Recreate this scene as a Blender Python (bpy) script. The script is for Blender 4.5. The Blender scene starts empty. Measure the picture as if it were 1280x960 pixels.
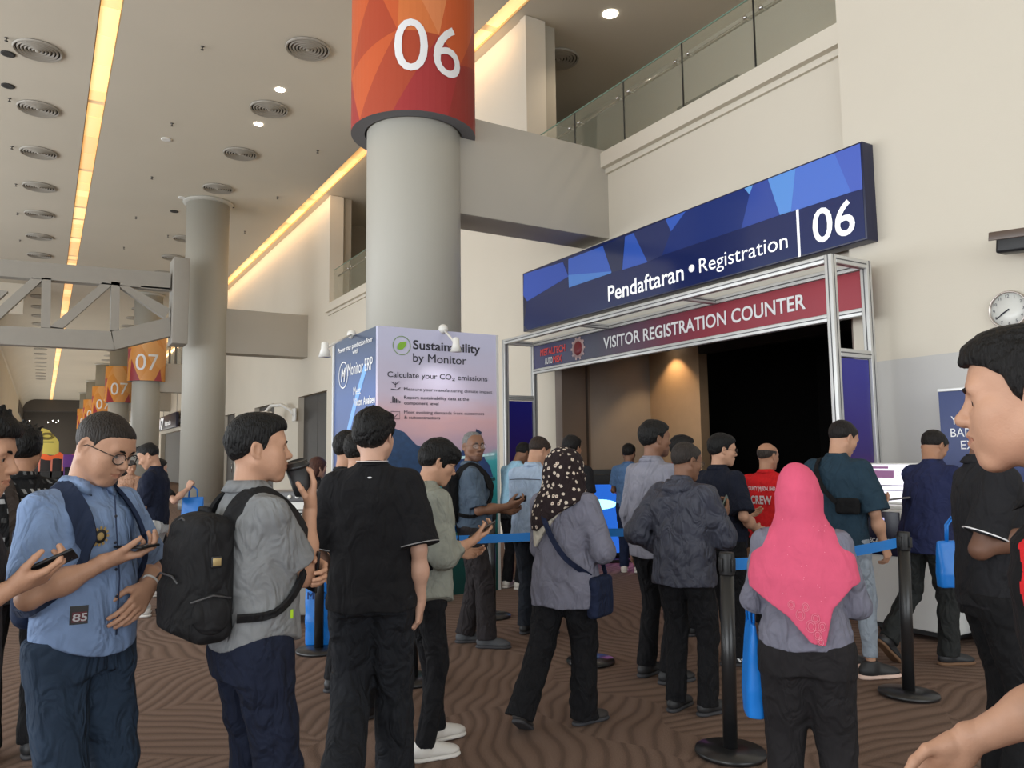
import bpy, bmesh, math, random
import numpy as np
from mathutils import Vector, Matrix, Euler
random.seed(7)
# ------------------------------------------------------------------ camera, sky, light, exposure
scene = bpy.context.scene
COL = scene.collection
FPX, YAW, PITCH, ROLL, EYE = 961.0, math.radians(31.4), math.radians(5.35), math.radians(0.7), 1.5
cF = Vector((math.sin(YAW)*math.cos(PITCH), math.cos(YAW)*math.cos(PITCH), math.sin(PITCH)))
cR = Vector((math.cos(YAW), -math.sin(YAW), 0.0))
cU = cR.cross(cF)
cR, cU = cR*math.cos(ROLL) - cU*math.sin(ROLL), cU*math.cos(ROLL) + cR*math.sin(ROLL)
camd = bpy.data.cameras.new('camera'); cam = bpy.data.objects.new('camera', camd); COL.objects.link(cam)
camd.sensor_fit = 'HORIZONTAL'; camd.sensor_width = 36.0; camd.lens = FPX/1280*36.0; camd.clip_end = 400; camd.clip_start = 0.05
cam.matrix_world = Matrix((( cR.x, cU.x, -cF.x, 0), (cR.y, cU.y, -cF.y, 0), (cR.z, cU.z, -cF.z, EYE), (0,0,0,1)))
scene.camera = cam
scene.view_settings.view_transform = 'Standard'; scene.view_settings.look = 'None'
scene.view_settings.gamma = 1.0; scene.view_settings.exposure = -0.24; scene.view_settings.use_curve_mapping = False
scene.cycles.use_denoising = True
scene.cycles.max_bounces = 8; scene.cycles.diffuse_bounces = 5; scene.cycles.glossy_bounces = 3
scene.cycles.transmission_bounces = 4; scene.cycles.transparent_max_bounces = 10
scene.cycles.caustics_reflective = False; scene.cycles.caustics_refractive = False
scene.cycles.sample_clamp_indirect = 6.0
world = bpy.data.worlds.new('daylight'); scene.world = world; world.use_nodes = True
wn = world.node_tree.nodes; bg = wn['Background']
bg.inputs[0].default_value = (0.86, 0.95, 1.0, 1); bg.inputs[1].default_value = 1.55

def area(name, loc, rot, sx, sy, power, col=(1,1,1)):
    l = bpy.data.lights.new(name, 'AREA'); l.shape = 'RECTANGLE'; l.size = sx; l.size_y = sy; l.energy = power; l.color = col
    o = bpy.data.objects.new(name, l); COL.objects.link(o); o.location = loc; o.rotation_euler = rot
    return o
# tall glazed front of the concourse, to the left of and behind the camera
area('window_and_fill_light', (-12.0, 12, 3.2), (math.radians(112), 0, math.radians(-90)), 46, 6, 4200, (0.95, 0.97, 1.0))
# warm cove lamps washing the upper right wall
area('cove_wash', (6.98, 48, 9.62), (0, math.radians(-62), 0), .12, 72, 330, (1.0, .62, .30))
# added fill light for the far vault, set at an invented low window strip
area('window_and_fill_light', (-2.32, 84, 1.5), (math.radians(128), 0, math.radians(-90)), 74, 2.1, 3600, (0.97, 0.98, 0.96))
area('window_and_fill_light', (1.5, -11.5, 3.6), (math.radians(108), 0, 0), 18, 6, 900, (0.97, 0.98, 1.0))

# ------------------------------------------------------------------ pixel helpers (1280 x 960 frame)
def ray(x, y): return cF + cR*((x-640)/FPX) + cU*((480-y)/FPX)
O3 = Vector((0, 0, EYE))
def on_x(x, y, X): d = ray(x, y); return O3 + d*(X/d.x)
def on_y(x, y, Y): d = ray(x, y); return O3 + d*(Y/d.y)
def on_z(x, y, Z): d = ray(x, y); return O3 + d*((Z-EYE)/d.z)
def at_depth(x, y, dep): return O3 + ray(x, y)*dep
# ------------------------------------------------------------------ tagging
def tag(o, label=None, cat=None, group=None, kind=None):
    if label: o['label'] = label
    if cat: o['category'] = cat
    if group: o['group'] = group
    if kind: o['kind'] = kind
    return o
def empty(name, loc=(0,0,0), rz=0.0, sc=1.0):
    o = bpy.data.objects.new(name, None); COL.objects.link(o); o.empty_display_size = 0.2
    o.location = loc; o.rotation_euler = (0, 0, rz); o.scale = (sc, sc, sc); return o
def link(name, me, parent=None, mw=None):
    o = bpy.data.objects.new(name, me); COL.objects.link(o)
    if parent: o.parent = parent
    if mw is not None: o.matrix_local = mw
    return o
# ------------------------------------------------------------------ materials
MATS = {}
def mat(name, col, rough=0.6, metal=0.0, emit=None, es=0.0, spec=0.5, bump=0.0, bscale=60.0, var=0.0, vscale=4.0,
        alpha=1.0, trans=0.0, coat=0.0, stretch=(1,1,1), sss=0.0, sheen=0.0, detail=3.0):
    if name in MATS: return MATS[name]
    m = bpy.data.materials.new(name); m.use_nodes = True; MATS[name] = m
    nt = m.node_tree; b = nt.nodes['Principled BSDF']
    b.inputs['Base Color'].default_value = (*col, 1); b.inputs['Roughness'].default_value = rough
    b.inputs['Metallic'].default_value = metal; b.inputs['Specular IOR Level'].default_value = spec
    b.inputs['Alpha'].default_value = alpha; b.inputs['Transmission Weight'].default_value = trans
    b.inputs['Coat Weight'].default_value = coat
    b.inputs['Sheen Weight'].default_value = sheen
    if sss: b.inputs['Subsurface Weight'].default_value = sss; b.inputs['Subsurface Scale'].default_value = 0.01
    if emit: b.inputs['Emission Color'].default_value = (*emit, 1); b.inputs['Emission Strength'].default_value = es
    if bump or var:
        tc = nt.nodes.new('ShaderNodeTexCoord'); mp = nt.nodes.new('ShaderNodeMapping')
        mp.inputs['Scale'].default_value = stretch
        nt.links.new(tc.outputs['Object'], mp.inputs[0])
    if bump:
        n = nt.nodes.new('ShaderNodeTexNoise'); n.inputs['Scale'].default_value = bscale; n.inputs['Detail'].default_value = detail
        bp = nt.nodes.new('ShaderNodeBump'); bp.inputs['Strength'].default_value = 1.0; bp.inputs['Distance'].default_value = bump
        nt.links.new(mp.outputs[0], n.inputs['Vector']); nt.links.new(n.outputs[0], bp.inputs['Height']); nt.links.new(bp.outputs[0], b.inputs['Normal'])
    if var:
        n = nt.nodes.new('ShaderNodeTexNoise'); n.inputs['Scale'].default_value = vscale; n.inputs['Detail'].default_value = 4
        r = nt.nodes.new('ShaderNodeValToRGB')
        r.color_ramp.elements[0].position = .3; r.color_ramp.elements[1].position = .7
        r.color_ramp.elements[0].color = (*[c*(1-var) for c in col], 1); r.color_ramp.elements[1].color = (*[min(1, c*(1+var)) for c in col], 1)
        nt.links.new(mp.outputs[0], n.inputs['Vector']); nt.links.new(n.outputs[0], r.inputs[0]); nt.links.new(r.outputs[0], b.inputs['Base Color'])
    return m
def srgb(r, g, b):
    f = lambda c: (c/255/12.92) if c/255 <= .04045 else ((c/255+.055)/1.055)**2.4
    return (f(r), f(g), f(b))
def cloth(name, rgb, rough=.9, fold=.012, weave=.0006, var=.10, sheen=.15):
    """woven cloth: fine weave relief plus larger soft creases"""
    if name in MATS: return MATS[name]
    c = srgb(*rgb); m = mat(name, c, rough=rough, spec=.25, var=var, vscale=14, sheen=0)
    nt = m.node_tree; b = nt.nodes['Principled BSDF']; mp = [n for n in nt.nodes if n.type == 'MAPPING'][0]
    n1 = nt.nodes.new('ShaderNodeTexNoise'); n1.inputs['Scale'].default_value = 6.5; n1.inputs['Detail'].default_value = 2.5; n1.inputs['Distortion'].default_value = 1.2
    mp2 = nt.nodes.new('ShaderNodeMapping'); mp2.inputs['Scale'].default_value = (1.6, 1.6, 1.0); mp2.inputs['Rotation'].default_value = (.5, .4, .6)
    nt.links.new(mp.outputs[0], mp2.inputs[0]); nt.links.new(mp2.outputs[0], n1.inputs['Vector'])
    n2 = nt.nodes.new('ShaderNodeTexNoise'); n2.inputs['Scale'].default_value = 420; n2.inputs['Detail'].default_value = 1
    nt.links.new(mp.outputs[0], n2.inputs['Vector'])
    b1 = nt.nodes.new('ShaderNodeBump'); b1.inputs['Distance'].default_value = fold*4.2; b1.inputs['Strength'].default_value = .75
    b2 = nt.nodes.new('ShaderNodeBump'); b2.inputs['Distance'].default_value = weave; b2.inputs['Strength'].default_value = .6
    nt.links.new(n1.outputs[0], b1.inputs['Height']); nt.links.new(n2.outputs[0], b2.inputs['Height'])
    nt.links.new(b1.outputs[0], b2.inputs['Normal']); nt.links.new(b2.outputs[0], b.inputs['Normal'])
    return m
# ------------------------------------------------------------------ mesh collector
class MB:
    def __init__(s): s.v = []; s.f = []; s.m = []; s.sm = []
    def add(s, vs, fs, mi=0, smooth=False):
        k = len(s.v); s.v += [tuple(v) for v in vs]
        for f in fs: s.f.append([i+k for i in f]); s.m.append(mi); s.sm.append(smooth)
        return s
    def box(s, lo, hi, mi=0, M=None):
        x0, y0, z0 = lo; x1, y1, z1 = hi
        v = [Vector(p) for p in ((x0,y0,z0),(x1,y0,z0),(x1,y1,z0),(x0,y1,z0),(x0,y0,z1),(x1,y0,z1),(x1,y1,z1),(x0,y1,z1))]
        if M is not None: v = [M @ p for p in v]
        return s.add(v, [(0,3,2,1),(4,5,6,7),(0,1,5,4),(1,2,6,5),(2,3,7,6),(3,0,4,7)], mi)
    def bevbox(s, lo, hi, r, mi=0, M=None):
        """box with chamfered edges"""
        c = [(a+b)/2 for a, b in zip(lo, hi)]; h = [(b-a)/2 for a, b in zip(lo, hi)]; r = min(r, *[q*.98 for q in h])
        bm = bmesh.new(); bmesh.ops.create_cube(bm, size=2)
        for v in bm.verts: v.co = Vector((c[0]+v.co.x*h[0], c[1]+v.co.y*h[1], c[2]+v.co.z*h[2]))
        bmesh.ops.bevel(bm, geom=bm.edges[:], offset=r, segments=2, affect='EDGES', profile=.6)
        bm.verts.index_update(); vs = [v.co.copy() for v in bm.verts]
        if M is not None: vs = [M @ p for p in vs]
        s.add(vs, [[v.index for v in f.verts] for f in bm.faces], mi, True); bm.free(); return s
    def tube(s, pts, r, n=10, mi=0, caps=True, flat=None, up=None):
        """r: radius or list; flat: (w,t) half sizes for a flat strap"""
        pts = [Vector(p) for p in pts]; N = len(pts); rr = r if isinstance(r, (list, tuple)) else [r]*N
        rings = []; prev = None
        for i, p in enumerate(pts):
            t = (pts[min(i+1, N-1)] - pts[max(i-1, 0)]).normalized()
            if up is not None: a = Vector(up)
            elif prev is None: a = Vector((0,0,1)) if abs(t.z) < .9 else Vector((1,0,0))
            else: a = prev
            n1 = a - t*a.dot(t)
            if n1.length < 1e-5: n1 = t.orthogonal()
            n1.normalize(); n2 = t.cross(n1); prev = n1
            if flat: ring = [p + n1*(flat[1]*math.sin(q)) + n2*(flat[0]*math.cos(q)) for q in [math.pi/4+k*math.pi/2 for k in range(4)]] if False else [p+n2*flat[0]+n1*flat[1], p-n2*flat[0]+n1*flat[1], p-n2*flat[0]-n1*flat[1], p+n2*flat[0]-n1*flat[1]]
            else: ring = [p + n1*(rr[i]*math.cos(2*math.pi*k/n)) + n2*(rr[i]*math.sin(2*math.pi*k/n)) for k in range(n)]
            rings.append(ring)
        m = len(rings[0]); vs = [q for R in rings for q in R]; fs = []
        for i in range(N-1):
            for k in range(m): fs.append((i*m+k, i*m+(k+1) % m, (i+1)*m+(k+1) % m, (i+1)*m+k))
        if caps: fs.append(tuple(range(m))[::-1]); fs.append(tuple((N-1)*m+k for k in range(m)))
        return s.add(vs, fs, mi, not flat)
    def lathe(s, prof, c=(0,0,0), n=32, mi=0, M=None, smooth=True):
        vs = []; fs = []
        for r, z in prof:
            for k in range(n):
                a = 2*math.pi*k/n; vs.append(Vector((c[0]+r*math.cos(a), c[1]+r*math.sin(a), c[2]+z)))
        for i in range(len(prof)-1):
            for k in range(n): fs.append((i*n+k, i*n+(k+1) % n, (i+1)*n+(k+1) % n, (i+1)*n+k))
        fs.append(tuple(range(n))[::-1]); fs.append(tuple((len(prof)-1)*n+k for k in range(n)))
        if M is not None: vs = [M @ v for v in vs]
        return s.add(vs, fs, mi, smooth)
    def ball(s, c, r, n=12, m=8, mi=0, M=None):
        rx, ry, rz = r if isinstance(r, (tuple, list)) else (r, r, r); vs = []; fs = []
        for i in range(1, m):
            t = math.pi*i/m
            for k in range(n): a = 2*math.pi*k/n; vs.append(Vector((c[0]+rx*math.sin(t)*math.cos(a), c[1]+ry*math.sin(t)*math.sin(a), c[2]+rz*math.cos(t))))
        top = len(vs); vs.append(Vector((c[0], c[1], c[2]+rz))); vs.append(Vector((c[0], c[1], c[2]-rz)))
        for i in range(m-2):
            for k in range(n): fs.append((i*n+k, (i+1)*n+k, (i+1)*n+(k+1) % n, i*n+(k+1) % n))
        for k in range(n): fs.append((top, k, (k+1) % n)); fs.append((top+1, (m-2)*n+(k+1) % n, (m-2)*n+k))
        if M is not None: vs = [M @ v for v in vs]
        return s.add(vs, fs, mi, True)
    def prism(s, poly, d, mi=0):
        """poly: list of 3D points (one plane); d: extrusion vector"""
        n = len(poly); d = Vector(d); a = [Vector(p) for p in poly]; b = [p+d for p in a]
        return s.add(a+b, [tuple(range(n)), tuple(range(2*n-1, n-1, -1))] + [(i, n+i, n+(i+1) % n, (i+1) % n) for i in range(n)], mi)
    def build(s, name, mats, parent=None, mw=None, fix=True):
        me = bpy.data.meshes.new(name); me.from_pydata(s.v, [], s.f)
        for m in (mats if isinstance(mats, (list, tuple)) else [mats]): me.materials.append(m)
        me.polygons.foreach_set('material_index', s.m); me.polygons.foreach_set('use_smooth', s.sm)
        if fix:
            bm = bmesh.new(); bm.from_mesh(me); bmesh.ops.recalc_face_normals(bm, faces=bm.faces); bm.to_mesh(me); bm.free()
        me.update(); return link(name, me, parent, mw)
def boxo(name, lo, hi, m, parent=None): return MB().box(lo, hi).build(name, m, parent)
def bevo(name, lo, hi, r, m, parent=None): return MB().bevbox(lo, hi, r).build(name, m, parent)

# ------------------------------------------------------------------ lettering (flat print)
def letters(name, body, origin, right, up, m, width=None, height=None, bold=0.0, parent=None, wrap=None, squash=None, depth=0.0, step=.03, shear=0):
    """origin: lower left of the line; right/up: unit vectors; height: cap height; width: total width"""
    cu = bpy.data.curves.new(name, 'FONT'); cu.body = body; cu.size = 1.0; cu.bevel_depth = bold*.9; cu.bevel_resolution = 0; cu.shear = shear; cu.resolution_u = 4; cu.space_line = 1.05
    if depth: cu.extrude = depth
    o = bpy.data.objects.new('tmp', cu); COL.objects.link(o)
    bpy.context.view_layer.update()
    me = bpy.data.meshes.new_from_object(o.evaluated_get(bpy.context.evaluated_depsgraph_get())); bpy.data.objects.remove(o)
    n = len(me.vertices); co = np.empty(n*3, np.float32); me.vertices.foreach_get('co', co); co = co.reshape(-1, 3)
    x0, x1 = co[:,0].min(), co[:,0].max(); y0, y1 = co[:,1].min(), co[:,1].max()
    cap = .69
    sy = (height/cap) if height else None; sx = (width/(x1-x0)) if width else None
    if sy is None: sy = sx
    if sx is None: sx = sy
    if squash: sx *= squash
    co[:,0] = (co[:,0]-x0)*sx; co[:,1] *= sy; co[:,2] *= .02
    if wrap:
        me.vertices.foreach_set('co', co.ravel()); bm = bmesh.new(); bm.from_mesh(me)
        x = step
        while x < (x1-x0)*sx:
            bmesh.ops.bisect_plane(bm, geom=bm.verts[:]+bm.edges[:]+bm.faces[:], plane_co=(x,0,0), plane_no=(1,0,0)); x += step
        bmesh.ops.triangulate(bm, faces=bm.faces[:])
        for v in bm.verts: v.co = wrap(v.co.x, v.co.y)
        bmesh.ops.recalc_face_normals(bm, faces=bm.faces); bm.to_mesh(me); bm.free()
    else:
        o_ = np.array(origin, np.float32); r_ = np.array(right, np.float32); u_ = np.array(up, np.float32); n_ = np.cross(r_, u_)
        P = o_ + co[:,0:1]*r_ + co[:,1:2]*u_ + co[:,2:3]*n_
        me.vertices.foreach_set('co', P.ravel().astype(np.float32))
    me.materials.clear(); me.materials.append(m); me.update()
    return link(name, me, parent)

# ------------------------------------------------------------------ distance fields -> one smooth surface
def _len(a, b, c): return np.sqrt(a*a+b*b+c*c)
class Field:
    def __init__(s, lo, hi, h):
        s.h = h; s.lo = np.array(lo, np.float32); n = np.maximum(4, np.ceil((np.array(hi)-np.array(lo))/h).astype(int)+1)
        s.n = n; s.ax = [(s.lo[i] + np.arange(n[i])*h).astype(np.float32) for i in range(3)]
        s.D = np.full(n, .2, np.float32)
    def sl(s, lo, hi):
        o = []
        for i in range(3):
            a = int(max(0, math.floor((lo[i]-s.lo[i])/s.h))); b = int(min(s.n[i], math.ceil((hi[i]-s.lo[i])/s.h)+1))
            if b <= a: return None
            o.append(slice(a, b))
        return tuple(o)
    def put(s, fn, lo, hi, k=.01, op='u'):
        pad = k + 2.5*s.h
        q = s.sl([l-pad for l in lo], [h+pad for h in hi])
        if q is None: return
        x = s.ax[0][q[0]][:,None,None]; y = s.ax[1][q[1]][None,:,None]; z = s.ax[2][q[2]][None,None,:]
        b = fn(x, y, z); a = s.D[q]
        if op == 'u': h = np.maximum(k-np.abs(a-b), 0)/k if k > 0 else 0; s.D[q] = np.minimum(a, b) - h*h*k*.25
        elif op == 's': b = -b; h = np.maximum(k-np.abs(a-b), 0)/k if k > 0 else 0; s.D[q] = np.maximum(a, b) + h*h*k*.25
    def cone(s, a, b, r1, r2, k=.01, op='u', fl=None, cut=None):
        """tapering limb; fl=(axis, f): squeezed by f along axis; cut=(t0,t1): flat ends at parameters t"""
        a = np.array(a, float); b = np.array(b, float); ab = b-a; L2 = float(ab@ab)+1e-9; L = math.sqrt(L2); R = max(r1, r2)*(1.0 if not fl else max(1, fl[1]))
        def fn(x, y, z):
            px, py, pz = x-a[0], y-a[1], z-a[2]
            tt = (px*ab[0]+py*ab[1]+pz*ab[2])/L2; t = np.clip(tt, 0, 1)
            qx, qy, qz = px-t*ab[0], py-t*ab[1], pz-t*ab[2]
            if fl:
                u = np.array(fl[0], float); u /= np.linalg.norm(u); d = (qx*u[0]+qy*u[1]+qz*u[2])*(1/fl[1]-1)
                qx, qy, qz = qx+d*u[0], qy+d*u[1], qz+d*u[2]
            d = _len(qx, qy, qz) - (r1+(r2-r1)*t)
            if cut:
                if cut[0] is not None: d = np.maximum(d, (cut[0]-tt)*L)
                if cut[1] is not None: d = np.maximum(d, (tt-cut[1])*L)
            return d
        s.put(fn, np.minimum(a, b)-R, np.maximum(a, b)+R, k, op)
    def ell(s, c, r, k=.01, op='u', R=None):
        c = np.array(c, float); r = np.array(r, float); m = float(r.max())
        def fn(x, y, z):
            X, Y, Z = x-c[0], y-c[1], z-c[2]
            if R is not None:
                X, Y, Z = [R[i][0]*X+R[i][1]*Y+R[i][2]*Z for i in range(3)]
            k0 = _len(X/r[0], Y/r[1], Z/r[2]); k1 = _len(X/r[0]**2, Y/r[1]**2, Z/r[2]**2)
            return k0*(k0-1)/(k1+1e-6)
        ext = r if R is None else [m]*3
        s.put(fn, c-ext, c+ext, k, op)
    def box(s, c, hs, rad, k=.01, op='u'):
        c = np.array(c, float); hs = np.array(hs, float)
        def fn(x, y, z):
            X, Y, Z = np.abs(x-c[0])-hs[0]+rad, np.abs(y-c[1])-hs[1]+rad, np.abs(z-c[2])-hs[2]+rad
            return _len(np.maximum(X, 0), np.maximum(Y, 0), np.maximum(Z, 0)) + np.minimum(np.maximum(np.maximum(X, Y), Z), 0) - rad
        s.put(fn, c-hs, c+hs, k, op)
    def loft(s, rows, k=.02, op='u', e=2.3):
        """rows of (z, cx, cy, rx, ry), z rising"""
        A = np.array(rows, float); zs = A[:,0]
        lo = (float((A[:,1]-A[:,3]).min()), float((A[:,2]-A[:,4]).min()), float(zs[0])); hi = (float((A[:,1]+A[:,3]).max()), float((A[:,2]+A[:,4]).max()), float(zs[-1]))
        def fn(x, y, z):
            zz = z.ravel(); g = [np.interp(zz, zs, A[:,i]).astype(np.float32)[None,None,:] for i in range(1, 5)]
            u = np.abs((x-g[0])/g[2]); v = np.abs((y-g[1])/g[3])
            rr = (u**e+v**e)**(1/e)
            d = (rr-1)*np.sqrt((g[2]*g[2]*u*u+g[3]*g[3]*v*v+1e-9)/(u*u+v*v+1e-9))
            return np.maximum(d*.95, np.maximum(zs[0]-z, z-zs[-1]))
        s.put(fn, lo, hi, k, op)
    def carve(s, fn):
        """keep only where fn(x,y,z) < 0"""
        x = s.ax[0][:,None,None]; y = s.ax[1][None,:,None]; z = s.ax[2][None,None,:]
        s.D = np.maximum(s.D, fn(x, y, z).astype(np.float32))
    def ripple(s, amp, seed=0, f=1.0, st=(1,1,1), lim=.03):
        rs = np.random.RandomState(seed); x = s.ax[0][:,None,None]*st[0]; y = s.ax[1][None,:,None]*st[1]; z = s.ax[2][None,None,:]*st[2]
        acc = 0
        for i in range(4):
            kx, ky, kz = rs.uniform(-22, 22, 3)*f; w = rs.uniform(8, 16)*f; ph = rs.uniform(0, 6.3, 2)
            acc = acc + np.sin(kx*x+ky*y+kz*z+ph[0] + 1.4*np.sin(w*(x*rs.choice([-1,1])+z)+ph[1]))
        acc = 1-np.abs(acc)/1.6
        s.D = s.D + (amp*acc).astype(np.float32)
    def mesh(s):
        D = s.D; D[0]=D[-1]=.05; D[:,0]=D[:,-1]=.05; D[:,:,0]=D[:,:,-1]=.05
        I = D < 0; n = s.n
        c = np.zeros(n-1, np.int8)
        for i in (0,1):
            for j in (0,1):
                for k in (0,1): c += I[i:n[0]-1+i, j:n[1]-1+j, k:n[2]-1+k]
        ci = np.argwhere((c > 0) & (c < 8)); N = len(ci)
        if N == 0: return np.zeros((0,3), np.float32), np.zeros((0,4), np.int32)
        ids = np.full(n-1, -1, np.int32); ids[ci[:,0], ci[:,1], ci[:,2]] = np.arange(N)
        V = {}
        for i in (0,1):
            for j in (0,1):
                for k in (0,1): V[i,j,k] = D[ci[:,0]+i, ci[:,1]+j, ci[:,2]+k]
        P = np.zeros((N,3), np.float32); cnt = np.zeros(N, np.float32)
        cs = [(i,j,k) for i in (0,1) for j in (0,1) for k in (0,1)]
        for a in cs:
            for ax in range(3):
                if a[ax] == 0:
                    b = list(a); b[ax] = 1; b = tuple(b); va, vb = V[a], V[b]; mk = (va < 0) != (vb < 0)
                    t = np.where(mk, va/np.where(mk, va-vb, 1), 0); p = np.tile(np.array(a, np.float32), (N,1)); p[:,ax] = t
                    P += p*mk[:,None]; cnt += mk
        P = (P/cnt[:,None] + ci)*s.h + s.lo
        F = []
        for ax in range(3):
            u, v = [(1,2),(2,0),(0,1)][ax]
            sa = [slice(1, n[i]-1) for i in range(3)]; sb = list(sa); sa[ax] = slice(0, n[ax]-1); sb[ax] = slice(1, n[ax])
            A = I[tuple(sa)]; B = I[tuple(sb)]
            e = np.argwhere(A != B)
            if len(e) == 0: continue
            flip = A[e[:,0], e[:,1], e[:,2]]
            g = e.copy()
            for i in range(3):
                if i != ax: g[:,i] += 1
            def cell(du, dv):
                q = g.copy(); q[:,u] -= du; q[:,v] -= dv; return ids[q[:,0], q[:,1], q[:,2]]
            q = np.stack([cell(1,1), cell(0,1), cell(0,0), cell(1,0)], 1)
            q = np.where(flip[:,None], q, q[:,::-1]); F.append(q)
        return P.astype(np.float32), np.concatenate(F).astype(np.int32)
def mk_mesh(name, parts, mats, paint=None, face_mat=None):
    """parts: list of (verts Nx3, quads Mx4); paint: list of (material index, fn(centres)->mask)"""
    vs = []; fs = []; k = 0; mi = []
    for j, (v, f) in enumerate(parts):
        vs.append(v); fs.append(f+k); k += len(v); mi.append(np.full(len(f), face_mat[j] if face_mat else 0, np.int32))
    v = np.concatenate(vs).astype(np.float32); f = np.concatenate(fs).astype(np.int32); mi = np.concatenate(mi)
    me = bpy.data.meshes.new(name); me.vertices.add(len(v)); me.vertices.foreach_set('co', v.ravel())
    me.loops.add(len(f)*4); me.loops.foreach_set('vertex_index', f.ravel())
    me.polygons.add(len(f)); me.polygons.foreach_set('loop_start', np.arange(len(f), dtype=np.int32)*4)
    me.polygons.foreach_set('loop_total', np.full(len(f), 4, np.int32))
    me.polygons.foreach_set('use_smooth', np.ones(len(f), bool))
    if paint:
        C = v[f].mean(1)
        for idx, fn in paint: mi[fn(C)] = idx
    me.polygons.foreach_set('material_index', mi)
    for m in (mats if isinstance(mats, (list, tuple)) else [mats]): me.materials.append(m)
    me.update(calc_edges=True); return me
def smooth_pts(v, f, it=1, lam=.5):
    """light Laplacian pass that takes the stair-stepping off"""
    for _ in range(it):
        E = np.concatenate([f[:,[a, (a+1) % 4]] for a in range(4)] + [f[:,[(a+1) % 4, a]] for a in range(4)])
        cnt = np.bincount(E[:,0], minlength=len(v)); acc = np.stack([np.bincount(E[:,0], weights=v[E[:,1],i], minlength=len(v)) for i in range(3)], 1)
        v = v*(1-lam) + lam*acc/np.maximum(cnt, 1)[:,None]
    return v.astype(np.float32)
# ================================================================== THE SETTING
CEIL = 9.72; WX = 7.45; WR = 7.30
m_wall = mat('wall_paint', srgb(216, 208, 192), rough=.75, bump=.0008, bscale=90, var=.02, vscale=.6)
m_dado = mat('wall_lower_paint', srgb(196, 194, 190), rough=.6, var=.02, vscale=.8)
m_ceil = mat('ceiling_paint', srgb(203, 195, 178), rough=.85, var=.025, vscale=.35)
m_col = mat('column_paint', srgb(176, 173, 163), rough=.5, var=.03, vscale=1.2, stretch=(1, 1, .15), bump=.0006, bscale=30)
m_beam = mat('beam_paint', srgb(178, 172, 161), rough=.7, var=.02, vscale=.8)
m_truss = mat('truss_paint', srgb(160, 156, 148), rough=.7, var=.02)
m_under = mat('beam_underside', srgb(120, 116, 118), rough=.8)
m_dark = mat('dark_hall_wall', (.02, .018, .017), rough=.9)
m_darkdoor = mat('dark_door', srgb(62, 58, 54), rough=.5, var=.08)
m_white = mat('white_satin_paint', srgb(228, 226, 220), rough=.4)
m_alu = mat('extruded_aluminium', srgb(206, 206, 204), rough=.38, metal=.35, var=.03, vscale=6)
m_groove = mat('profile_groove', srgb(90, 90, 92), rough=.6)
m_chrome = mat('brushed_steel', (.55, .55, .55), rough=.25, metal=1)
m_glass = mat('railing_glass', srgb(196, 196, 172), rough=.03, alpha=.15, spec=.6)
m_black = mat('black_plastic', (.012, .012, .013), rough=.45)
m_blackm = mat('black_powder_coat', (.014, .014, .015), rough=.32, spec=.6)
m_grey = mat('grey_plastic', srgb(120, 120, 118), rough=.5)
m_whitep = mat('white_print', (.86, .86, .88), rough=.5)
m_lens = mat('lit_lamp', (1, 1, 1), emit=(1, .93, .82), es=14)

# ---- carpet: parallel wavy ridges whose direction changes from patch to patch
m_carpet = bpy.data.materials.new('wavy_brown_carpet'); m_carpet.use_nodes = True
nt = m_carpet.node_tree; N_, L_ = nt.nodes, nt.links; pb = N_['Principled BSDF']; pb.inputs['Roughness'].default_value = .95; pb.inputs['Specular IOR Level'].default_value = .15
tc = N_.new('ShaderNodeTexCoord')
vor = N_.new('ShaderNodeTexVoronoi'); vor.inputs['Scale'].default_value = .95; vor.inputs['Randomness'].default_value = .9
nd = N_.new('ShaderNodeTexNoise'); nd.inputs['Scale'].default_value = .8; nd.inputs['Detail'].default_value = 1
mx = N_.new('ShaderNodeMix'); mx.data_type = 'VECTOR'; mx.inputs['Factor'].default_value = .35
L_.new(tc.outputs['Object'], nd.inputs['Vector']); L_.new(tc.outputs['Object'], mx.inputs[4]); L_.new(nd.outputs['Color'], mx.inputs[5]); L_.new(mx.outputs[1], vor.inputs['Vector'])
sep = N_.new('ShaderNodeSeparateColor'); L_.new(vor.outputs['Color'], sep.inputs[0])
ma = N_.new('ShaderNodeMath'); ma.operation = 'MULTIPLY'; ma.inputs[1].default_value = 3.1; L_.new(sep.outputs[0], ma.inputs[0])
vr = N_.new('ShaderNodeVectorRotate'); vr.rotation_type = 'Z_AXIS'; L_.new(tc.outputs['Object'], vr.inputs['Vector']); L_.new(ma.outputs[0], vr.inputs['Angle'])
wv = N_.new('ShaderNodeTexWave'); wv.wave_type = 'BANDS'; wv.bands_direction = 'X'; wv.inputs['Scale'].default_value = 3.4
wv.inputs['Distortion'].default_value = 8.5; wv.inputs['Detail'].default_value = .4; wv.inputs['Detail Scale'].default_value = .55; wv.inputs['Detail Roughness'].default_value = .4
L_.new(vr.outputs[0], wv.inputs['Vector'])
r = N_.new('ShaderNodeValToRGB'); e = r.color_ramp.elements
e[0].position = .02; e[0].color = (*srgb(108, 90, 80), 1); e[1].position = .30; e[1].color = (*srgb(124, 103, 92), 1)
e2 = e.new(.95); e2.color = (*srgb(131, 110, 99), 1)
L_.new(wv.outputs['Color'], r.inputs[0])
n2 = N_.new('ShaderNodeTexNoise'); n2.inputs['Scale'].default_value = 160; n2.inputs['Detail'].default_value = 4; L_.new(tc.outputs['Object'], n2.inputs['Vector'])
mc = N_.new('ShaderNodeMix'); mc.data_type = 'RGBA'; mc.blend_type = 'MULTIPLY'; mc.inputs[0].default_value = .55
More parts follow.
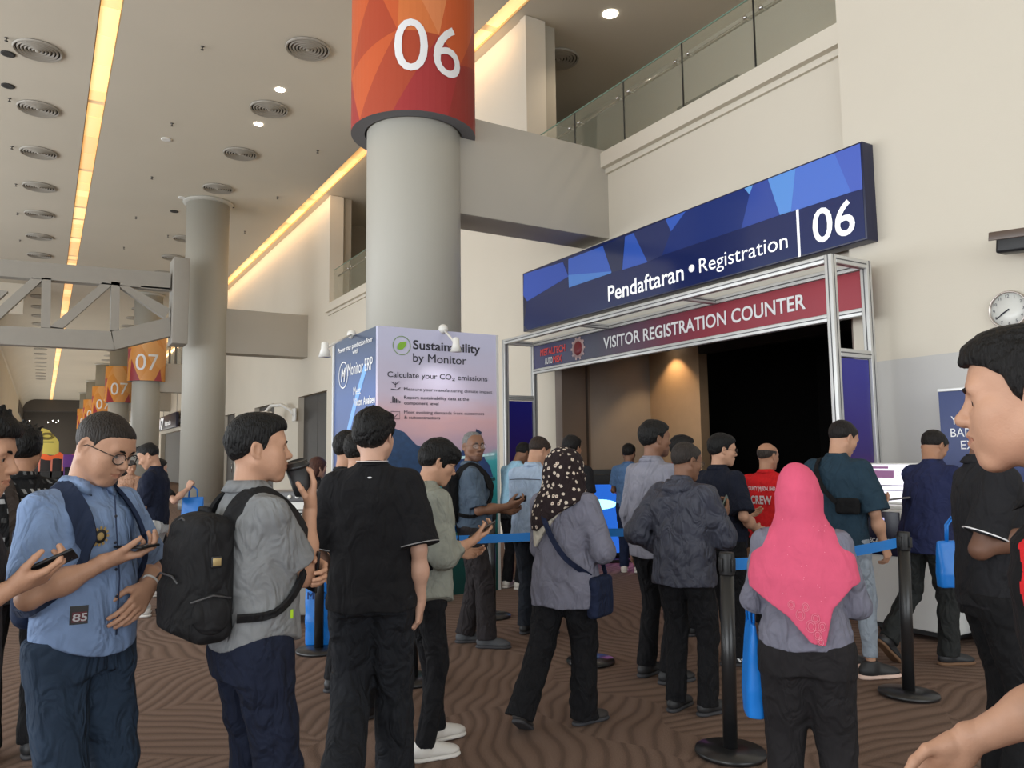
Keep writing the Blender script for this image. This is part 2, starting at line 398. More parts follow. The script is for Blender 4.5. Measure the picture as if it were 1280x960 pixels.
cr2 = N_.new('ShaderNodeValToRGB'); cr2.color_ramp.elements[0].position = .3; cr2.color_ramp.elements[0].color = (.45, .45, .45, 1); cr2.color_ramp.elements[1].position = .7; cr2.color_ramp.elements[1].color = (1.25, 1.22, 1.2, 1)
L_.new(n2.outputs[0], cr2.inputs[0]); L_.new(r.outputs[0], mc.inputs[6]); L_.new(cr2.outputs[0], mc.inputs[7]); L_.new(mc.outputs[2], pb.inputs['Base Color'])
bp = N_.new('ShaderNodeBump'); bp.inputs['Distance'].default_value = .0055; bp.inputs['Strength'].default_value = .7; L_.new(wv.outputs['Fac'], bp.inputs['Height'])
bp2 = N_.new('ShaderNodeBump'); bp2.inputs['Distance'].default_value = .004; L_.new(n2.outputs[0], bp2.inputs['Height']); L_.new(bp.outputs[0], bp2.inputs['Normal']); L_.new(bp2.outputs[0], pb.inputs['Normal'])

tag(boxo('floor', (-14, -12, -.1), (18, 124, 0), m_carpet), kind='structure')
# ---- ceiling in three bands with two recessed light slots between
S1 = (.58, .95); S2 = (6.92, 7.25)
cb = MB()
cb.box((-12.5, -12, CEIL), (S1[0], 42, CEIL+.3)).box((-2.9, 42, CEIL), (S1[0], 122, CEIL+.3))
for a, b in ((S1[1], S2[0]), (S2[1], 17)): cb.box((a, -12, CEIL), (b, 122, CEIL+.3))
for s in (S1, S2): cb.box((s[0]-.05, -12, CEIL+.3), (s[1]+.05, 122, CEIL+.34))
ce = tag(cb.build('ceiling', m_ceil), kind='structure')
# ---- right wall with doorway, balcony openings and dark doors
BZ = 6.2
wb = MB()
def wall_seg(y0, y1, z0, z1, x=WX): wb.box((x, y0, z0), (WX+.35, y1, z1))
wall_seg(4.98, 11.05, 3.25, BZ); wall_seg(10.75, 16.5, 0, CEIL); wall_seg(11.6, 16.5, BZ, CEIL) if False else None
wb.box((WX, 11.05, 3.25), (WX+.35, 11.6, BZ)) if False else None
wb.v.clear(); wb.f.clear(); wb.m.clear(); wb.sm.clear()
holes = [(5.0, 10.75, 0, 3.2), (5.0, 11.55, BZ, CEIL), (17.0, 23.0, BZ, CEIL), (23.2, 26.3, 0, 3.6), (29.5, 32.7, 0, 3.6), (36.5, 39.1, 0, 3.6), (50, 62, BZ, CEIL), (50, 62, 0, 3.4)]
ys = sorted({5.0, 122.0, *[h[0] for h in holes], *[h[1] for h in holes]})
for y0, y1 in zip(ys[:-1], ys[1:]):
    hs = sorted((h[2], h[3]) for h in holes if h[0] <= y0 and h[1] >= y1); z = 0
    for a, b in hs:
        if a > z: wb.box((WX, y0, z), (WX+.35, y1, a))
        z = b
    if z < CEIL: wb.box((WX, y0, z), (WX+.35, y1, CEIL))
tag(wb.build('wall_right', m_wall), kind='structure')
wr = MB().box((WR, -12, 2.42), (WX+.6, 5.0, CEIL)).box((WR-.0, -12, 0), (WX+.6, 5.0, 2.42), 1)
tag(wr.build('wall_front_right', [m_wall, m_dado]), kind='structure')
# lower doors (dark leaves set back in the openings)
for i, (y0, y1) in enumerate(((23.2, 26.3), (29.5, 32.7), (36.5, 39.1))):
    d = MB(); d.box((WX+.2, y0, 0), (WX+.26, (y0+y1)/2-.01, 3.6)).box((WX+.2, (y0+y1)/2+.01, 0), (WX+.26, y1, 3.6))
    dd = tag(d.build('door_%d' % (i+1), m_darkdoor), kind='structure')
    MB().tube([(WX+.16, (y0+y1)/2-.08, .9), (WX+.16, (y0+y1)/2-.08, 1.3)], .015).build('door_handle', m_chrome, dd)
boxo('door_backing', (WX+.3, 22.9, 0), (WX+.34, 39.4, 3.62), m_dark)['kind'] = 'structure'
# ---- vestibule behind the doorway and the dark hall beyond it
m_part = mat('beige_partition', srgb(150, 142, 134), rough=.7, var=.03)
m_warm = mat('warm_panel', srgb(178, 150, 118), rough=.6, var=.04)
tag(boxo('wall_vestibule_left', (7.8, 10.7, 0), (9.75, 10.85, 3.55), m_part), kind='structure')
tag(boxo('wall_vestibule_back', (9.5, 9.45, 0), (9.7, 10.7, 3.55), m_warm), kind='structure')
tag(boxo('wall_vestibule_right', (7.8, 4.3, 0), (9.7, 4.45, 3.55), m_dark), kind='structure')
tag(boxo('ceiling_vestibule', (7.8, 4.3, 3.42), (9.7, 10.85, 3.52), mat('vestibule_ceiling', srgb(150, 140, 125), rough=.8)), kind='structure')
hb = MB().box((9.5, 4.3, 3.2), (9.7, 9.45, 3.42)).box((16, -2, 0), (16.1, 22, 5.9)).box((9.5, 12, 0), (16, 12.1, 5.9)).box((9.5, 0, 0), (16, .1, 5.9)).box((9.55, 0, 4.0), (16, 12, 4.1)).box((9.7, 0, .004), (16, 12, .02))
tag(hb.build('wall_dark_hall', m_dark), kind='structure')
jb = MB()
for (y0, y1) in ((10.55, 10.75), (4.98, 5.1)): jb.box((WX-.03, y0, 0), (WX+.4, y1, 3.28))
jb.box((WX-.03, 5.1, 3.2), (WX+.4, 10.55, 3.28)); jb.box((7.85, 10.6, 0), (7.95, 10.7, 3.4)); jb.box((8.02, 10.62, 0), (8.06, 10.7, 3.4))
tag(jb.build('door_4', mat('brown_jamb', srgb(120, 104, 92), rough=.5)), kind='structure')
def spot(name, loc, power, col, ang=70, blend=.6, rot=(0,0,0)):
    l = bpy.data.lights.new(name, 'SPOT'); l.energy = power; l.color = col; l.spot_size = math.radians(ang); l.spot_blend = blend; l.shadow_soft_size = .05
    o = bpy.data.objects.new(name, l); COL.objects.link(o); o.location = loc; o.rotation_euler = rot; return o
dl = MB().lathe([(.0, 0), (.05, 0), (.05, .012), (0, .012)], (9.28, 10.0, 3.405), 20).build('vestibule_downlight', m_lens)
tag(dl, 'small round warm downlight in the doorway ceiling above the amber wall', 'light')
spot('downlight_lamp', (9.28, 10.0, 3.39), 75, (1, .66, .34), 95, .5)
spot('downlight_lamp', (8.4, 9.2, 3.39), 60, (1, .78, .58), 130, .8)
# ---- balcony interiors: floor slab, back wall, side walls
bb = MB()
for y0, y1 in ((5.0, 11.55), (17.0, 23.0)):
    bb.box((WX+.03, y0-.6, BZ-.35), (11.2, y1+.8, BZ-.004)); bb.box((11, y0-3, BZ), (11.2, y1+3, CEIL))
    bb.box((WX+.33, y1+.06, BZ), (WX+.7, y1+.3, CEIL))
bb.box((WX+.6, 1.0, BZ), (11.2, 1.2, CEIL)); bb.box((WX+.6, 15.2, BZ), (11.2, 15.4, CEIL)); bb.box((WX+.35, 25.6, BZ), (11.2, 25.8, CEIL))
tag(bb.build('wall_balcony', mat('balcony_paint', srgb(170, 163, 148), rough=.75)), kind='structure')
spot('balcony_downlight', (8.86, 10.78, CEIL-.05), 140, (1, .82, .62), 120, .7)
spot('balcony_downlight', (9.4, 7.0, CEIL-.05), 160, (1, .86, .68), 130, .8)
spot('balcony_downlight', (9.2, 20.0, CEIL-.05), 90, (1, .86, .68), 130, .8)
# dark recess panels seen on the balcony back wall
tag(boxo('door_5', (10.9, 9.6, BZ), (10.99, 11.2, 8.6), m_darkdoor), kind='structure')
tag(boxo('door_6', (10.9, 18.5, BZ), (10.99, 22.6, 9.0), m_darkdoor), kind='structure')
# balcony ledges
for i, (y0, y1) in enumerate(((5.0, 11.55), (17.0, 23.05))):
    t = MB().box((WX-.14, y0, BZ-.22), (WX+.2, y1, BZ+.02)).box((WX-.05, y0, BZ-.3), (WX+.1, y1, BZ-.22))
    tag(t.build('trim_%d' % (i+1), m_wall), kind='structure')
tag(MB().box((WX-.04, 11.50, BZ+.02), (WX+.4, 11.7, CEIL-.01)).box((WX-.04, 22.94, BZ+.03), (WX+.4, 23.12, CEIL-.01)).build('trim_3', m_wall), kind='structure')
# glass railings
def railing(y0, y1, n, label):
    t = empty('glass_railing', (WX+.1, (y0+y1)/2, BZ)); tag(t, label, 'railing', None)
    M = Matrix.Translation((-WX-.1, -(y0+y1)/2, -BZ)); w = (y1-y0)/n
    for i in range(n):
        a = y0+i*w
        MB().bevbox((WX+.1, a+.012, BZ+.03), (WX+.112, a+w-.012, BZ+1.12), .003, M=M).build('glass_panel', m_glass, t)
        if i:
            MB().box((WX+.095, a-.008, BZ), (WX+.118, a+.008, BZ+1.12), M=M).build('glass_joint', m_black, t)
            for q in (-.13, .13):
                MB().tube([M@Vector((WX+.1, a+q, BZ+.9)), M@Vector((WX+.2, a+q, BZ+.9)), M@Vector((WX+.24, a+q, BZ+.95))], .012, 8).ball(M@Vector((WX+.09, a+q, BZ+.9)), .03, 8, 6).build('rail_bracket', m_chrome, t)
    MB().tube([M@Vector((WX+.25, y0, BZ+.97)), M@Vector((WX+.25, y1, BZ+.97))], .024, 10).build('handrail', mat('dark_handrail', srgb(110, 100, 84), rough=.3, metal=.6), t)
    MB().box((WX+.096, y0, BZ+1.12), (WX+.116, y1, BZ+1.135), M=M).build('glass_edge', mat('glass_edge_green', srgb(120, 150, 135), rough=.1), t)
    return t
railing(5.05, 11.5, 5, 'glass balcony railing above the blue registration sign')
railing(17.05, 22.95, 4, 'glass balcony railing seen past the left side of the numbered column')
def glazing(y0, y1, z0, z1, nm, k):
    g = MB().box((WX+.05, y0, z0), (WX+.09, y1, z1)); o = tag(g.build(nm, mat('far_glass_dark', srgb(96, 108, 110), rough=.08, spec=1)), kind='structure')
    w = (y1-y0)/k
    for i in range(k+1): MB().box((WX-.02, y0+i*w-.06, z0), (WX+.1, y0+i*w+.06, z1)).build('window_frame', m_grey, o)
glazing(50, 62, BZ, CEIL, 'window_1', 4)
tag(boxo('wall_far_doorway', (WX+.3, 49, 0), (WX+.36, 63, 3.5), mat('grey_far_wall', srgb(112, 110, 106), rough=.7)), kind='structure')
glazing(48, 64, 4.65, 6.1, 'window_2', 5)
# ---- left wall of the far concourse with its curved soffit and the dark end
lw = MB().box((-2.9, 42, 0), (-2.4, 122, .4)).box((-2.9, 42, 2.6), (-2.4, 122, 8.3))  # low strip left open is invented, to go with the added fill light
for q in range(11): lw.box((-2.9, 42+7.9*q, .4), (-2.4, 42.8+7.9*q, 2.6))
prof = [(-2.4, 8.3)] + [(-2.4+1.5*(1-math.cos(a)), 8.3+(CEIL-8.3)*math.sin(a)) for a in np.linspace(0, math.pi/2, 9)]
vs = [(x, 42, z) for x, z in prof] + [(x, 122, z) for x, z in prof]; k = len(prof)
lw.add(vs, [(i, i+1, k+i+1, k+i) for i in range(k-1)], 1, True)
lw.box((-2.9, 41.8, 0), (-2.4, 42, 8.3)); lw.box((-2.9, 41.7, 8.3), (-1.0, 42, CEIL))
tag(lw.build('wall_left', [m_wall, m_ceil], fix=False), kind='structure')
m_end = mat('dark_end_wall', srgb(84, 78, 72), rough=.7)
tag(MB().box((-3, 122, 0), (9, 122.3, 8.2)).box((-3, 119, 8.2), (9, 122.3, CEIL)).box((-3, 100, 6.9), (-2.3, 122, 8.3)).build('wall_end', m_end), kind='structure')
# small lamps in the dark end
EL = ('single tiny lamp in the dark end, leftmost, beside the left wall', 'tiny lamp at the left of the row of four in the dark end', 'tiny lamp second from left of the row of four in the dark end', 'tiny lamp third from left of the row of four in the dark end', 'tiny lamp at the right of the row of four in the dark end')
for i, px in enumerate((37, 60, 66, 70, 73)):
    p = on_y(px, 526+2*(i%2)-(0 if i else 0), 118)
    tag(MB().ball(p, .06, 8, 6).build('distant_lamp', m_lens), EL[i], 'light', 'tiny lamps in the dark end of the concourse')
# hidden facade on the left lets daylight in: slim mullions far left of the camera
fm = MB()
for y in range(-10, 42, 3): fm.box((-12.4, y-.06, 0), (-12.2, y+.06, CEIL))
for z in (3, 6): fm.box((-12.4, -12, z-.05), (-12.2, 42, z+.05))
tag(fm.build('window_3', m_grey), kind='structure')

# ================================================================== COLUMNS, BEAMS, TRUSS
CX = 4.27; CY = [9.55, 25.6, 41.6, 57.6, 73.6, 89.6, 105.6]; CR = .645
m_oranges = [mat('banner_shade_%s' % n, srgb(*c), rough=.42) for n, c in (('rust', (176, 70, 42)), ('orange', (203, 92, 48)), ('amber', (214, 118, 62)), ('brick', (150, 46, 42)), ('crimson', (165, 48, 50)), ('peach', (222, 134, 84)))]
m_yel = [mat('banner_tone_%s' % n, srgb(*c), rough=.42) for n, c in (('gold', (222, 150, 70)), ('apricot', (226, 160, 92)), ('marigold', (214, 132, 52)), ('maroon', (160, 56, 62)), ('rose', (178, 74, 84)), ('sand', (230, 172, 108)))]
TXT06 = []
def drum(parent, cx, cy, R, z0, z1, mats, num, azc, seed, hz, hh):
    """banner drum: thin ring with a triangle pattern printed on it, open underneath"""
    rs = random.Random(seed); n = 9; rows = 3; P = []
    for j in range(rows+1):
        P.append([(i/n + (rs.uniform(-.35, .35)/n) + (.5/n if j % 2 else 0), (j + (0 if j in (0, rows) else rs.uniform(-.35, .35)))/rows) for i in range(n)])
    mb = MB(); mb.lathe([(R-.015, 0), (R-.015, z1-z0)], n=64, mi=6)
    mb.f.pop(); mb.f.pop(); mb.m.pop(); mb.m.pop(); mb.sm.pop(); mb.sm.pop()
    bm = bmesh.new()
    for j in range(rows):
        for i in range(-1, n+1):
            def g(jj, ii): u, v = P[jj][ii % n]; return (u + (ii//n), v)
            if j % 2 == 0: tri = [(g(j,i), g(j,i+1), g(j+1,i)), (g(j,i+1), g(j+1,i+1), g(j+1,i))]
            else: tri = [(g(j,i), g(j+1,i+1), g(j+1,i)), (g(j,i), g(j,i+1), g(j+1,i+1))]
            if i < 0 or i >= n: continue
            for t in tri:
                f = bm.faces.new([bm.verts.new((u*2*math.pi, v, 0)) for u, v in t])
                w = .75 if j == 0 else .25
                f.material_index = rs.choice([3, 4, 4, 0]) if rs.random() < w-.2 else rs.choice([0, 1, 2, 1, 5, 0])
    x = -1.0
    while x < 8.5:
        bmesh.ops.bisect_plane(bm, geom=bm.verts[:]+bm.edges[:]+bm.faces[:], plane_co=(x,0,0), plane_no=(1,0,0)); x += math.pi/32
    for v in bm.verts: a = v.co.x+azc-math.pi; v.co = Vector((R*math.cos(a), R*math.sin(a), v.co.y*(z1-z0)))
    bm.verts.index_update(); mb2 = MB(); vs = [v.co.copy() for v in bm.verts]
    for f in bm.faces: mb.add([v.co for v in f.verts], [tuple(range(len(f.verts)))], f.material_index, False)
    bm.free()
    # underside ring
    k = 64; r0 = R-.12; vs = [(R*math.cos(2*math.pi*i/k), R*math.sin(2*math.pi*i/k), 0) for i in range(k)] + [((CR+.03)*math.cos(2*math.pi*i/k), (CR+.03)*math.sin(2*math.pi*i/k), .0) for i in range(k)]
    mb.add(vs, [(i, (i+1) % k, k+(i+1) % k, k+i) for i in range(k)], 6)
    o = mb.build('banner_drum', mats+[mat('drum_underside', srgb(120, 120, 124), rough=.7)], parent, Matrix.Translation((0, 0, z0)), fix=False)
    w = hh*1.32
    L = letters('banner_number', num, None, None, None, m_whitep, width=w, height=hh, wrap=lambda x, y: Vector(((R+.012)*math.cos(azc+(-w/2+x)/R), (R+.012)*math.sin(azc+(-w/2+x)/R), hz+y-z0)))
    L.parent = o
    return o
for i, y in enumerate(CY):
    t = empty('round_column', (CX, y, 0))
    lab = ['thick grey round column carrying the red and orange drum numbered 06', 'bare grey round column beyond the white truss, reaching the ceiling', 'round column behind the truss with the largest orange 07 drum', 'round column with the second largest orange 07 drum, right above the spectacled man', 'round column with the small third orange 07 drum above the flag end', 'thin far column with a brownish drum near the dark end', 'farthest thin column beside the dark end of the concourse'][i]
    tag(t, lab, 'column')
    t['kind'] = 'structure'
    MB().lathe([(CR, .0), (CR, CEIL)], n=64).build('shaft', m_col, t)
    MB().lathe([(CR+.02, 0), (CR+.02, .18), (CR, .2)], n=48).build('base_ring', m_grey, t)
    if i != 1:
        MB().lathe([(CR, 0), (CR+.1, .06), (CR+.1, .12)], (0, 0, CEIL-.12), n=48).build('capital_ring', m_col, t)
        az = math.atan2(-y, -CX)        # towards the viewer standing in the aisle
        if i == 0: drum(t, CX, y, .86, 5.95, 8.6, m_oranges, '06', math.atan2(-y, -CX)+math.radians(14), 4, 6.48, .70)
        else: drum(t, CX, y, .86, 5.35, 7.75, m_yel, '07', az, 11, 5.85, .80)
    else:
        MB().lathe([(CR+.0, 0), (CR+.12, .05), (CR+.12, .1)], (0, 0, CEIL-.1), n=48).build('capital_ring', m_col, t)
for i, y in enumerate(CY):
    b = MB().bevbox((CX+.3, y-.32, 4.86), (WX+.02, y+.35, 6.28), .012)
    tag(b.build('trim_%d' % (10+i), m_beam), kind='structure')
# ---- steel truss crossing the concourse in front of the second column
TY = 24.3
tr = empty('steel_truss', (-1, TY, 4.6)); tag(tr, 'grey painted steel truss bridge spanning the concourse on the left', 'truss')
Mt = Matrix.Translation((1, -TY, -4.6))
def tp(x, y): p = on_y(x, y, TY); return (p.x, p.z)
def chord(name, pts_px, w=.36):
    P = [tp(*q) for q in pts_px]; m = MB(); m.prism([Mt @ Vector((x, TY, z)) for x, z in P], (0, w, 0)); return m.build(name, m_truss, tr)
chord('top_chord', [(-220, 306), (213, 341), (213, 362), (-220, 327)])
chord('bottom_chord', [(-220, 396), (138, 414), (144, 437), (-220, 419)])
chord('bottom_chord_end', [(140, 414), (213, 396), (213, 420), (143, 437)])
for q in ([(52, 347), (64, 348), (63, 410), (51, 409)], [(139, 352), (150, 353), (149, 413), (138, 413)], [(-58, 338), (-46, 339), (-47, 405), (-59, 404)]): chord('vertical_member', q, .3)
for q in ([(-2, 384), (40, 347), (54, 349), (-2, 400)], [(63, 408), (128, 353), (141, 355), (79, 410)], [(146, 356), (160, 357), (213, 386), (206, 398)], [(-50, 402), (-2, 362), (10, 364), (-34, 404)]): chord('diagonal_member', q, .26)
chord('top_stub', [(176, 357), (213, 360), (213, 363), (176, 360)], .3)
p0 = tp(213, 430); p1 = tp(235, 325)
MB().bevbox(Mt @ Vector((p0[0], TY-.25, p0[1])), Mt @ Vector((p1[0]+.02, TY+.6, p1[1])), .02).build('end_block', m_truss, tr)
# ================================================================== CEILING FITTINGS
def cove(s, y0, y1, lab, seed):
    t = empty('cove_light', ((s[0]+s[1])/2, y0, CEIL)); tag(t, lab, 'light'); rs = random.Random(seed)
    ms = [mat('cove_glow_%d' % i, (1, .8, .5), emit=c, es=e) for i, (c, e) in enumerate((((1, .56, .17), 1.0), ((1, .62, .24), 1.2), ((1, .48, .13), .85), ((.7, .38, .15), .42)))]
    w = (s[1]-s[0])/2; protos = {}
    md = mat('cove_trough', srgb(200, 170, 120), rough=.6)
    MB().box((-w, -.02, .02), (-w+.02, y1-y0, .28)).box((w-.02, -.02, .0), (w, y1-y0, .28)).build('trough_side', md, t)
    y = 0.0; first = None
    while y < y1-y0:
        L = rs.choice([.55, .8, 1.1, 1.3]) ; k = rs.choice([0, 1, 0, 1, 2])
        key = (L, k)
        if key not in protos:
            m = MB().bevbox((-w+.02, 0, .04), (w-.02, L-.02, .09), .01); o = m.build('lamp_segment', ms[k], t); protos[key] = o.data
        else: o = link('lamp_segment', protos[key], t)
        o.location = (0, y, 0); y += L
        if rs.random() < .3:
            if 'gap' not in protos: o = MB().box((-w+.02, 0, .045), (w-.02, .18, .07)).build('lamp_segment', ms[3], t); protos['gap'] = o.data
            else: o = link('lamp_segment', protos['gap'], t)
            o.location = (0, y, 0); y += .18
cove(S1, 6.0, 120, 'long glowing amber light slot in the ceiling, the left one', 3)
cove(S2, 3.0, 120, 'long glowing amber light slot in the ceiling beside the right wall', 5)
m_vent = mat('vent_metal', srgb(168, 162, 150), rough=.5); m_ventd = mat('vent_dark', srgb(50, 48, 44), rough=.8)
vp = None
def vent(x, y, lab, r=.42, grp='round air diffusers in the ceiling'):
    global vp
    t = empty('air_diffuser', (x, y, CEIL)); tag(t, lab, 'vent', grp)
    if vp is None:
        a = MB().lathe([(0, 0), (.42, 0), (.42, -.012), (.0, -.012)], n=36).build('backing_disc', m_ventd, t)
        b = MB()
        for rr in (.42, .35, .285, .22, .155, .09):
            k = 36; v = [(q*math.cos(2*math.pi*i/k), q*math.sin(2*math.pi*i/k), z) for q, z in ((rr+.02, -.012), (rr, -.055), (rr-.028, -.02)) for i in range(k)]
            b.add(v, [(j*k+i, j*k+(i+1) % k, (j+1)*k+(i+1) % k, (j+1)*k+i) for j in range(2) for i in range(k)], 0, True)
        b.ball((0, 0, -.03), (.05, .05, .03), 10, 6)
        b = b.build('louvre_rings', m_vent, t, fix=False); vp = (a.data, b.data)
    else: link('backing_disc', vp[0], t); link('louvre_rings', vp[1], t)
for k in range(26):
    o_ = ('nearest', 'second nearest', 'third nearest', 'fourth nearest', 'fifth nearest', 'sixth nearest', 'seventh nearest')
    vent(-.38, 14.45+3*k, (o_[k-1] + ' round diffuser of the ceiling row left of the left light slot') if 1 <= k <= 7 else ('round diffuser above the frame in the left ceiling row' if k < 1 else 'small far round diffuser of the left ceiling row, seen through or beyond the truss'), grp='far diffusers of the left row' if k > 7 else 'round air diffusers of the left row')
for k in range(22):
    y = 11.6+3.1*k
    if min(abs(y-c) for c in CY) < 1.2: y += 1.5 if min(abs(y+1.5-c) for c in CY) > 1.15 else -1.4
    vent(4.26, y, (o_[k-1] + ' round diffuser of the middle ceiling row, left of the numbered column') if 1 <= k <= 5 else ('round diffuser hidden behind the numbered drum' if k < 1 else 'far round diffuser of the column row, beyond the bare column'), grp='far diffusers of the column row' if k > 5 else 'round air diffusers of the middle row')
vent(8.85, 12.5, 'round air diffuser in the balcony ceiling above the glass railing')
def lampdot(x, y, lab, r=.075, on=True):
    o = MB().lathe([(r+.025, 0), (r+.02, -.012), (r, -.012), (r*.9, -.005), (0, -.005)] if False else [(0.001, -.006), (r, -.012), (r+.03, -.014), (r+.03, 0)], (0, 0, 0), 20).build('ceiling_downlight', m_lens if on else m_ventd, None, Matrix.Translation((x, y, CEIL)))
    tag(o, lab, 'light')
p = on_z(350, 112, CEIL); lampdot(p.x, p.y, 'bright white downlight right of the middle ceiling diffuser row, nearer one')
p = on_z(323, 155, CEIL); lampdot(p.x, p.y, 'bright white downlight just beyond a ceiling diffuser, the farther one')
p = on_z(763, 17, CEIL); lampdot(p.x, p.y, 'warm bright downlight in the ceiling above the glass balcony', .11)
sp_ = None
for x, y, lab in ((8, 47, 'at the upper left corner beside the nearest left diffuser'), (12, 123, 'left of the second left diffuser'), (253, 58, 'between the light slot and the nearest middle diffuser'), (215, 154, 'left of centre above the bare column, nearer one'), (190, 221, 'just upper left of the bare column top'), (15, 183, 'left of the third left diffuser'), (20, 230, 'left of the fourth left diffuser'), (22, 266, 'left of the fifth left diffuser'),
        (397, 188, 'close to the right light slot, left of the numbered column'), (292, 257, 'right of the bare column top'), (170, 271, 'left of the bare column shaft'), (210, 294, 'close against the bare column, left side'), (306, 289, 'low right of the bare column near the wall'), (347, 246, 'between the bare column and the right light slot'), (25, 300, 'in the left row just above the truss'), (155, 309, 'just above the truss, middle'), (1020, 5, 'above the glass balcony')):
    p = on_z(x, y, CEIL)
    if sp_ is None:
        sp_ = MB().lathe([(.035, 0), (.035, -.01), (.012, -.02), (.012, -.06), (.035, -.065), (.03, -.075)], n=12).build('sprinkler', mat('sprinkler_metal', srgb(70, 66, 60), rough=.5)); o = sp_
    else: o = link('sprinkler', sp_.data)
    o.location = (p.x, p.y, CEIL); tag(o, 'small dark sprinkler head '+lab, 'sprinkler', 'ceiling sprinklers')
for (x, y), lab in zip(((10, 67), (10, 107), (228, 247), (218, 264), (208, 174)), ('dark round ceiling spotlight below the nearest left diffuser', 'dark round recessed spotlight at the left edge of the ceiling', 'small recessed spotlight just left of the bare column top', 'small dark recessed spotlight by the bare column top, lower one', 'small white smoke detector on the ceiling left of the middle')):
    p = on_z(x, y, CEIL)
    o = MB().lathe([(.0, -.015), (.09, -.02), (.13, -.02), (.13, 0)], n=20, mi=0).build('recessed_spotlight', m_ventd if 'dark' in lab else m_white, None, Matrix.Translation((p.x, p.y, CEIL))); tag(o, lab, 'light' if 'spot' in lab else 'detector')

# ================================================================== SIGNS
SX = 7.12
sg = empty('registration_sign', (SX+.1, 7.95, 3.68)); tag(sg, 'long blue sign reading Pendaftaran Registration 06 above the doorway', 'sign')
Ms = Matrix.Translation(-sg.location)
MB().bevbox((SX, 4.66, 3.66), (SX+.2, 11.26, 4.70), .008, M=Ms).build('sign_box', mat('sign_edge_navy', srgb(18, 24, 60), rough=.35), sg)
def sz(p): return on_x(640+p[0]/2.6667, 160+p[1]/2.6667, SX-.004)
def sgp(name, poly, rgb, dx=0.0):
    m = mat('sign_tone_%d_%d_%d' % rgb, srgb(*rgb), rough=.14, spec=.5)
    pts = [sz(q) for q in poly]; pts = [Ms @ Vector((SX-.004-dx, min(11.24, max(4.68, q.y)), min(4.68, max(3.68, q.z)))) for q in pts]
    return MB().prism(pts, (.003, 0, 0)).build(name, m, sg)
sgp('lower_band', [(50, 578), (1190, 195), (1230, 300), (1214, 384), (52, 684), (30, 660)], (24, 38, 92), -.001)
sgp('upper_band', [(30, 480), (1200, 20), (1230, 300), (1190, 195), (50, 578)], (30, 42, 92), -.002)
for poly, c in (([(40, 486), (170, 447), (188, 495), (50, 578), (30, 560)], (52, 88, 190)), ([(188, 437), (303, 393), (332, 478), (188, 490)], (62, 104, 206)), ([(188, 490), (332, 478), (330, 484), (190, 532)], (84, 142, 226)),
        ([(303, 393), (375, 363), (368, 473), (332, 480)], (40, 50, 88)), ([(377, 362), (405, 350), (452, 447), (368, 473)], (56, 96, 196)), ([(405, 350), (512, 305), (530, 345), (500, 425), (452, 447)], (46, 56, 104)),
        ([(512, 305), (580, 277), (530, 345)], (60, 100, 200)), ([(580, 277), (775, 200), (792, 222), (765, 335), (500, 425), (530, 345)], (34, 54, 122)), 
        ([(775, 197), (803, 186), (792, 222)], (110, 172, 238)), ([(803, 186), (853, 165), (893, 290), (765, 335), (792, 222)], (54, 80, 168)), ([(853, 165), (945, 131), (930, 278), (893, 290)], (96, 154, 232)),
        ([(945, 131), (1075, 80), (1130, 214), (930, 280)], (84, 122, 216)), ([(1075, 80), (1182, 38), (1230, 20), (1192, 195), (1130, 214)], (78, 104, 200))):
    sgp('colour_facet', poly, c, .002)
m_glow = mat('lit_letters', (.9, .92, .95), emit=(1, 1, 1), es=.45)
def sign_text(body, a, b, hpx_top, bold=0, squash=None):
    A = sz(a); B = sz(b); w = A.y-B.y; top = sz(hpx_top)
    sl = (A.z+B.z)/2
    return letters('sign_lettering', body, Ms @ Vector((SX-.012, A.y, sl)), (0, -1, 0), (0, 0, 1), m_glow, width=w, height=top.z-A.z, bold=bold, parent=sg)
sign_text('Pendaftaran', (322, 577), (574, 507), (320, 528), .016)
sign_text('Registration', (626, 480), (921, 402), (624, 434), .0)
q = sz((599, 468)); MB().lathe([(0, 0), (.05, 0), (.05, .006), (0, .006)], n=20, M=Ms @ Matrix.Translation((SX-.004, q.y, q.z)) @ Matrix.Rotation(-math.pi/2, 4, 'Y')).build('sign_dot', m_glow, sg)
q0 = sz((952, 272)); q1 = sz((957, 430)); MB().box(Ms @ Vector((SX-.012, q0.y-.015, q1.z)), Ms @ Vector((SX-.006, q0.y+.015, q0.z))).build('sign_rule', m_glow, sg)
sign_text('06', (1006, 386), (1147, 349), (1003, 276), .012)
# the same kind of sign far down the hall
fs = empty('far_registration_sign', (7.2, 57, 3.7)); tag(fs, 'small distant dark blue sign reading 07 between two columns', 'sign')
MB().box((.12, -4.4, .2), (.30, 5.4, .4)).build('wall_bracket', m_grey, fs)
MB().bevbox((-.05, -4.5, -.1), (.12, 5.5, .85), .01).build('sign_box', mat('far_sign_navy', srgb(20, 26, 56), rough=.3), fs)
letters('sign_lettering', '07', (-.06, 4.4, .0), (0, -1, 0), (0, 0, 1), m_glow, height=.72, width=3.2, bold=.05, parent=fs)
letters('sign_lettering', 'Registration', (-.06, .6, .15), (0, -1, 0), (0, 0, 1), m_glow, width=2.8, height=.3, bold=.03, parent=fs)

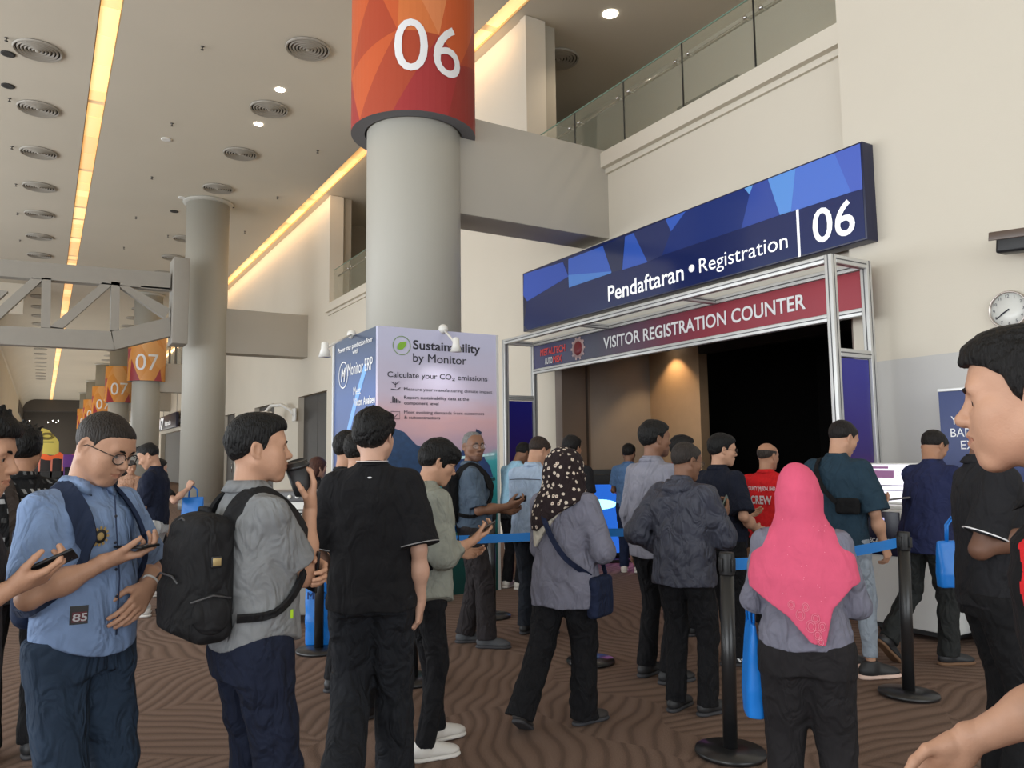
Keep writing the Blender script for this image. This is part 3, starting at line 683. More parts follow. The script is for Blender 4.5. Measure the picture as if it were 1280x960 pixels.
# ---- aluminium portal frame with the visitor banner
FX0, FX1, FY0, FY1, FZ = 6.5, 7.06, 4.66, 10.85, 3.42
fr = empty('portal_frame', (6.8, 7.8, 0)); tag(fr, 'silver aluminium box frame standing in front of the doorway', 'frame')
Mf = Matrix.Translation((-6.8, -7.8, 0))
def profile(lo, hi, name):
    """square extrusion with a recessed centre groove along each long face"""
    lo = Vector(lo); hi = Vector(hi); d = [hi[i]-lo[i] for i in range(3)]; ax = max(range(3), key=lambda i: d[i])
    m = MB().bevbox(lo, hi, .006, M=Mf)
    for s in range(3):
        if s == ax: continue
        o = 3-s-ax
        for side in (lo, hi):
            a = lo.copy(); b = hi.copy(); c = (lo[o]+hi[o])/2; a[o] = c-.006; b[o] = c+.006
            q = side[s]; a[s] = q-.0015; b[s] = q+.0015
            m.box(a, b, 1, M=Mf)
    return m.build(name, [m_alu, m_groove], fr)
w = .08
for x in (FX0, FX1):
    for y in (FY0, FY1): profile((x-w/2, y-w/2, 0), (x+w/2, y+w/2, FZ), 'post')
    profile((x-w/2, FY0+w/2, FZ-w), (x+w/2, FY1-w/2, FZ), 'top_rail')
profile((FX1-w/2, FY0+w/2, FZ-.55), (FX1+w/2, FY1-w/2, FZ-.47), 'banner_rail')
for y in (FY0, FY1):
    profile((FX0+w/2, y-w/2, FZ-w), (FX1-w/2, y+w/2, FZ), 'end_rail')
    profile((FX0+w/2, y-w/2, 2.42), (FX1-w/2, y+w/2, 2.5), 'end_rail')
    profile((FX0+w/2, y-w/2, .02), (FX1-w/2, y+w/2, .1), 'end_rail')
for y in (6.7, 8.8): profile((FX0+w/2, y-w/2, FZ-w), (FX1-w/2, y+w/2, FZ-.02), 'cross_rail')
# gradient print materials
def grad(name, axis, stops, rough=.4, lo=0.0, hi=1.0):
    m = bpy.data.materials.new(name); m.use_nodes = True; nt = m.node_tree; b = nt.nodes['Principled BSDF']; b.inputs['Roughness'].default_value = rough
    tc = nt.nodes.new('ShaderNodeTexCoord'); sp = nt.nodes.new('ShaderNodeSeparateXYZ'); mr = nt.nodes.new('ShaderNodeMapRange'); r = nt.nodes.new('ShaderNodeValToRGB')
    nt.links.new(tc.outputs['Object'], sp.inputs[0]); nt.links.new(sp.outputs[axis], mr.inputs[0]); mr.inputs[1].default_value = lo; mr.inputs[2].default_value = hi
    nt.links.new(mr.outputs[0], r.inputs[0]); nt.links.new(r.outputs[0], b.inputs['Base Color'])
    e = r.color_ramp.elements
    while len(e) < len(stops): e.new(.5)
    for q, (p, c) in zip(e, stops): q.position = p; q.color = (*srgb(*c), 1)
    return m
m_side = grad('side_panel_print', 2, [(0, (150, 30, 60)), (.45, (110, 34, 90)), (.62, (58, 40, 120)), (1, (46, 46, 150))], .3, .0, 2.4)
for y, lab in ((FY0, 'right'), (FY1, 'left')):
    MB().box((FX0+.05, y-.008, .11), (FX1-.05, y+.008, 2.41), M=Mf).build('side_panel', m_side, fr)
bn = tag(MB().box((FX1-.02, FY0+.05, FZ-.465), (FX1-.008, FY1-.05, FZ-.085)).build('counter_banner', grad('visitor_banner_print', 1, [(0, (160, 34, 52)), (.35, (140, 36, 54)), (.55, (84, 36, 66)), (.72, (38, 38, 66)), (1, (40, 36, 96))], .4, 4.7, 10.8)), 'navy to red banner reading visitor registration counter hung in the silver frame', 'banner')
A = on_x(754, 434, FX1-.03); B = on_x(1007, 386, FX1-.03)
letters('banner_lettering', 'VISITOR REGISTRATION COUNTER', (FX1-.026, A.y, FZ-.36), (0, -1, 0), (0, 0, 1), m_whitep, width=A.y-B.y, height=.165, bold=.022, parent=bn)
m_redp = mat('red_print', srgb(214, 60, 58), rough=.5)
A = on_x(677, 440, FX1); B = on_x(708, 430, FX1)
letters('banner_lettering', 'METALTECH', (FX1-.026, A.y, FZ-.27), (0, -1, 0), (0, 0, 1), m_redp, width=A.y-B.y, height=.11, bold=.03, parent=bn)
letters('banner_lettering', 'AUTO', (FX1-.026, A.y-.13, FZ-.42), (0, -1, 0), (0, 0, 1), m_whitep, width=.22, height=.1, bold=.03, parent=bn)
letters('banner_lettering', 'MEX', (FX1-.026, A.y-.37, FZ-.42), (0, -1, 0), (0, 0, 1), m_redp, width=.25, height=.1, bold=.04, parent=bn)
q = on_x(722, 432, FX1-.03)
gm = MB()
for rr, mi in ((.155, 0), (.11, 1)):
    gm.lathe([(0, 0), (rr, 0), (rr, .002), (0, .002)], n=24, mi=mi, M=Matrix.Translation((FX1-.024-.002*mi, q.y, FZ-.27)) @ Matrix.Rotation(-math.pi/2, 4, 'Y'))
for k in range(10):
    a = k*math.pi/5; gm.box((-.018, .14, 0), (.018, .185, .003), 0, Matrix.Translation((FX1-.024, q.y, FZ-.27)) @ Matrix.Rotation(-math.pi/2, 4, 'Y') @ Matrix.Rotation(a, 4, 'Z'))
gm.build('printed_gear', [mat('gear_print', srgb(176, 150, 150), rough=.5), mat('gear_core', srgb(120, 34, 44), rough=.5)], bn)

# ================================================================== BOOTH WALLS AT THE COLUMN
bo = empty('exhibition_booth_wall', (3.0, 7.64, 0)); tag(bo, 'tall printed booth wall about sustainability wrapped round the front of the big column', 'booth')
BH = 2.9; bw = 1.45; bl = 1.4
m_sky = bpy.data.materials.new('seascape_print'); m_sky.use_nodes = True; nt = m_sky.node_tree; b = nt.nodes['Principled BSDF']; b.inputs['Roughness'].default_value = .35
tc = nt.nodes.new('ShaderNodeTexCoord'); sp = nt.nodes.new('ShaderNodeSeparateXYZ'); mr = nt.nodes.new('ShaderNodeMapRange'); mr.inputs[2].default_value = BH
no = nt.nodes.new('ShaderNodeTexNoise'); no.inputs['Scale'].default_value = 2.2; no.inputs['Detail'].default_value = 5
mp = nt.nodes.new('ShaderNodeMapping'); mp.inputs['Scale'].default_value = (1, 1, 3.2); nt.links.new(tc.outputs['Object'], mp.inputs[0]); nt.links.new(mp.outputs[0], no.inputs['Vector'])
ad = nt.nodes.new('ShaderNodeMath'); ad.operation = 'MULTIPLY_ADD'; ad.inputs[1].default_value = .10; nt.links.new(no.outputs[0], ad.inputs[0])
nt.links.new(tc.outputs['Object'], sp.inputs[0]); nt.links.new(sp.outputs[2], mr.inputs[0]); nt.links.new(mr.outputs[0], ad.inputs[2])
r = nt.nodes.new('ShaderNodeValToRGB'); nt.links.new(ad.outputs[0], r.inputs[0]); nt.links.new(r.outputs[0], b.inputs['Base Color']); e = r.color_ramp.elements
stops = [(.0, (8, 52, 48)), (.25, (12, 76, 74)), (.42, (22, 128, 132)), (.555, (60, 160, 168)), (.575, (130, 176, 182)), (.59, (170, 150, 172)), (.70, (206, 164, 168)), (.80, (198, 186, 206)), (1, (196, 196, 222))]
while len(e) < len(stops): e.new(.5)
for q, (p, c) in zip(e, stops): q.position = p; q.color = (*srgb(*c), 1)
MB().box((0, 0, 0), (bw, .05, BH)).build('front_panel', m_sky, bo)
m_lp = grad('booth_side_print', 2, [(0, (20, 30, 60)), (.45, (30, 56, 120)), (.75, (50, 84, 150)), (1, (62, 76, 100))], .3, 0, BH)
MB().box((0, .05, 0), (.05, bl, BH)).build('side_panel', m_lp, bo)
MB().box((-.02, bl, 0), (.06, bl+.04, BH)).box((bw, -.01, 0), (bw+.03, .06, BH)).build('edge_profile', m_alu, bo)
def bt(body, x, y, x2, cap, m, bold=0): 
    A = on_y(x, y, 7.64); B = on_y(x2, y, 7.64)
    return letters('booth_lettering', body, (A.x-3.0, -.004, A.z), (1, 0, 0), (0, 0, 1), m, width=B.x-A.x, height=cap, bold=bold, parent=bo)
m_ink = mat('dark_ink', srgb(38, 38, 52), rough=.5)
bt('Sustainability', 516, 436, 600, .095, m_ink, .02); bt('by Monitor', 516, 452, 583, .092, m_ink, .006)
bt('Calculate your CO\u2082 emissions', 484, 471, 609, .058, m_ink, .012)
bt('Measure your manufacturing climate impact', 505, 488, 615, .034, m_ink, .004)
bt('Report sustainability data at the', 505, 498.5, 586, .034, m_ink, .012); bt('component level', 505, 505.5, 548, .034, m_ink, .012)
bt('Meet evolving demands from customers', 505, 517, 605, .034, m_ink, .004); bt('& subcontractors', 505, 523.5, 550, .034, m_ink, .012)
def ring(cx, cz, ro, ri, m, name, y=-.006, n=28):
    v = [(q*math.cos(2*math.pi*i/n)+cx, y, q*math.sin(2*math.pi*i/n)+cz) for q in (ro, ri) for i in range(n)]
    return MB().add(v, [(i, (i+1) % n, n+(i+1) % n, n+i) for i in range(n)]).build(name, m, bo)
m_leaf = mat('leaf_green_ink', srgb(130, 180, 50), rough=.5); c = on_y(502, 432, 7.64) - Vector((3.0, 0, 0))
ring(c.x, c.z, .105, .097, mat('olive_ring_ink', srgb(120, 150, 90), rough=.5), 'logo_ring')
lf = [(c.x-.055, -.007, c.z-.04), (c.x-.05, -.007, c.z+.005), (c.x-.02, -.007, c.z+.035), (c.x+.055, -.007, c.z+.05), (c.x+.045, -.007, c.z-.005), (c.x+.01, -.007, c.z-.04), (c.x-.03, -.007, c.z-.045)]
MB().add(lf, [tuple(range(7))]).build('leaf_emblem', m_leaf, bo)
for yy in (482, 499, 519):
    c = on_y(494, yy, 7.64) - Vector((3.0, 0, 0)); m = MB()
    if yy == 519: m.tube([(c.x-.05, -.006, c.z-.04), (c.x+.05, -.006, c.z-.04), (c.x+.05, -.006, c.z+.04), (c.x-.05, -.006, c.z+.04), (c.x-.05, -.006, c.z-.04)], .003, 5); m.tube([(c.x-.025, -.006, c.z), (c.x-.005, -.006, c.z-.02), (c.x+.03, -.006, c.z+.02)], .003, 5)
    elif yy == 499:
        for k in range(6): m.box((c.x-.055+k*.02, -.007, c.z-.04), (c.x-.043+k*.02, -.005, c.z-.03+.012*((k*5) % 6)))
    else:
        m.tube([(c.x, -.006, c.z-.02), (c.x, -.006, c.z+.04)], .003, 5); m.tube([(c.x-.045, -.006, c.z+.04), (c.x, -.006, c.z+.01), (c.x+.045, -.006, c.z+.045)], .004, 5); m.tube([(c.x-.05, -.006, c.z-.04), (c.x+.02, -.006, c.z-.045), (c.x+.055, -.006, c.z-.02)], .005, 5)
    m.build('pictogram', m_ink, bo)
# breaching whale silhouette and rock shapes in the print
def bpoly(pts, rgb, name, yy=-.005, bright=None):
    v = [on_y(x, y, 7.64) for x, y in pts]; return MB().add([(p.x-3.0, yy, p.z) for p in v], [tuple(range(len(v)))]).build(name, mat('booth_ink_%d_%d_%d' % rgb, srgb(*rgb), rough=.4, var=.25, vscale=18), bo)
bpoly([(476, 560), (492, 535), (505, 540), (520, 556), (545, 566), (556, 580), (540, 600), (520, 604), (496, 590), (480, 592)], (30, 62, 100), 'printed_whale')
bpoly([(566, 588), (572, 572), (580, 560), (590, 556), (603, 562), (606, 574), (612, 582), (616, 596), (590, 604), (570, 600)], (34, 60, 108), 'printed_whale')
bpoly([(595, 536), (602, 540), (600, 548), (592, 552)], (24, 40, 70), 'printed_tail')
bpoly([(560, 572), (618, 566), (618, 569), (560, 576)], (190, 226, 232), 'printed_foam', -.006)
bpoly([(588, 606), (618, 596), (619, 600), (590, 611)], (14, 60, 66), 'printed_wave', -.006)
c = on_y(612, 675, 7.64); MB().bevbox((c.x-3.0-.07, -.008, c.z-.1), (c.x-3.0+.07, -.003, c.z+.09), .002).build('white_label', m_whitep, bo)
c = on_y(609, 713, 7.64); ring(c.x-3.0, c.z, .05, .0, mat('blue_dot', srgb(70, 140, 210)), 'printed_dot'); c = on_y(608, 736, 7.64); ring(c.x-3.0, c.z, .085, .0, m_whitep, 'printed_dot')
# left face lettering (runs away from the viewer)
def lt(body, px0, py0, px1, cap, bold=0, m=None):
    A = on_x(px0, py0, 3.0); B = on_x(px1, py0, 3.0)
    return letters('booth_lettering', body, (-.004, A.y-7.64, A.z), (0, -1, 0), (0, 0, 1), m or m_whitep, width=A.y-B.y, height=cap, bold=bold, parent=bo)
lt('Power your production floor', 423, 442, 466, .055, .03); lt('with', 441, 443, 448, .05, .03)
lt('Monitor ERP', 435, 470, 466, .14, .006); lt('Meet', 442, 494, 451, .09, .006); lt('Viktor Axelsen', 442, 508, 469, .085, .02)
n = 28; cc = on_x(429.5, 469, 3.0)
v = [(-.005, cc.y-7.64+q*math.cos(2*math.pi*i/n), cc.z+q*math.sin(2*math.pi*i/n)) for q in (.16, .145) for i in range(n)]
MB().add(v, [(i, (i+1) % n, n+(i+1) % n, n+i) for i in range(n)]).build('logo_ring', m_whitep, bo)
letters('booth_lettering', 'M', (-.005, cc.y-7.64+.08, cc.z-.075), (0, -1, 0), (0, 0, 1), m_whitep, width=.16, height=.15, bold=.05, parent=bo, shear=.2)
sw = [(-.0015, bl-.12-1.0*(1-math.cos(a)), .75+1.75*a/1.5) for a in np.linspace(0, 1.5, 14)]
MB().tube([Vector(p) for p in sw], [.09-.005*i for i in range(14)], flat=(.05, .0008), up=(1, 0, 0)).build('printed_light_swoosh', mat('swoosh_blue', srgb(110, 170, 240), rough=.3), bo)
# clip-on booth lamps
def booth_lamp(base, tip, lab):
    t = empty('arm_spotlight', base); tag(t, lab, 'light'); d = Vector(tip)-Vector(base)
    MB().tube([(0, 0, 0), d], .012, 8).build('arm', m_white, t); MB().ball((0, 0, 0), .055, 12, 8).build('clamp', m_white, t)
    MB().lathe([(.02, .07), (.034, .06), (.038, .0), (.062, -.085)], n=20, M=Matrix.Translation(d)).build('lamp_head', m_white, t)
    MB().lathe([(.0, -.084), (.056, -.084), (.056, -.078)], n=20, M=Matrix.Translation(d)).build('lamp_lens', mat('lit_bulb', (1, 1, 1), emit=(.9, .95, 1), es=6), t)
    l = bpy.data.lights.new('booth_lamp', 'SPOT'); l.energy = 11; l.spot_size = 2.0; l.spot_blend = .8; l.shadow_soft_size = .05; o = bpy.data.objects.new('booth_lamp', l); COL.objects.link(o); o.location = Vector(tip)+Vector((0, 0, -.1)); o.parent = None
    v = (Vector((3.7, 7.8, 1.6))-o.location) if tip[0] > 3 else (Vector((3.0, 8.3, 1.6))-o.location); o.rotation_euler = v.to_track_quat('-Z', 'Y').to_euler()
b0 = on_y(553, 419, 7.66); b1 = on_y(570, 430, 7.25); booth_lamp((b0.x, 7.64, BH+.02), (b1.x, 7.25, b1.z), 'white arm spotlight clamped above the sustainability lettering')
b1 = on_x(406, 436, 2.4); booth_lamp((3.0, 8.45, BH+.02), (b1.x, b1.y, b1.z), 'white arm spotlight sticking out left from the booth top')

# ================================================================== WALL CLOCK AND CAMERAS
ck = empty('wall_clock', (WR, 3.45, 2.74)); tag(ck, 'round white wall clock with silver rim on the right wall', 'clock')
Mk = Matrix.Rotation(-math.pi/2, 4, 'Y')
MB().lathe([(.165, 0), (.168, .03), (.158, .042), (.15, .03), (.15, .02)], n=48, M=Mk).build('rim', mat('clock_rim', srgb(190, 180, 172), rough=.25, metal=.7), ck)
MB().lathe([(0, .018), (.152, .018), (.152, .02), (0, .021)], n=48, M=Mk).build('dial', mat('clock_face', srgb(226, 226, 220), rough=.3), ck)
for h in range(1, 13):
    a = math.radians(90-30*h); R = .122; yy = -R*math.cos(a); zz = R*math.sin(a); hh = .026
    letters('numeral', str(h), (-.023, yy+(.018 if h > 9 else .009), zz-hh/2), (0, -1, 0), (0, 0, 1), m_ink, height=hh, parent=ck, bold=.0)
for ang, L, w in ((237, .125, .004), (241, .075, .006)):
    a = math.radians(90-ang); MB().tube([(-.026, 0, 0), (-.026, -L*math.cos(a), L*math.sin(a))], w, 6).build('hand', m_ink, ck)
MB().ball((-.026, 0, 0), .008, 8, 6).build('pin', m_ink, ck)
cc = empty('security_camera', (WR, 3.05, 3.30)); tag(cc, 'dark bullet security camera on the right wall above the clock', 'camera')
Mc = Matrix.Translation((-.22, .0, .0)) @ Matrix.Rotation(math.radians(6), 4, 'X') @ Matrix.Scale(1.35, 4)
MB().bevbox((-.055, -.24, -.10), (.055, .25, .03), .02, M=Mc).build('housing', m_black, cc)
MB().bevbox((-.060, -.22, .03), (.060, .29, .042), .006, M=Mc).bevbox((-.062, -.2, -.015), (-.052, .29, .04), .004, M=Mc).build('sun_shield', mat('brown_shield', srgb(92, 76, 66), rough=.3), cc)
MB().box((-.052, .03, -.02), (-.0505, .1, -.008), M=Mc).build('white_mark', m_whitep, cc)
MB().tube([(-.01, -.2, 0), (-.1, -.2, -.0), (-.22, -.12, -.03)], .02, 10).bevbox((-.02, -.26, -.06), (0, -.14, .06), .005).build('wall_mount', m_black, cc)
dc = on_x(355, 522, WX-.05); t = empty('dome_camera', (WX-.09, dc.y, dc.z+.1)); tag(t, 'white dome camera on a bent arm beside the dark doors', 'camera')
MB().tube([(0, -1.5, -.1), (-.1, -1.3, .1), (-.3, -.9, .3), (-.5, -.3, .3), (-.6, 0, .1)], .06, 8).build('arm', m_white, t)
MB().lathe([(0, .12), (.2, .1), (.24, 0), (.2, -.14), (.1, -.22), (0, -.24)], (-.6, 0, 0), 16).build('dome', m_white, t)
MB().bevbox((-.05, -1.75, -.3), (0, -1.35, .15), .02).build('wall_plate', m_white, t)

# ================================================================== QUEUE POSTS AND BELTS
m_belt = mat('blue_belt', srgb(30, 128, 214), rough=.5, emit=None, bump=.0006, bscale=300)
BELTZ = .93
def post(x, y, lab, tilt=0):
    t = empty('queue_post', (x, y, 0)); t.rotation_euler = (0, math.radians(tilt), 0); tag(t, lab, 'queue post')
    MB().lathe([(.0, .002), (.172, .002), (.176, .012), (.172, .026), (.05, .036), (.0, .038)], n=40).build('base', m_blackm, t)
    MB().lathe([(.036, .034), (.036, .9)], n=24).build('pole', m_blackm, t)
    MB().lathe([(.037, .88), (.038, .885), (.038, .985), (.034, .995), (.0, .997)], n=24).build('belt_head', m_black, t)
    for a in range(4): MB().bevbox((-.012, .036, .9), (.012, .05, .965), .003, M=Matrix.Rotation(a*math.pi/2, 4, 'Z')).build('belt_slot', m_black, t)
    return Vector((x, y, BELTZ))
PA = post(3.00, 2.86, 'black queue post with round base left of the pink headscarf woman', 1.5)
PB = post(4.62, 2.92, 'black queue post at the right, leaning slightly near the white kiosk', 2.5)
PC = post(3.46, 4.62, 'black queue post behind the woman in the floral headscarf')
PD = post(1.90, 6.05, 'black queue post with the tall blue bag, left of the black shirt man')
pe = on_z(516, 852, 0); PE = post(pe.x, pe.y, 'black queue post mostly hidden between the black and sage shirts')
pf = on_z(660, 790, 0); PF = post(pf.x+.05, pf.y+.7, 'black queue post behind the pale blue shirt man')
def belt(a, b, lab, sag=.0, w=.026):
    d = b-a; n = 8; pts = [a + d*(i/n) - Vector((0, 0, sag*4*(i/n)*(1-i/n))) for i in range(n+1)]
    m = MB().tube(pts, .03, flat=(.0015, .026), up=(0, 0, 1)); 
    m = MB()
    nrm = Vector((d.y, -d.x, 0)).normalized()*.0012
    for i in range(n):
        p, q = pts[i], pts[i+1]; z = Vector((0, 0, w))
        m.add([p-z-nrm, q-z-nrm, q+z-nrm, p+z-nrm, p-z+nrm, q-z+nrm, q+z+nrm, p+z+nrm], [(0,1,2,3), (7,6,5,4), (3,2,6,7), (0,4,5,1)])
    o = m.build('barrier_belt', m_belt); tag(o, lab, 'belt'); return o
pg = Vector((5.2, 8.4, BELTZ))
def trimv(a, b, g=.042): d = (b-a).normalized()*g; return a+d, b-d
belt(*trimv(PE, PC), 'blue belt crossing behind the woman in the floral headscarf', .01, .03)
belt(*trimv(PE, PF), 'blue belt running back past the spectacled man in the slate shirt', .01, .03)
belt(*trimv(PA, PB), 'blue belt between the two posts beside the pink headscarf woman', .02, .03)
px_ = on_z(800, 800, 0); belt(*trimv(PC, Vector((4.45, 4.3, BELTZ))), 'blue belt reaching from the middle post to the tall grey shirt man', .01, .03)
# ================================================================== PEOPLE
SK = {}
def skin(tone):
    if tone not in SK:
        c = {'fair': (202, 160, 138), 'light': (190, 146, 120), 'tan': (168, 124, 98), 'brown': (128, 92, 72), 'deep': (112, 80, 64)}[tone]
        m = mat('skin_'+tone, srgb(*c), rough=.5, spec=.35, bump=.0006, bscale=220, var=.05, vscale=25)
        l = mat('lips_'+tone, srgb(int(c[0]*.92), int(c[1]*.84), int(c[2]*.84)), rough=.42)
        s = mat('stubble_'+tone, srgb(int(c[0]*.80), int(c[1]*.78), int(c[2]*.80)), rough=.6)
        SK[tone] = (m, l, s)
    return SK[tone]
m_eyew = mat('eye_white', srgb(210, 204, 198), rough=.2); m_iris = mat('dark_iris', srgb(30, 20, 16), rough=.1)
def hairm(rgb):
    n = 'hair_%d_%d_%d' % rgb
    if n in MATS: return MATS[n]
    return mat(n, tuple(c*.6 for c in srgb(*rgb)), rough=.5, spec=.28, bump=.012, bscale=48, stretch=(3.0, 3.0, .8), var=.4, vscale=40, detail=6)
def nrm(v): v = np.array(v, float); return v/np.linalg.norm(v)
def ik(a, c, l1, l2, pole):
    a = np.array(a, float); c = np.array(c, float); d = c-a; L = np.linalg.norm(d); m = (l1+l2)*.998
    if L > m: c = a + d/L*m; d = c-a; L = m
    L = max(L, abs(l1-l2)+.01); u = d/np.linalg.norm(d); c = a+u*L
    x = (l1*l1-l2*l2+L*L)/(2*L); h = math.sqrt(max(0, l1*l1-x*x)); p = np.array(pole, float); p = p - u*(p@u); p = nrm(p)
    return a+u*x+p*h, c
def rotm(pitch, yaw, tilt):
    """head: pitch down +, yaw to own right +, tilt to own right +"""
    return np.array((Matrix.Rotation(-yaw, 3, 'Z') @ Matrix.Rotation(tilt, 3, 'Y') @ Matrix.Rotation(-pitch, 3, 'X')))

def head_field(h, face=None, neck=None, ears=True, lid=0.0, jaw=1.0, mouth=0.0, lite=False):
    F = Field((-.105, -.135, -.26), (.105, .145, .135), h)
    F.ell((0, -.012, .026), (.076, .094, .086), .01); F.ell((0, -.012, .048), (.066, .082, .064), .03); F.ell((0, .02, .002), (.070, .078, .086), .02)
    F.ell((0, .03, -.045), (.060*jaw, .060, .068), .03); F.ell((0, .045, .045), (.062, .045, .050), .02)
    for s in (-1, 1):
        F.cone((s*.056*jaw, -.005, -.05), (s*.022*jaw, .068, -.100), .020, .016, .03)
        F.ell((s*.043, .058, -.022), (.024, .022, .022), .025)
        if not lite: F.ell((s*.034*jaw, .062, -.055), (.022, .02, .024), .03)
    F.ell((0, .072, -.102), (.022, .018, .016), .025)
    F.ell((0, .076, -.064), (.030, .024, .028), .022)
    F.cone((-.040, .080, .022), (.040, .080, .022), .0125, .0125, .022)
    for s in (-1, 1): F.ell((s*.031, .098, .002), (.019, .014, .0125), .014, 's')
    F.cone((0, .084, .014), (0, .110, -.026), .0085, .0115, .012); F.ell((0, .109, -.030), (.0135, .013, .0115), .008)
    for s in (-1, 1): F.ell((s*.0125, .099, -.033), (.0085, .011, .0075), .007)
    if not lite:
        F.cone((-.023, .088, -.060), (0, .1010, -.0570), .0040, .0056, .007); F.cone((.023, .088, -.060), (0, .1010, -.0570), .0040, .0056, .007)
        F.cone((-.019, .088, -.070), (0, .0992, -.0712), .0040, .0064, .007); F.cone((.019, .088, -.070), (0, .0992, -.0712), .0040, .0064, .007)
        F.cone((-.025, .094, -.0645), (.025, .094, -.0645), .0022, .0022, .004, 's'); F.cone((-.012, .1075, -.0643), (.012, .1075, -.0643), .0024+mouth, .0024+mouth, .004, 's')
        for s in (-1, 1):
            F.ell((s*.031, .0765, .004), (.0175, .0155, .0125), .006)
            F.ell((s*.031, .0925, -.0005-lid), (.0138, .0075, .0045), .002, 's')
            F.ell((s*.006, .100, -.0385), (.0035, .005, .003), .003, 's')
    else:
        F.cone((-.018, .094, -.064), (.018, .094, -.064), .008, .008, .008)
        for s in (-1, 1): F.ell((s*.031, .0765, .002), (.0165, .0145, .0115), .006)
    if ears:
        for s in (-1, 1):
            R = np.array(Matrix.Rotation(s*.42, 3, 'Z'))
            F.ell((s*.080, -.012, -.006), (.0085, .020, .031), .005, R=R.T)
            F.ell((s*.0865, -.008, -.004), (.006, .011, .019), .004, 's', R=R.T)
            F.ell((s*.078, -.004, -.032), (.007, .008, .010), .006)
    if neck:
        a, b, r = neck
        F.cone(a, b, r, r*1.02, .03)
    return F
def hair_field(style, h, seed):
    """several cuts; head coordinates"""
    F = Field((-.13, -.16, -.20), (.13, .15, .175), h)
    F.ell((0, -.012, .026), (.076, .094, .086), .01); F.ell((0, -.012, .048), (.066, .082, .064), .03); F.ell((0, .02, .002), (.070, .078, .086), .02)
    F.ell((0, .03, -.045), (.060, .060, .068), .03); F.ell((0, .045, .045), (.062, .045, .050), .02)
    F.D -= {'shaved': .0028, 'crew': .0055, 'thin': .0035, 'balding': .0032, 'quiff': .0030}.get(style, .008)
    Z = lambda pts: (lambda y: np.interp(y.ravel(), [p[0] for p in pts], [p[1] for p in pts]).astype(np.float32)[None,:,None])
    line = Z([(-.13, -.065), (-.085, -.060), (-.03, -.028), (-.012, .012), (.006, .012), (.010, -.006), (.022, .004), (.034, .032), (.060, .052), (.085, .064), (.14, .07)])
    rip = 1.0
    if style == 'crew':
        pass
        line = Z([(-.13, -.05), (-.085, -.045), (-.03, -.01), (-.012, .016), (.012, .016), (.02, .0), (.034, .035), (.055, .056), (.085, .071), (.14, .075)]); rip = .5
    elif style == 'shaved':
        pass
        line = Z([(-.13, -.05), (-.085, -.045), (-.03, -.01), (-.012, .016), (.012, .016), (.02, .0), (.034, .035), (.055, .056), (.085, .069), (.14, .075)]); rip = .35
    elif style == 'sweep':
        F.ell((0, -.012, .028), (.080, .099, .094), .01); F.ell((0, .004, .066), (.069, .092, .060), .03); F.ell((0, .050, .084), (.050, .046, .034), .03)
        line = Z([(-.13, -.055), (-.085, -.055), (-.035, -.02), (-.014, .014), (.008, .014), (.012, -.012), (.024, .004), (.036, .038), (.060, .056), (.085, .066), (.14, .06)])
    elif style == 'mop':
        F.ell((0, -.016, .034), (.090, .104, .098), .01); F.ell((0, .008, .066), (.080, .092, .060), .03); F.ell((0, -.055, .0), (.078, .056, .066), .03); F.ell((0, .06, .06), (.060, .040, .036), .03)
        line = Z([(-.14, -.062), (-.085, -.075), (-.04, -.05), (-.02, -.004), (.008, .004), (.014, -.028), (.030, -.02), (.038, .02), (.07, .030), (.10, .036), (.15, .04)]); rip = 2.2
    elif style == 'fringe':
        F.ell((0, -.014, .032), (.092, .104, .102), .01); F.ell((0, .01, .066), (.086, .102, .060), .03); F.ell((0, -.055, .0), (.082, .060, .06), .03); F.ell((0, .072, .050), (.070, .036, .040), .03)
        line = Z([(-.14, -.05), (-.085, -.062), (-.04, -.04), (-.02, -.006), (.006, .0), (.012, -.030), (.030, -.03), (.040, .0), (.07, .012), (.10, .016), (.15, .02)]); rip = 1.6
    elif style == 'short':
        F.ell((0, -.014, .030), (.084, .103, .100), .01); F.ell((0, .008, .066), (.073, .088, .052), .03); F.ell((0, .05, .066), (.056, .040, .034), .03)
    elif style == 'messy':
        F.ell((0, -.016, .034), (.092, .108, .108), .01); F.ell((0, .03, .078), (.078, .082, .056), .03)
        rs = random.Random(seed)
        for i in range(26):
            a = rs.uniform(0, 6.28); t = rs.uniform(.1, 1.0); d = np.array([math.sin(t)*math.cos(a), math.sin(t)*math.sin(a), math.cos(t)]); c = np.array([0, 0, .04]) + d*np.array([.085, .098, .098])
            F.cone(c-d*.01, c+d*.020+np.array([rs.uniform(-.02,.02), rs.uniform(-.01,.02), .006]), .014, .004, .014)
        rip = 1.5
    elif style == 'balding':
        pass
        line = Z([(-.13, -.05), (-.085, -.045), (-.03, -.01), (-.012, .016), (.012, .016), (.02, -.01), (.034, .02), (.05, .2)]); rip = .35
    elif style == 'thin':
        pass
        line = Z([(-.13, -.05), (-.085, -.045), (-.03, -.01), (-.012, .016), (.012, .016), (.02, -.01), (.034, .045), (.05, .075), (.085, .085), (.14, .1)]); rip = .6
    elif style == 'quiff':
        F.ell((0, .0, .095), (.040, .085, .034), .02); rs = random.Random(seed)
        for i in range(9):
            y = .085-.018*i; F.cone((rs.uniform(-.012,.012), y-.012, .09), (rs.uniform(-.016,.016), y+.012+.01*rs.random(), .142-.004*i), .018, .006, .014)
    elif style == 'long':
        F.ell((0, -.018, .030), (.092, .108, .102), .01); F.ell((0, -.055, -.06), (.088, .055, .11), .04)
        line = Z([(-.14, -.19), (-.05, -.19), (.0, -.17), (.03, -.12), (.045, .01), (.07, .055), (.15, .07)])
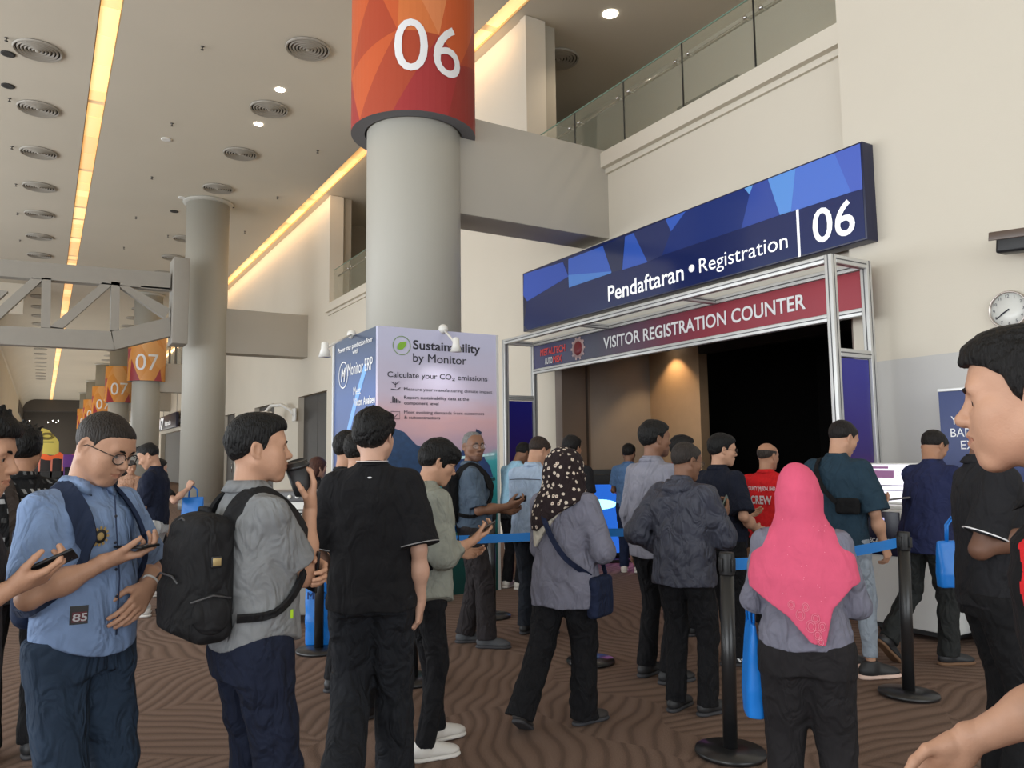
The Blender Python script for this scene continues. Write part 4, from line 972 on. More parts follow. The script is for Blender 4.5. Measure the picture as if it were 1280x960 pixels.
    if rip:
        F.ripple(.0018*rip, seed, 3.2, (1, .55, .8))
        if h < .005 and style not in ('shaved', 'crew', 'balding'): F.ripple(.0016, seed+1, 9.5, (1.5, .40, .7))
    if style not in ('long',):
        zz = F.ax[2][None,None,:]; ln_ = line(F.ax[1][None,:,None]); F.D += ({'mop': .004, 'fringe': .004, 'messy': .004, 'shaved': .0018, 'crew': .003}.get(style, .0062)*np.exp(-np.maximum(zz-ln_, 0)/.011)).astype(np.float32)
    F.carve(lambda x, y, z: (line(y)-z))
    if style == 'balding': F.carve(lambda x, y, z: z-.050-.0*x)
    if style in ('sweep',):   # parted front lifts off the brow
        pass
    return F
FING = ((.031, .089, (.043, .027, .021), .0096), (.0105, .093, (.047, .031, .022), .0098), (-.0105, .089, (.043, .028, .021), .0094), (-.0295, .079, (.034, .021, .019), .0086))
def hand_into(F, side, curl, thumb=(.55, .62, -.35), spread=.05, tcurl=.35):
    """hand space: +Y to the fingertips, +Z the back, palm faces -Z, thumb towards side*X"""
    s = side
    for i, (x, y, segs, r) in enumerate(FING):
        F.cone((s*x*.55, .012, 0), (s*x, y, 0), .0165, .0118, .012, fl=((0,0,1), .92))
    F.ell((s*.022, .035, -.010), (.017, .03, .014), .015)
    for i, (x, y, segs, r) in enumerate(FING):
        c = curl[i] if isinstance(curl[0], (list, tuple)) else curl
        p = np.array([s*x, y, 0.0]); a = 0; fan = s*x*spread*20*.05
        for j, L in enumerate(segs):
            a += c[j]; d = np.array([fan*(1-j*.2), math.cos(a), -math.sin(a)]); d = nrm(d); q = p+d*L
            F.cone(p, q, r*(1-.06*j), r*(.94-.08*j), .0035); p = q
    d = nrm((s*thumb[0], thumb[1], thumb[2])); p = np.array([s*.020, .016, -.008]); q = p+d*.043; F.cone(p, q, .0165, .0120, .012)
    d2 = nrm(d + np.array([-s*tcurl, tcurl*.8, -.12])); q2 = q+d2*.033; F.cone(q, q2, .0112, .0100, .004)
    d3 = nrm(d2 + np.array([-s*tcurl*.6, tcurl*.4, -.1])); F.cone(q2, q2+d3*.024, .0100, .0082, .004)

CURLS = {'relax': (.35, .45, .3), 'hold': ((.85, .95, .5), (.95, 1.0, .5), (1.0, 1.05, .55), (1.05, 1.1, .6)), 'flat': (.08, .1, .08), 'cup': ((.35, .75, .5), (.4, .8, .5), (.5, .85, .5), (.6, .9, .5)), 'fist': (1.3, 1.4, .9), 'soft': (.55, .65, .4)}
def garment(name, F, mats, parent, paint=None):
    v, f = F.mesh(); return link(name, mk_mesh(name, [(v, f)], mats, paint), parent)

class P:
    """one person; canonical figure is 1.70 m tall, faces +Y, own right is +X"""
    def __init__(s, px, dep, ytop, face, label, d=None, H=None, group=None, offset=(0,0)):
        d = d or {}; s.d = d; top = at_depth(px, ytop, dep); Hh = H or top.z
        s.sc = Hh/d.get('hz', 1.70); az = YAW + math.atan((px-640)/FPX) + math.radians(face)
        s.root = empty('person', (top.x+offset[0], top.y+offset[1], 0), -az, s.sc); tag(s.root, label, 'person', group)
        bpy.context.view_layer.update(); s.M = s.root.matrix_world.copy()
        s.lod = 1.0 if dep < 4 else (1.35 if dep < 7.2 else 2.1)
        if dep < 1.5: s.lod = .75
        s.hand = {}; s.seed = d.get('seed', int(px*7) % 997); s.build()
    def w(s, p): return s.M @ Vector(p)
    def build(s):
        d = s.d; W = d.get('w', 1.0); lean = math.tan(math.radians(d.get('lean', 0))); sway = d.get('sway', 0.0); bel = d.get('belly', 0.0)
        cy = lambda z: lean*max(0, z-.95); cx = lambda z: sway*max(0, z-.95)
        s.cy, s.cx = cy, cx; lod = s.lod
        skm, lipm, stm = skin(d.get('skin', 'light')); parts = []; mats = [skm, lipm, stm]
        # ---------------- head
        hp, hy, ht = [math.radians(a) for a in d.get('head', (0, 0, 0))]; R = rotm(hp, hy, ht)
        nb = np.array([cx(1.43), cy(1.43)-.026, 1.43])            # neck base
        piv = np.array([cx(1.5)+d.get('hx', 0), cy(1.5)-.008+d.get('hf', .012), 1.515])
        hc = piv + R @ np.array([0, .012, .068]); s.hc, s.hR = hc, R
        toh = lambda p: R.T @ (np.array(p)-hc)
        lite = lod > 1.2
        jw = d.get('jaw', 1.0)
        F = head_field(.0034*lod, neck=(toh(hc + R @ np.array([0, -.018, -.06])), toh(nb-np.array([0,0,.03])), .052*d.get('neckw', 1.0)), lid=d.get('lid', 0), jaw=jw, lite=lite, ears=not d.get('scarf'))
        v, f = F.mesh(); C0 = v[f].mean(1)
        v2 = v @ R.T.astype(np.float32) + hc.astype(np.float32)
        parts.append((v2, f)); hm = np.zeros(len(f), int)
        lips = (np.abs(C0[:,0]) < .0235) & (C0[:,1] > .084) & (np.abs(C0[:,2]+.0645) < .0105 - .25*np.abs(C0[:,0]) )
        hm[lips] = 1
        if d.get('stubble'): hm[((C0[:,2] < -.05) & (C0[:,1] > .03) & (C0[:,2] > -.115) & ~lips & (np.abs(C0[:,2]+.0645) > .012)) | ((np.abs(C0[:,0]) < .024) & (C0[:,2] < -.040) & (C0[:,2] > -.054) & (C0[:,1] > .085))] = 2
        fms = [hm]
        # ---------------- arms
        sw = .158*W; sh = {}; 
        for side in (1, -1):
            key = 'R' if side > 0 else 'L'; A = dict(wrist=(side*.225*W, .03, .83), pole=(side*.3, -1, 0), fd=(0, .1, -1), pn=(-side, 0, 0), curl='relax')
            A.update(d.get(key, {})); S = np.array([cx(1.36)+side*sw, cy(1.36)-.008+A.get('sf', 0), 1.352+A.get('su', 0)])
            E, Wr = ik(S, A['wrist'], .285, .250, A['pole']); sh[key] = (S, E, Wr)
            if 'fd' not in d.get(key, {}) and Wr[2] > .93:
                A['fd'] = nrm(nrm(Wr-E)+np.array([-side*.25, .25, -.1])); A['pn'] = (-side*.7, 0, .5)
            fd = nrm(A['fd']); pn = np.array(A['pn'], float); pn = nrm(pn-fd*(pn@fd)); zax = -pn; xax = np.cross(fd, zax); Rh = np.stack([xax, fd, zax], 1)
            th = A.get('th', None)      # which way the thumb goes in hand x
            tside = -side if th is None else th
            # right hand, fingers +Y, back +Z: the thumb is on -X; left hand: +X
            s.hand[key] = (Matrix(((Rh[0][0], Rh[0][1], Rh[0][2], Wr[0]), (Rh[1][0], Rh[1][1], Rh[1][2], Wr[1]), (Rh[2][0], Rh[2][1], Rh[2][2], Wr[2]), (0,0,0,1))))
            if A.get('none'): continue
            tohand = lambda p: Rh.T @ (np.array(p)-Wr)
            long_ = d.get('sleeve', 'short') == 'long'
            pts = [np.array([0,0,0.]), tohand(E if not long_ else Wr + (E-Wr)*.45)] + ([tohand(S+(E-S)*.25)] if not long_ else [])
            lo = np.minimum.reduce(pts)-.06; hi = np.maximum.reduce(pts)+.06
            lo = np.minimum(lo, [-.075, -.03, -.13]); hi = np.maximum(hi, [.075, .21, .05])
            G = Field(lo, hi, .0034*lod if lod > 1 else .0032*lod)
            e_ = tohand(E); t_ = tohand(S)
            mid = e_*.72; aw = d.get('armw', 1.0)
            G.cone((0,0,0), e_*.6, .0215*aw, .0365*aw, .01, fl=((1,0,0), 1.2)); G.cone(e_*.55, e_, .0365*aw, .0335*aw, .03)
            if not long_: G.cone(e_, t_, .0345*aw, .043*aw, .02)
            G.cone((0,-.02,0), (0,.03,0), .023*aw, .020, .012, fl=((1,0,0), 1.25))
            c = A['curl']; c = CURLS[c] if isinstance(c, str) else c
            hand_into(G, tside, c, A.get('thumb', (.55, .62, -.35)), A.get('spread', .05), A.get('tcurl', .35))
            v, f = G.mesh(); parts.append((v @ Rh.T.astype(np.float32) + Wr.astype(np.float32), f)); fms.append(np.zeros(len(f), int))
        s.sh = sh
        # ---------------- trunk and legs under the clothes, one coarse surface
        lg = {}
        for side in (1, -1):
            key = 'fR' if side > 0 else 'fL'; B = dict(a=(side*.095, .0, .085), kp=(side*.1, 1, 0), dir=(side*.18, 1), pitch=0); B.update(d.get(key, {}))
            Hj = np.array([side*.088*W, 0, .885]); K, An = ik(Hj, B['a'], .405, .405, B['kp']); lg[key] = (Hj, K, An, B)
        s.lg = lg
        G = Field((-.36, -.35, .05), (.36, .45, 1.5), .016*lod)
        rows = [(.86, 0, 0, .13*W, .09), (1.05, cx(1.05), cy(1.05), .12*W, .08+bel*.6), (1.25, cx(1.25), cy(1.25), .12*W, .08), (1.34, cx(1.34), cy(1.34), .10*W, .06), (1.40, cx(1.40), cy(1.40)-.01, .05, .04)]
        G.loft(rows, .03)
        for k_ in ('fR', 'fL'): Hj, K, An, B = lg[k_]; G.cone(Hj, K, .07, .048, .03); G.cone(K, An, .045, .032, .02)
        v, f = G.mesh(); parts.append((v, f)); fms.append(np.zeros(len(f), int))
        me = mk_mesh('body', parts, mats); me.polygons.foreach_set('material_index', np.concatenate(fms).astype(np.int32)); me.update()
        s.body = link('body', me, s.root)
        s.head_details(d, lite)
        s.clothes(d, W, bel)
    def hmat(s):
        R = s.hR; c = s.hc
        return Matrix(((R[0][0], R[0][1], R[0][2], c[0]), (R[1][0], R[1][1], R[1][2], c[1]), (R[2][0], R[2][1], R[2][2], c[2]), (0,0,0,1)))
    def head_details(s, d, lite):
        HM = s.hmat()
        if s.d.get('face', not lite):
            for q in (-1, 1):
                m = MB().ball((0, 0, 0), .0128, 14, 10)
                m.lathe([(0, .0), (.0062, -.0006), (.0066, -.002)], (0, 0, 0), 12, 1, Matrix.Translation((0, .0131, 0)) @ Matrix.Rotation(-math.pi/2, 4, 'X'))
                lk = s.d.get('look', (0, 0))
                m.build('eye', [m_eyew, m_iris], s.root, HM @ Matrix.Translation((q*.031, .0765, -.0005)) @ Matrix.Rotation(-lk[0], 4, 'Z') @ Matrix.Rotation(-lk[1], 4, 'X'))
            hm = hairm(s.d.get('brow', s.d.get('hair_rgb', (22, 18, 16))))
            for q in (-1, 1):
                MB().tube([(q*.013, .0985, .019), (q*.024, .0985, .0235), (q*.038, .0925, .0245), (q*.050, .081, .018)], [.003, .0045, .0042, .002], 6).build('eyebrow', hm, s.root, HM)
        st = d.get('hair')
        if st:
            F = hair_field(st, .0036*s.lod*(1.0 if s.lod <= 1 else .85), s.seed)
            v, f = F.mesh(); R = s.hR.astype(np.float32)
            s.hair = link('hair', mk_mesh('hair', [(v @ R.T + s.hc.astype(np.float32), f)], hairm(d.get('hair_rgb', (20, 17, 16)))), s.root)
        if d.get('glasses'):
            m = MB(); gm_ = mat('dark_spectacle_frame', (.015, .012, .012), rough=.25); big = d['glasses'] == 'frame'
            for q in (-1, 1):
                pts = [Vector((q*.034+.0285*math.cos(a)*(1.0), .1050-.006*abs(math.cos(a))*(1 if math.cos(a)*q > 0 else 0), -.003+.0205*math.sin(a)*(1.0 if math.sin(a) > 0 else .95))) for a in np.linspace(0, 2*math.pi, 21)]
                m.tube(pts, .0021 if big else .0011, 6)
                m.tube([(q*.058, .099, .004), (q*.074, .06, .004), (q*.083, .0, .002), (q*.083, -.018, -.012)], .0016 if big else .0011, 6)
            m.tube([(-.0085, .1045, .001), (0, .109, .003), (.0085, .1045, .001)], .0015, 6)
            g = m.build('glasses', gm_, s.root, HM); m = MB()
            for q in (-1, 1): m.add([(q*.034+.0270*math.cos(a), .1043-.005*abs(math.cos(a))*(1 if math.cos(a)*q > 0 else 0), -.003+.0195*math.sin(a)) for a in np.linspace(0, 2*math.pi, 16, endpoint=False)], [tuple(range(16))])
            m.build('lens', mat('spectacle_lens', (.9, .95, 1), rough=.05, alpha=.12, spec=.9), g)
    def clothes(s, d, W, bel):
        cx, cy, lod = s.cx, s.cy, s.lod; t = d.get('top', {}); ez = t.get('ease', .016); hem = t.get('hem', .84); hb = t.get('tail', 0.0); bulk = t.get('bulk', 0)
        mats = t['mat']; mats = mats if isinstance(mats, list) else [mats]; nk = t.get('neck', .064); hips = d.get('hips', 1.0)
        ks = sorted({'R', 'L'})
        rows = []
        for z, rx, ry in ((hem-.001, .160*hips, .122), (.86, .160*hips, .123), (.98, .152*hips, .118), (1.08, .146, .113), (1.20, .158, .116), (1.29, .160, .112), (1.345, .150, .100), (1.385, .125, .084), (1.415, .090, .072), (1.445, .062, .060), (1.47+t.get('high', 0), .054, .056)):
            if z < hem-.001 and rows == []: continue
            if z < hem: continue
            e_ = ez if z < 1.36 else ez*.35
            b = bel*math.exp(-((z-1.04)/.13)**2) if z < 1.35 else 0
            fl = t.get('flare', 0)*max(0, (1.1-z)/.25)
            rows.append((z, cx(z), cy(z)+b*.55-(.014 if z > 1.38 else 0), rx*W+e_+bulk+fl if z < 1.40 else rx+e_, ry+e_+b*.55+bulk+fl*.7 if z < 1.44 else ry+e_))
        if rows[0][0] > hem+.01:
            r0 = rows[0]; rows.insert(0, (hem-.01, cx(hem), cy(hem)+ (r0[2]-cy(r0[0])), r0[3], r0[4]))
        lo = np.array([-.45, -.42, hem-.07]); hi = np.array([.45, .55, 1.54])
        pts = []
        for k_ in ('R', 'L'): S, E, Wr = s.sh[k_]; pts += [S, E] + ([Wr] if d.get('sleeve') == 'long' else [])
        pts = np.array(pts); lo = np.minimum([-.30*W-bel*.2, -.24, hem-.07], pts.min(0)-.13); hi = np.maximum([.30*W+bel*.2, .24+bel+cy(1.4), 1.56], pts.max(0)+.13)
        if cy(1.4) < 0: lo[1] += cy(1.4)
        hh = .0062*max(.8, lod*.9); F = Field(lo, hi, hh); F.loft(rows, .03, e=2.25)
        ln = d.get('sleeve', 'short') == 'long'; sl_ = t.get('sl', .74); sr = t.get('sr', 1.0)
        for side, k_ in ((1, 'R'), (-1, 'L')):
            S, E, Wr = s.sh[k_]; N0 = np.array([cx(1.41)+side*.040, cy(1.41)-.014, 1.398])
            F.cone(N0, S+np.array([-side*.005, 0, .0]), .044+ez*.3, .049+ez*.5+bulk*.5, .035)
            if ln:
                F.cone(S, E, (.052+ez*.6+bulk*.5)*sr, (.045+ez*.6+bulk*.4)*sr, .03); q = t.get('cuff', .93); F.cone(E, E+(Wr-E)*q, (.045+ez*.6+bulk*.4)*sr, (.032+ez*.3+bulk*.3)*sr, .03, cut=(None, 1.0))
            else: F.cone(S, E, (.052+ez*.6)*sr, (.054+ez*1.1)*sr, .03, cut=(None, sl_))
        F.ripple(t.get('rip', .0030), s.seed, .9, (1, 1, 1.25))
        if t.get('rip2', True): F.ripple(.0014, s.seed+5, 2.1, (1, 1, .8))
        if hb: F.carve(lambda x, y, z: hem + hb*(np.abs(x-cx(hem))/(.16*W))**2.5 - z)
        elif t.get('slant'): F.carve(lambda x, y, z: hem + t['slant']*y - z)
        else: F.carve(lambda x, y, z: hem + .004*np.sin(x*30+s.seed) - z)
        if t.get('vneck') : F.carve(lambda x, y, z: np.minimum(.04-(y-cy(1.45)), z-1.40-np.abs(x-cx(1.45))*1.6)*-1)
        s.top = garment(t.get('name', 'shirt'), F, mats, s.root, t.get('paint'))
        # collar
        if t.get('collar'):
            c = t['collar']; n = 26; vs = []; ga = c.get('gap', .55); hgt = c.get('h', .034); cc = np.array([cx(1.47), cy(1.47)-.016, 1.432+c.get('up', 0)])
            rr = c.get('r', .067); prof = [(rr, -.006), (rr-.005, hgt), (rr+.001, hgt+.004), (rr+.020+c.get('fl', .0), .002)]
            for i in range(n):
                a = math.pi/2+ga/2 + (2*math.pi-ga)*i/(n-1); dn = max(0, math.sin(a))**3
                for j_, (r_, z_) in enumerate(prof):
                    o_ = j_ == 3; vs.append((cc[0]+(r_+(.022 if o_ else .002)*dn)*math.cos(a), cc[1]+(r_+(.034 if o_ else .010)*dn)*math.sin(a), cc[2]+z_-.022*dn - (.026*dn if o_ else 0)))
            k = len(prof); MB().add(vs, [(i*k+j, (i+1)*k+j, (i+1)*k+(j+1) % k, i*k+(j+1) % k) for i in range(n-1) for j in range(k)] + [(0, 1, 2, 3), tuple((n-1)*k+j for j in (3, 2, 1, 0))], 0, True).build('collar', c.get('mat', mats[0]), s.root)
        elif not t.get('nocrew'):
            n = 24; cc = np.array([cx(1.47), cy(1.47)-.016, 1.452+t.get('high', 0)]); pts = [(cc[0]+.062*math.cos(a), cc[1]+.066*math.sin(a), cc[2]-.020*max(0, math.sin(a))) for a in np.linspace(0, 2*math.pi, n)]
            MB().tube(pts, .006, 6).build('neckband', t.get('band', mats[0]), s.root)
        # trousers
        p = d.get('pants')
        if p:
            pm = p['mat']; r_h = p.get('r', .072); ls = []
            F = Field((-.42, -.45, .0), (.42, .60, 1.04), .0068*max(1, lod*.9))
            e0 = p.get('ease', .006)
            F.loft([(.80, 0, -.004, .158*W*hips+e0, .116+e0), (.90, 0, -.006, .160*W*hips+e0, .118+e0), (.98, 0, 0, .148*W*hips+e0, .108+e0+bel*.3), (1.03, 0, 0, .140*W, .10+bel*.3)], .02)
            for side, k_ in ((1, 'fR'), (-1, 'fL')):
                Hj, K, An, B = s.lg[k_]; th = p.get('th', .090)*(.6+.4*W)
                F.cone(Hj+np.array([0, -.004, -.01]), K, th+.006, p.get('k', .066), .04); ex = An + (An-K)*p.get('ext', .05)
                F.cone(K, ex, p.get('k', .066), r_h, .03, cut=(None, 1.0), fl=((1,0,0), .92))
            F.ripple(p.get('rip', .0035), s.seed+9, .9, (1.0, 1.0, 1.5)); F.ripple(.0016, s.seed+3, 2.0, (.8, .8, 1.2))
            F.carve(lambda x, y, z: np.maximum(.022-z, z-(hem+.06)) + 0*x + 0*y)
            garment(p.get('name', 'trousers'), F, pm, s.root)
        # shoes
        q = d.get('shoes')
        if q is not None:
            for side, k_ in ((1, 'fR'), (-1, 'fL')):
                Hj, K, An, B = s.lg[k_]; dr = nrm((B['dir'][0], B['dir'][1], 0)); pt = math.radians(B['pitch']); big = q.get('big', 1.0)
                F = Field((-.065, -.11, -.005), (.065, .24, .16), .0048*lod)
                F.ell((0, -.035, .045), (.038, .048, .045), .02); F.ell((0, .06, .035), (.042, .09, .036), .03); F.ell((0, .13, .030), (.046, .062, .030), .03); F.cone((0, -.015, .05), (0, -.01, .12), .040, .042, .03)
                F.cone((0, .02, .075), (0, .09, .045), .03, .025, .03)
                F.carve(lambda x, y, z: z-.105); up = Field((-.065, -.11, -.005), (.065, .24, .16), .0048*lod); up.D = F.D.copy()
                up.carve(lambda x, y, z: .022-z); vu = up.mesh()
                so = Field((-.065, -.11, -.012), (.065, .24, .06), .0048*lod)
                so.ell((0, -.035, .010), (.042, .055, .030), .02); so.ell((0, .06, .008), (.044, .10, .028), .03); so.ell((0, .13, .008), (.050, .068, .028), .03)
                th = q.get('sole', .024); so.carve(lambda x, y, z: np.maximum(z-th, .001-z)); vo = so.mesh()
                M4 = Matrix.Translation((An[0], An[1], An[2]-.085)) @ Matrix(((dr[1], dr[0], 0, 0), (-dr[0], dr[1], 0, 0), (0, 0, 1, 0), (0,0,0,1)))
                if pt: M4 = M4 @ Matrix.Translation((0, .13, 0)) @ Matrix.Rotation(-pt, 4, 'X') @ Matrix.Translation((0, -.13, 0)) if False else M4 @ Matrix.Translation((0, 0, .085)) @ Matrix.Rotation(-pt, 4, 'X') @ Matrix.Translation((0, 0, -.085))
                M4 = M4 @ Matrix.Scale(big, 4)
                mm = q['mat']; o = link('shoe', mk_mesh('shoe', [vu], mm if isinstance(mm, list) else [mm], q.get('paint')), s.root, M4)
                link('sole', mk_mesh('sole', [vo], q.get('solemat', m_black)), o)
                if q.get('laces'):
                    m = MB()
                    for j in range(4): y = .045+.02*j; zz = .112-.55*(y-.02); m.tube([(-.022, y, zz-.012), (0, y+.002, zz+.001), (.022, y, zz-.012)], .003, 5)
                    m.build('laces', q['laces'], o)
                if q.get('stripes'):
                    for sx in (-1, 1):
                        m = MB()
                        for j in range(3): y = .02+.024*j; m.tube([(sx*.041, y+.022, .034), (sx*.042, y+.008, .05), (sx*.036, y-.006, .068)], .0, flat=(.006, .0016), up=(sx, 0, 0))
                        m.build('stripes', m_whitep, o)

def drape(lo, hi, rows, h, hemfn=None, extra=None, e=2.2, rip=.004, seed=1, rf=1.0, st=(1,1,.35)):
    F = Field(lo, hi, h); F.loft(rows, .03, e=e)
    if extra: extra(F)
    F.ripple(rip, seed, rf, st)
    if hemfn: F.carve(hemfn)
    return F

# ---- wardrobe colours
C_ = cloth
bluechambray = C_('blue_chambray', (124, 146, 182)); greyshirt = C_('grey_shirt_cloth', (128, 130, 132)); blacktee = C_('black_tee_cloth', (26, 26, 29)); sage = C_('sage_shirt_cloth', (142, 144, 134))
slate = C_('slate_shirt_cloth', (78, 92, 108)); paleblue = C_('pale_blue_tee', (150, 190, 214)); lightblue = C_('light_blue_shirt', (166, 184, 208)); greytunic = C_('grey_blouse_cloth', (116, 116, 130))
greylong = C_('grey_long_sleeve', (134, 134, 146)); jacket = C_('slate_windbreaker', (66, 68, 80), rough=.5, fold=.018); navypolo = C_('navy_polo_cloth', (24, 28, 42)); redshirt = C_('red_crew_cloth', (196, 30, 34))
tealtee = C_('dark_teal_tee', (36, 56, 70)); navyshirt = C_('navy_work_shirt', (38, 44, 78)); blackpolo = C_('black_polo_cloth', (34, 34, 37)); navytee = C_('navy_tee_cloth', (26, 32, 50)); beigeshirt = C_('beige_shirt_cloth', (176, 164, 134))
denim = C_('blue_denim', (44, 58, 76), fold=.02); navytr = C_('navy_trouser_cloth', (26, 32, 50), fold=.02); blacktr = C_('black_trouser_cloth', (24, 24, 27), fold=.02); whitetr = C_('white_jogger_cloth', (196, 198, 198), fold=.02)
greytr = C_('light_grey_jogger', (150, 160, 172), fold=.02); brownblack = C_('charcoal_trousers', (50, 46, 48), fold=.02); maroon = C_('maroon_trousers', (76, 22, 34)); bluedenim2 = C_('indigo_jeans', (30, 40, 66)); bluetop = C_('steel_blue_top', (86, 116, 156))
pinkscarf = C_('pink_chiffon', (214, 90, 120), fold=.003, rough=.9, var=.05); blackwrap = C_('black_cloth', (18, 18, 20)); m_pants_grey = C_('dark_grey_trousers', (40, 44, 52), fold=.02)
m_redcloth = C_('red_vest_cloth', (214, 38, 44)); m_bsn = mat('black_shoe', (.02, .02, .022), rough=.5); m_wsn = mat('white_shoe', srgb(214, 210, 204), rough=.5, bump=.001, bscale=200); m_gsn = mat('grey_shoe', srgb(78, 80, 84), rough=.7)
m_gsole = mat('grey_sole', srgb(60, 60, 64), rough=.7); m_psole = mat('peach_sole', srgb(226, 196, 182), rough=.6); m_wsole = mat('white_sole', srgb(220, 216, 210), rough=.6)
# floral print: pale blossoms scattered over a dark brown cloth (flat print)
m_floral = C_('floral_scarf_cloth', (44, 34, 36)); nt = m_floral.node_tree; b = nt.nodes['Principled BSDF']
tc = nt.nodes.new('ShaderNodeTexCoord'); vo_ = nt.nodes.new('ShaderNodeTexVoronoi'); vo_.inputs['Scale'].default_value = 27; vo_.inputs['Randomness'].default_value = 1
nz = nt.nodes.new('ShaderNodeTexNoise'); nz.inputs['Scale'].default_value = 90; mxx = nt.nodes.new('ShaderNodeMix'); mxx.data_type = 'VECTOR'; mxx.inputs['Factor'].default_value = .012
nt.links.new(tc.outputs['Object'], mxx.inputs[4]); nt.links.new(tc.outputs['Object'], nz.inputs['Vector']); nt.links.new(nz.outputs['Color'], mxx.inputs[5]); nt.links.new(mxx.outputs[1], vo_.inputs['Vector'])
rr_ = nt.nodes.new('ShaderNodeValToRGB'); rr_.color_ramp.interpolation = 'CONSTANT'; e = rr_.color_ramp.elements; e[0].position = 0; e[0].color = (*srgb(120, 60, 50), 1); e[1].position = .09; e[1].color = (*srgb(206, 192, 176), 1); e3 = e.new(.30); e3.color = (*srgb(40, 30, 32), 1)
nt.links.new(vo_.outputs['Distance'], rr_.inputs[0]); nt.links.new(rr_.outputs[0], b.inputs['Base Color'])
m_cream = C_('cream_scarf_lining', (196, 190, 176))
# dark shirt with white block print
m_block = C_('block_print_cloth', (22, 22, 24)); nt = m_block.node_tree; b = nt.nodes['Principled BSDF']; tc = nt.nodes.new('ShaderNodeTexCoord'); mp = nt.nodes.new('ShaderNodeMapping'); mp.inputs['Scale'].default_value = (1, 1, 1); mp.inputs['Rotation'].default_value = (0, 0, 0)
br = nt.nodes.new('ShaderNodeTexBrick'); br.inputs['Scale'].default_value = 1; br.inputs['Color1'].default_value = (*srgb(206, 206, 206), 1); br.inputs['Color2'].default_value = (.01, .01, .011, 1); br.inputs['Mortar'].default_value = (.008, .008, .009, 1); br.inputs['Mortar Size'].default_value = .013; br.inputs['Brick Width'].default_value = .040; br.inputs['Row Height'].default_value = .048; br.inputs['Bias'].default_value = .25
sx_ = nt.nodes.new('ShaderNodeSeparateXYZ'); cb_ = nt.nodes.new('ShaderNodeCombineXYZ'); ad_ = nt.nodes.new('ShaderNodeMath'); nt.links.new(tc.outputs['Object'], sx_.inputs[0]); nt.links.new(sx_.outputs[0], ad_.inputs[0]); nt.links.new(sx_.outputs[1], ad_.inputs[1]); nt.links.new(ad_.outputs[0], cb_.inputs[0]); nt.links.new(sx_.outputs[2], cb_.inputs[1])
nt.links.new(cb_.outputs[0], br.inputs['Vector']); nt.links.new(br.outputs['Color'], b.inputs['Base Color'])

BT = dict(mat=blacktr)
def shoes(m=m_bsn, s=m_gsole, **k): return dict(mat=m, solemat=s, **k)
# ================================================================== THE QUEUE, PERSON BY PERSON
def ring_band(p, key, t, r, m, name='sleeve_piping', th=.0025):
    T_ = p.d['top']; ez = T_.get('ease', .016); r = ((.052+ez*.6)+(t*((.054+ez*1.1)-(.052+ez*.6))))*T_.get('sr', 1.0)+.0008
    S, E, W = p.sh[key]; c = S+(E-S)*t; d = nrm(E-S); u = nrm(np.cross(d, (0, 0, 1) if abs(d[2]) < .9 else (1, 0, 0))); v = np.cross(d, u)
    pts = [c+(u*math.cos(a)+v*math.sin(a))*r for a in np.linspace(0, 2*math.pi, 25)]
    return MB().tube(pts, th, 6).build(name, m, p.root)
def wristband(p, key, m, name='wristwatch', r=.031, dial=None, t=.03):
    H_ = p.hand[key]; pts = [H_ @ Vector((r*1.05*math.cos(a), -t, r*.82*math.sin(a))) for a in np.linspace(0, 2*math.pi, 21)]
    o = MB().tube(pts, .004, flat=(.008, .0022) if False else None, n=6).build(name, m, p.root)
    if dial: MB().lathe([(0, 0), (.017, 0), (.017, .006), (0, .007)], n=18, M=H_ @ Matrix.Translation((0, -t, r*.82))).build('watch_face', dial, o)
    return o
def phone(p, key, lab, loc=(0, .075, -.026), rot=(0,0,0), size=(.072, .148, .0085), col=None, lit=False):
    t = empty('phone'); M = p.M @ p.hand[key] @ Matrix.Translation(loc) @ Euler([math.radians(a) for a in rot]).to_matrix().to_4x4()
    l, r_, s_ = M.decompose(); t.matrix_world = Matrix.LocRotScale(l, r_, (1, 1, 1)); tag(t, lab, 'phone'); a, b, c = size
    MB().bevbox((-a/2, -b/2, -c/2), (a/2, b/2, c/2), .003).build('phone_case', col or m_black, t)
    MB().bevbox((-a/2+.003, -b/2+.004, -c/2-.0008), (a/2-.003, b/2-.004, -c/2+.001), .0006).build('screen', mat('phone_glass', (.01, .012, .018), rough=.08, emit=(.5, .6, .8) if lit else None, es=.4 if lit else 0), t)
    MB().lathe([(0, 0), (.006, 0), (.006, .0015), (0, .002)], n=12, M=Matrix.Translation((a/2-.014, b/2-.016, c/2))).build('camera_lens', mat('camera_ring', (.05, .05, .055), rough=.2, metal=.8), t)
    return t
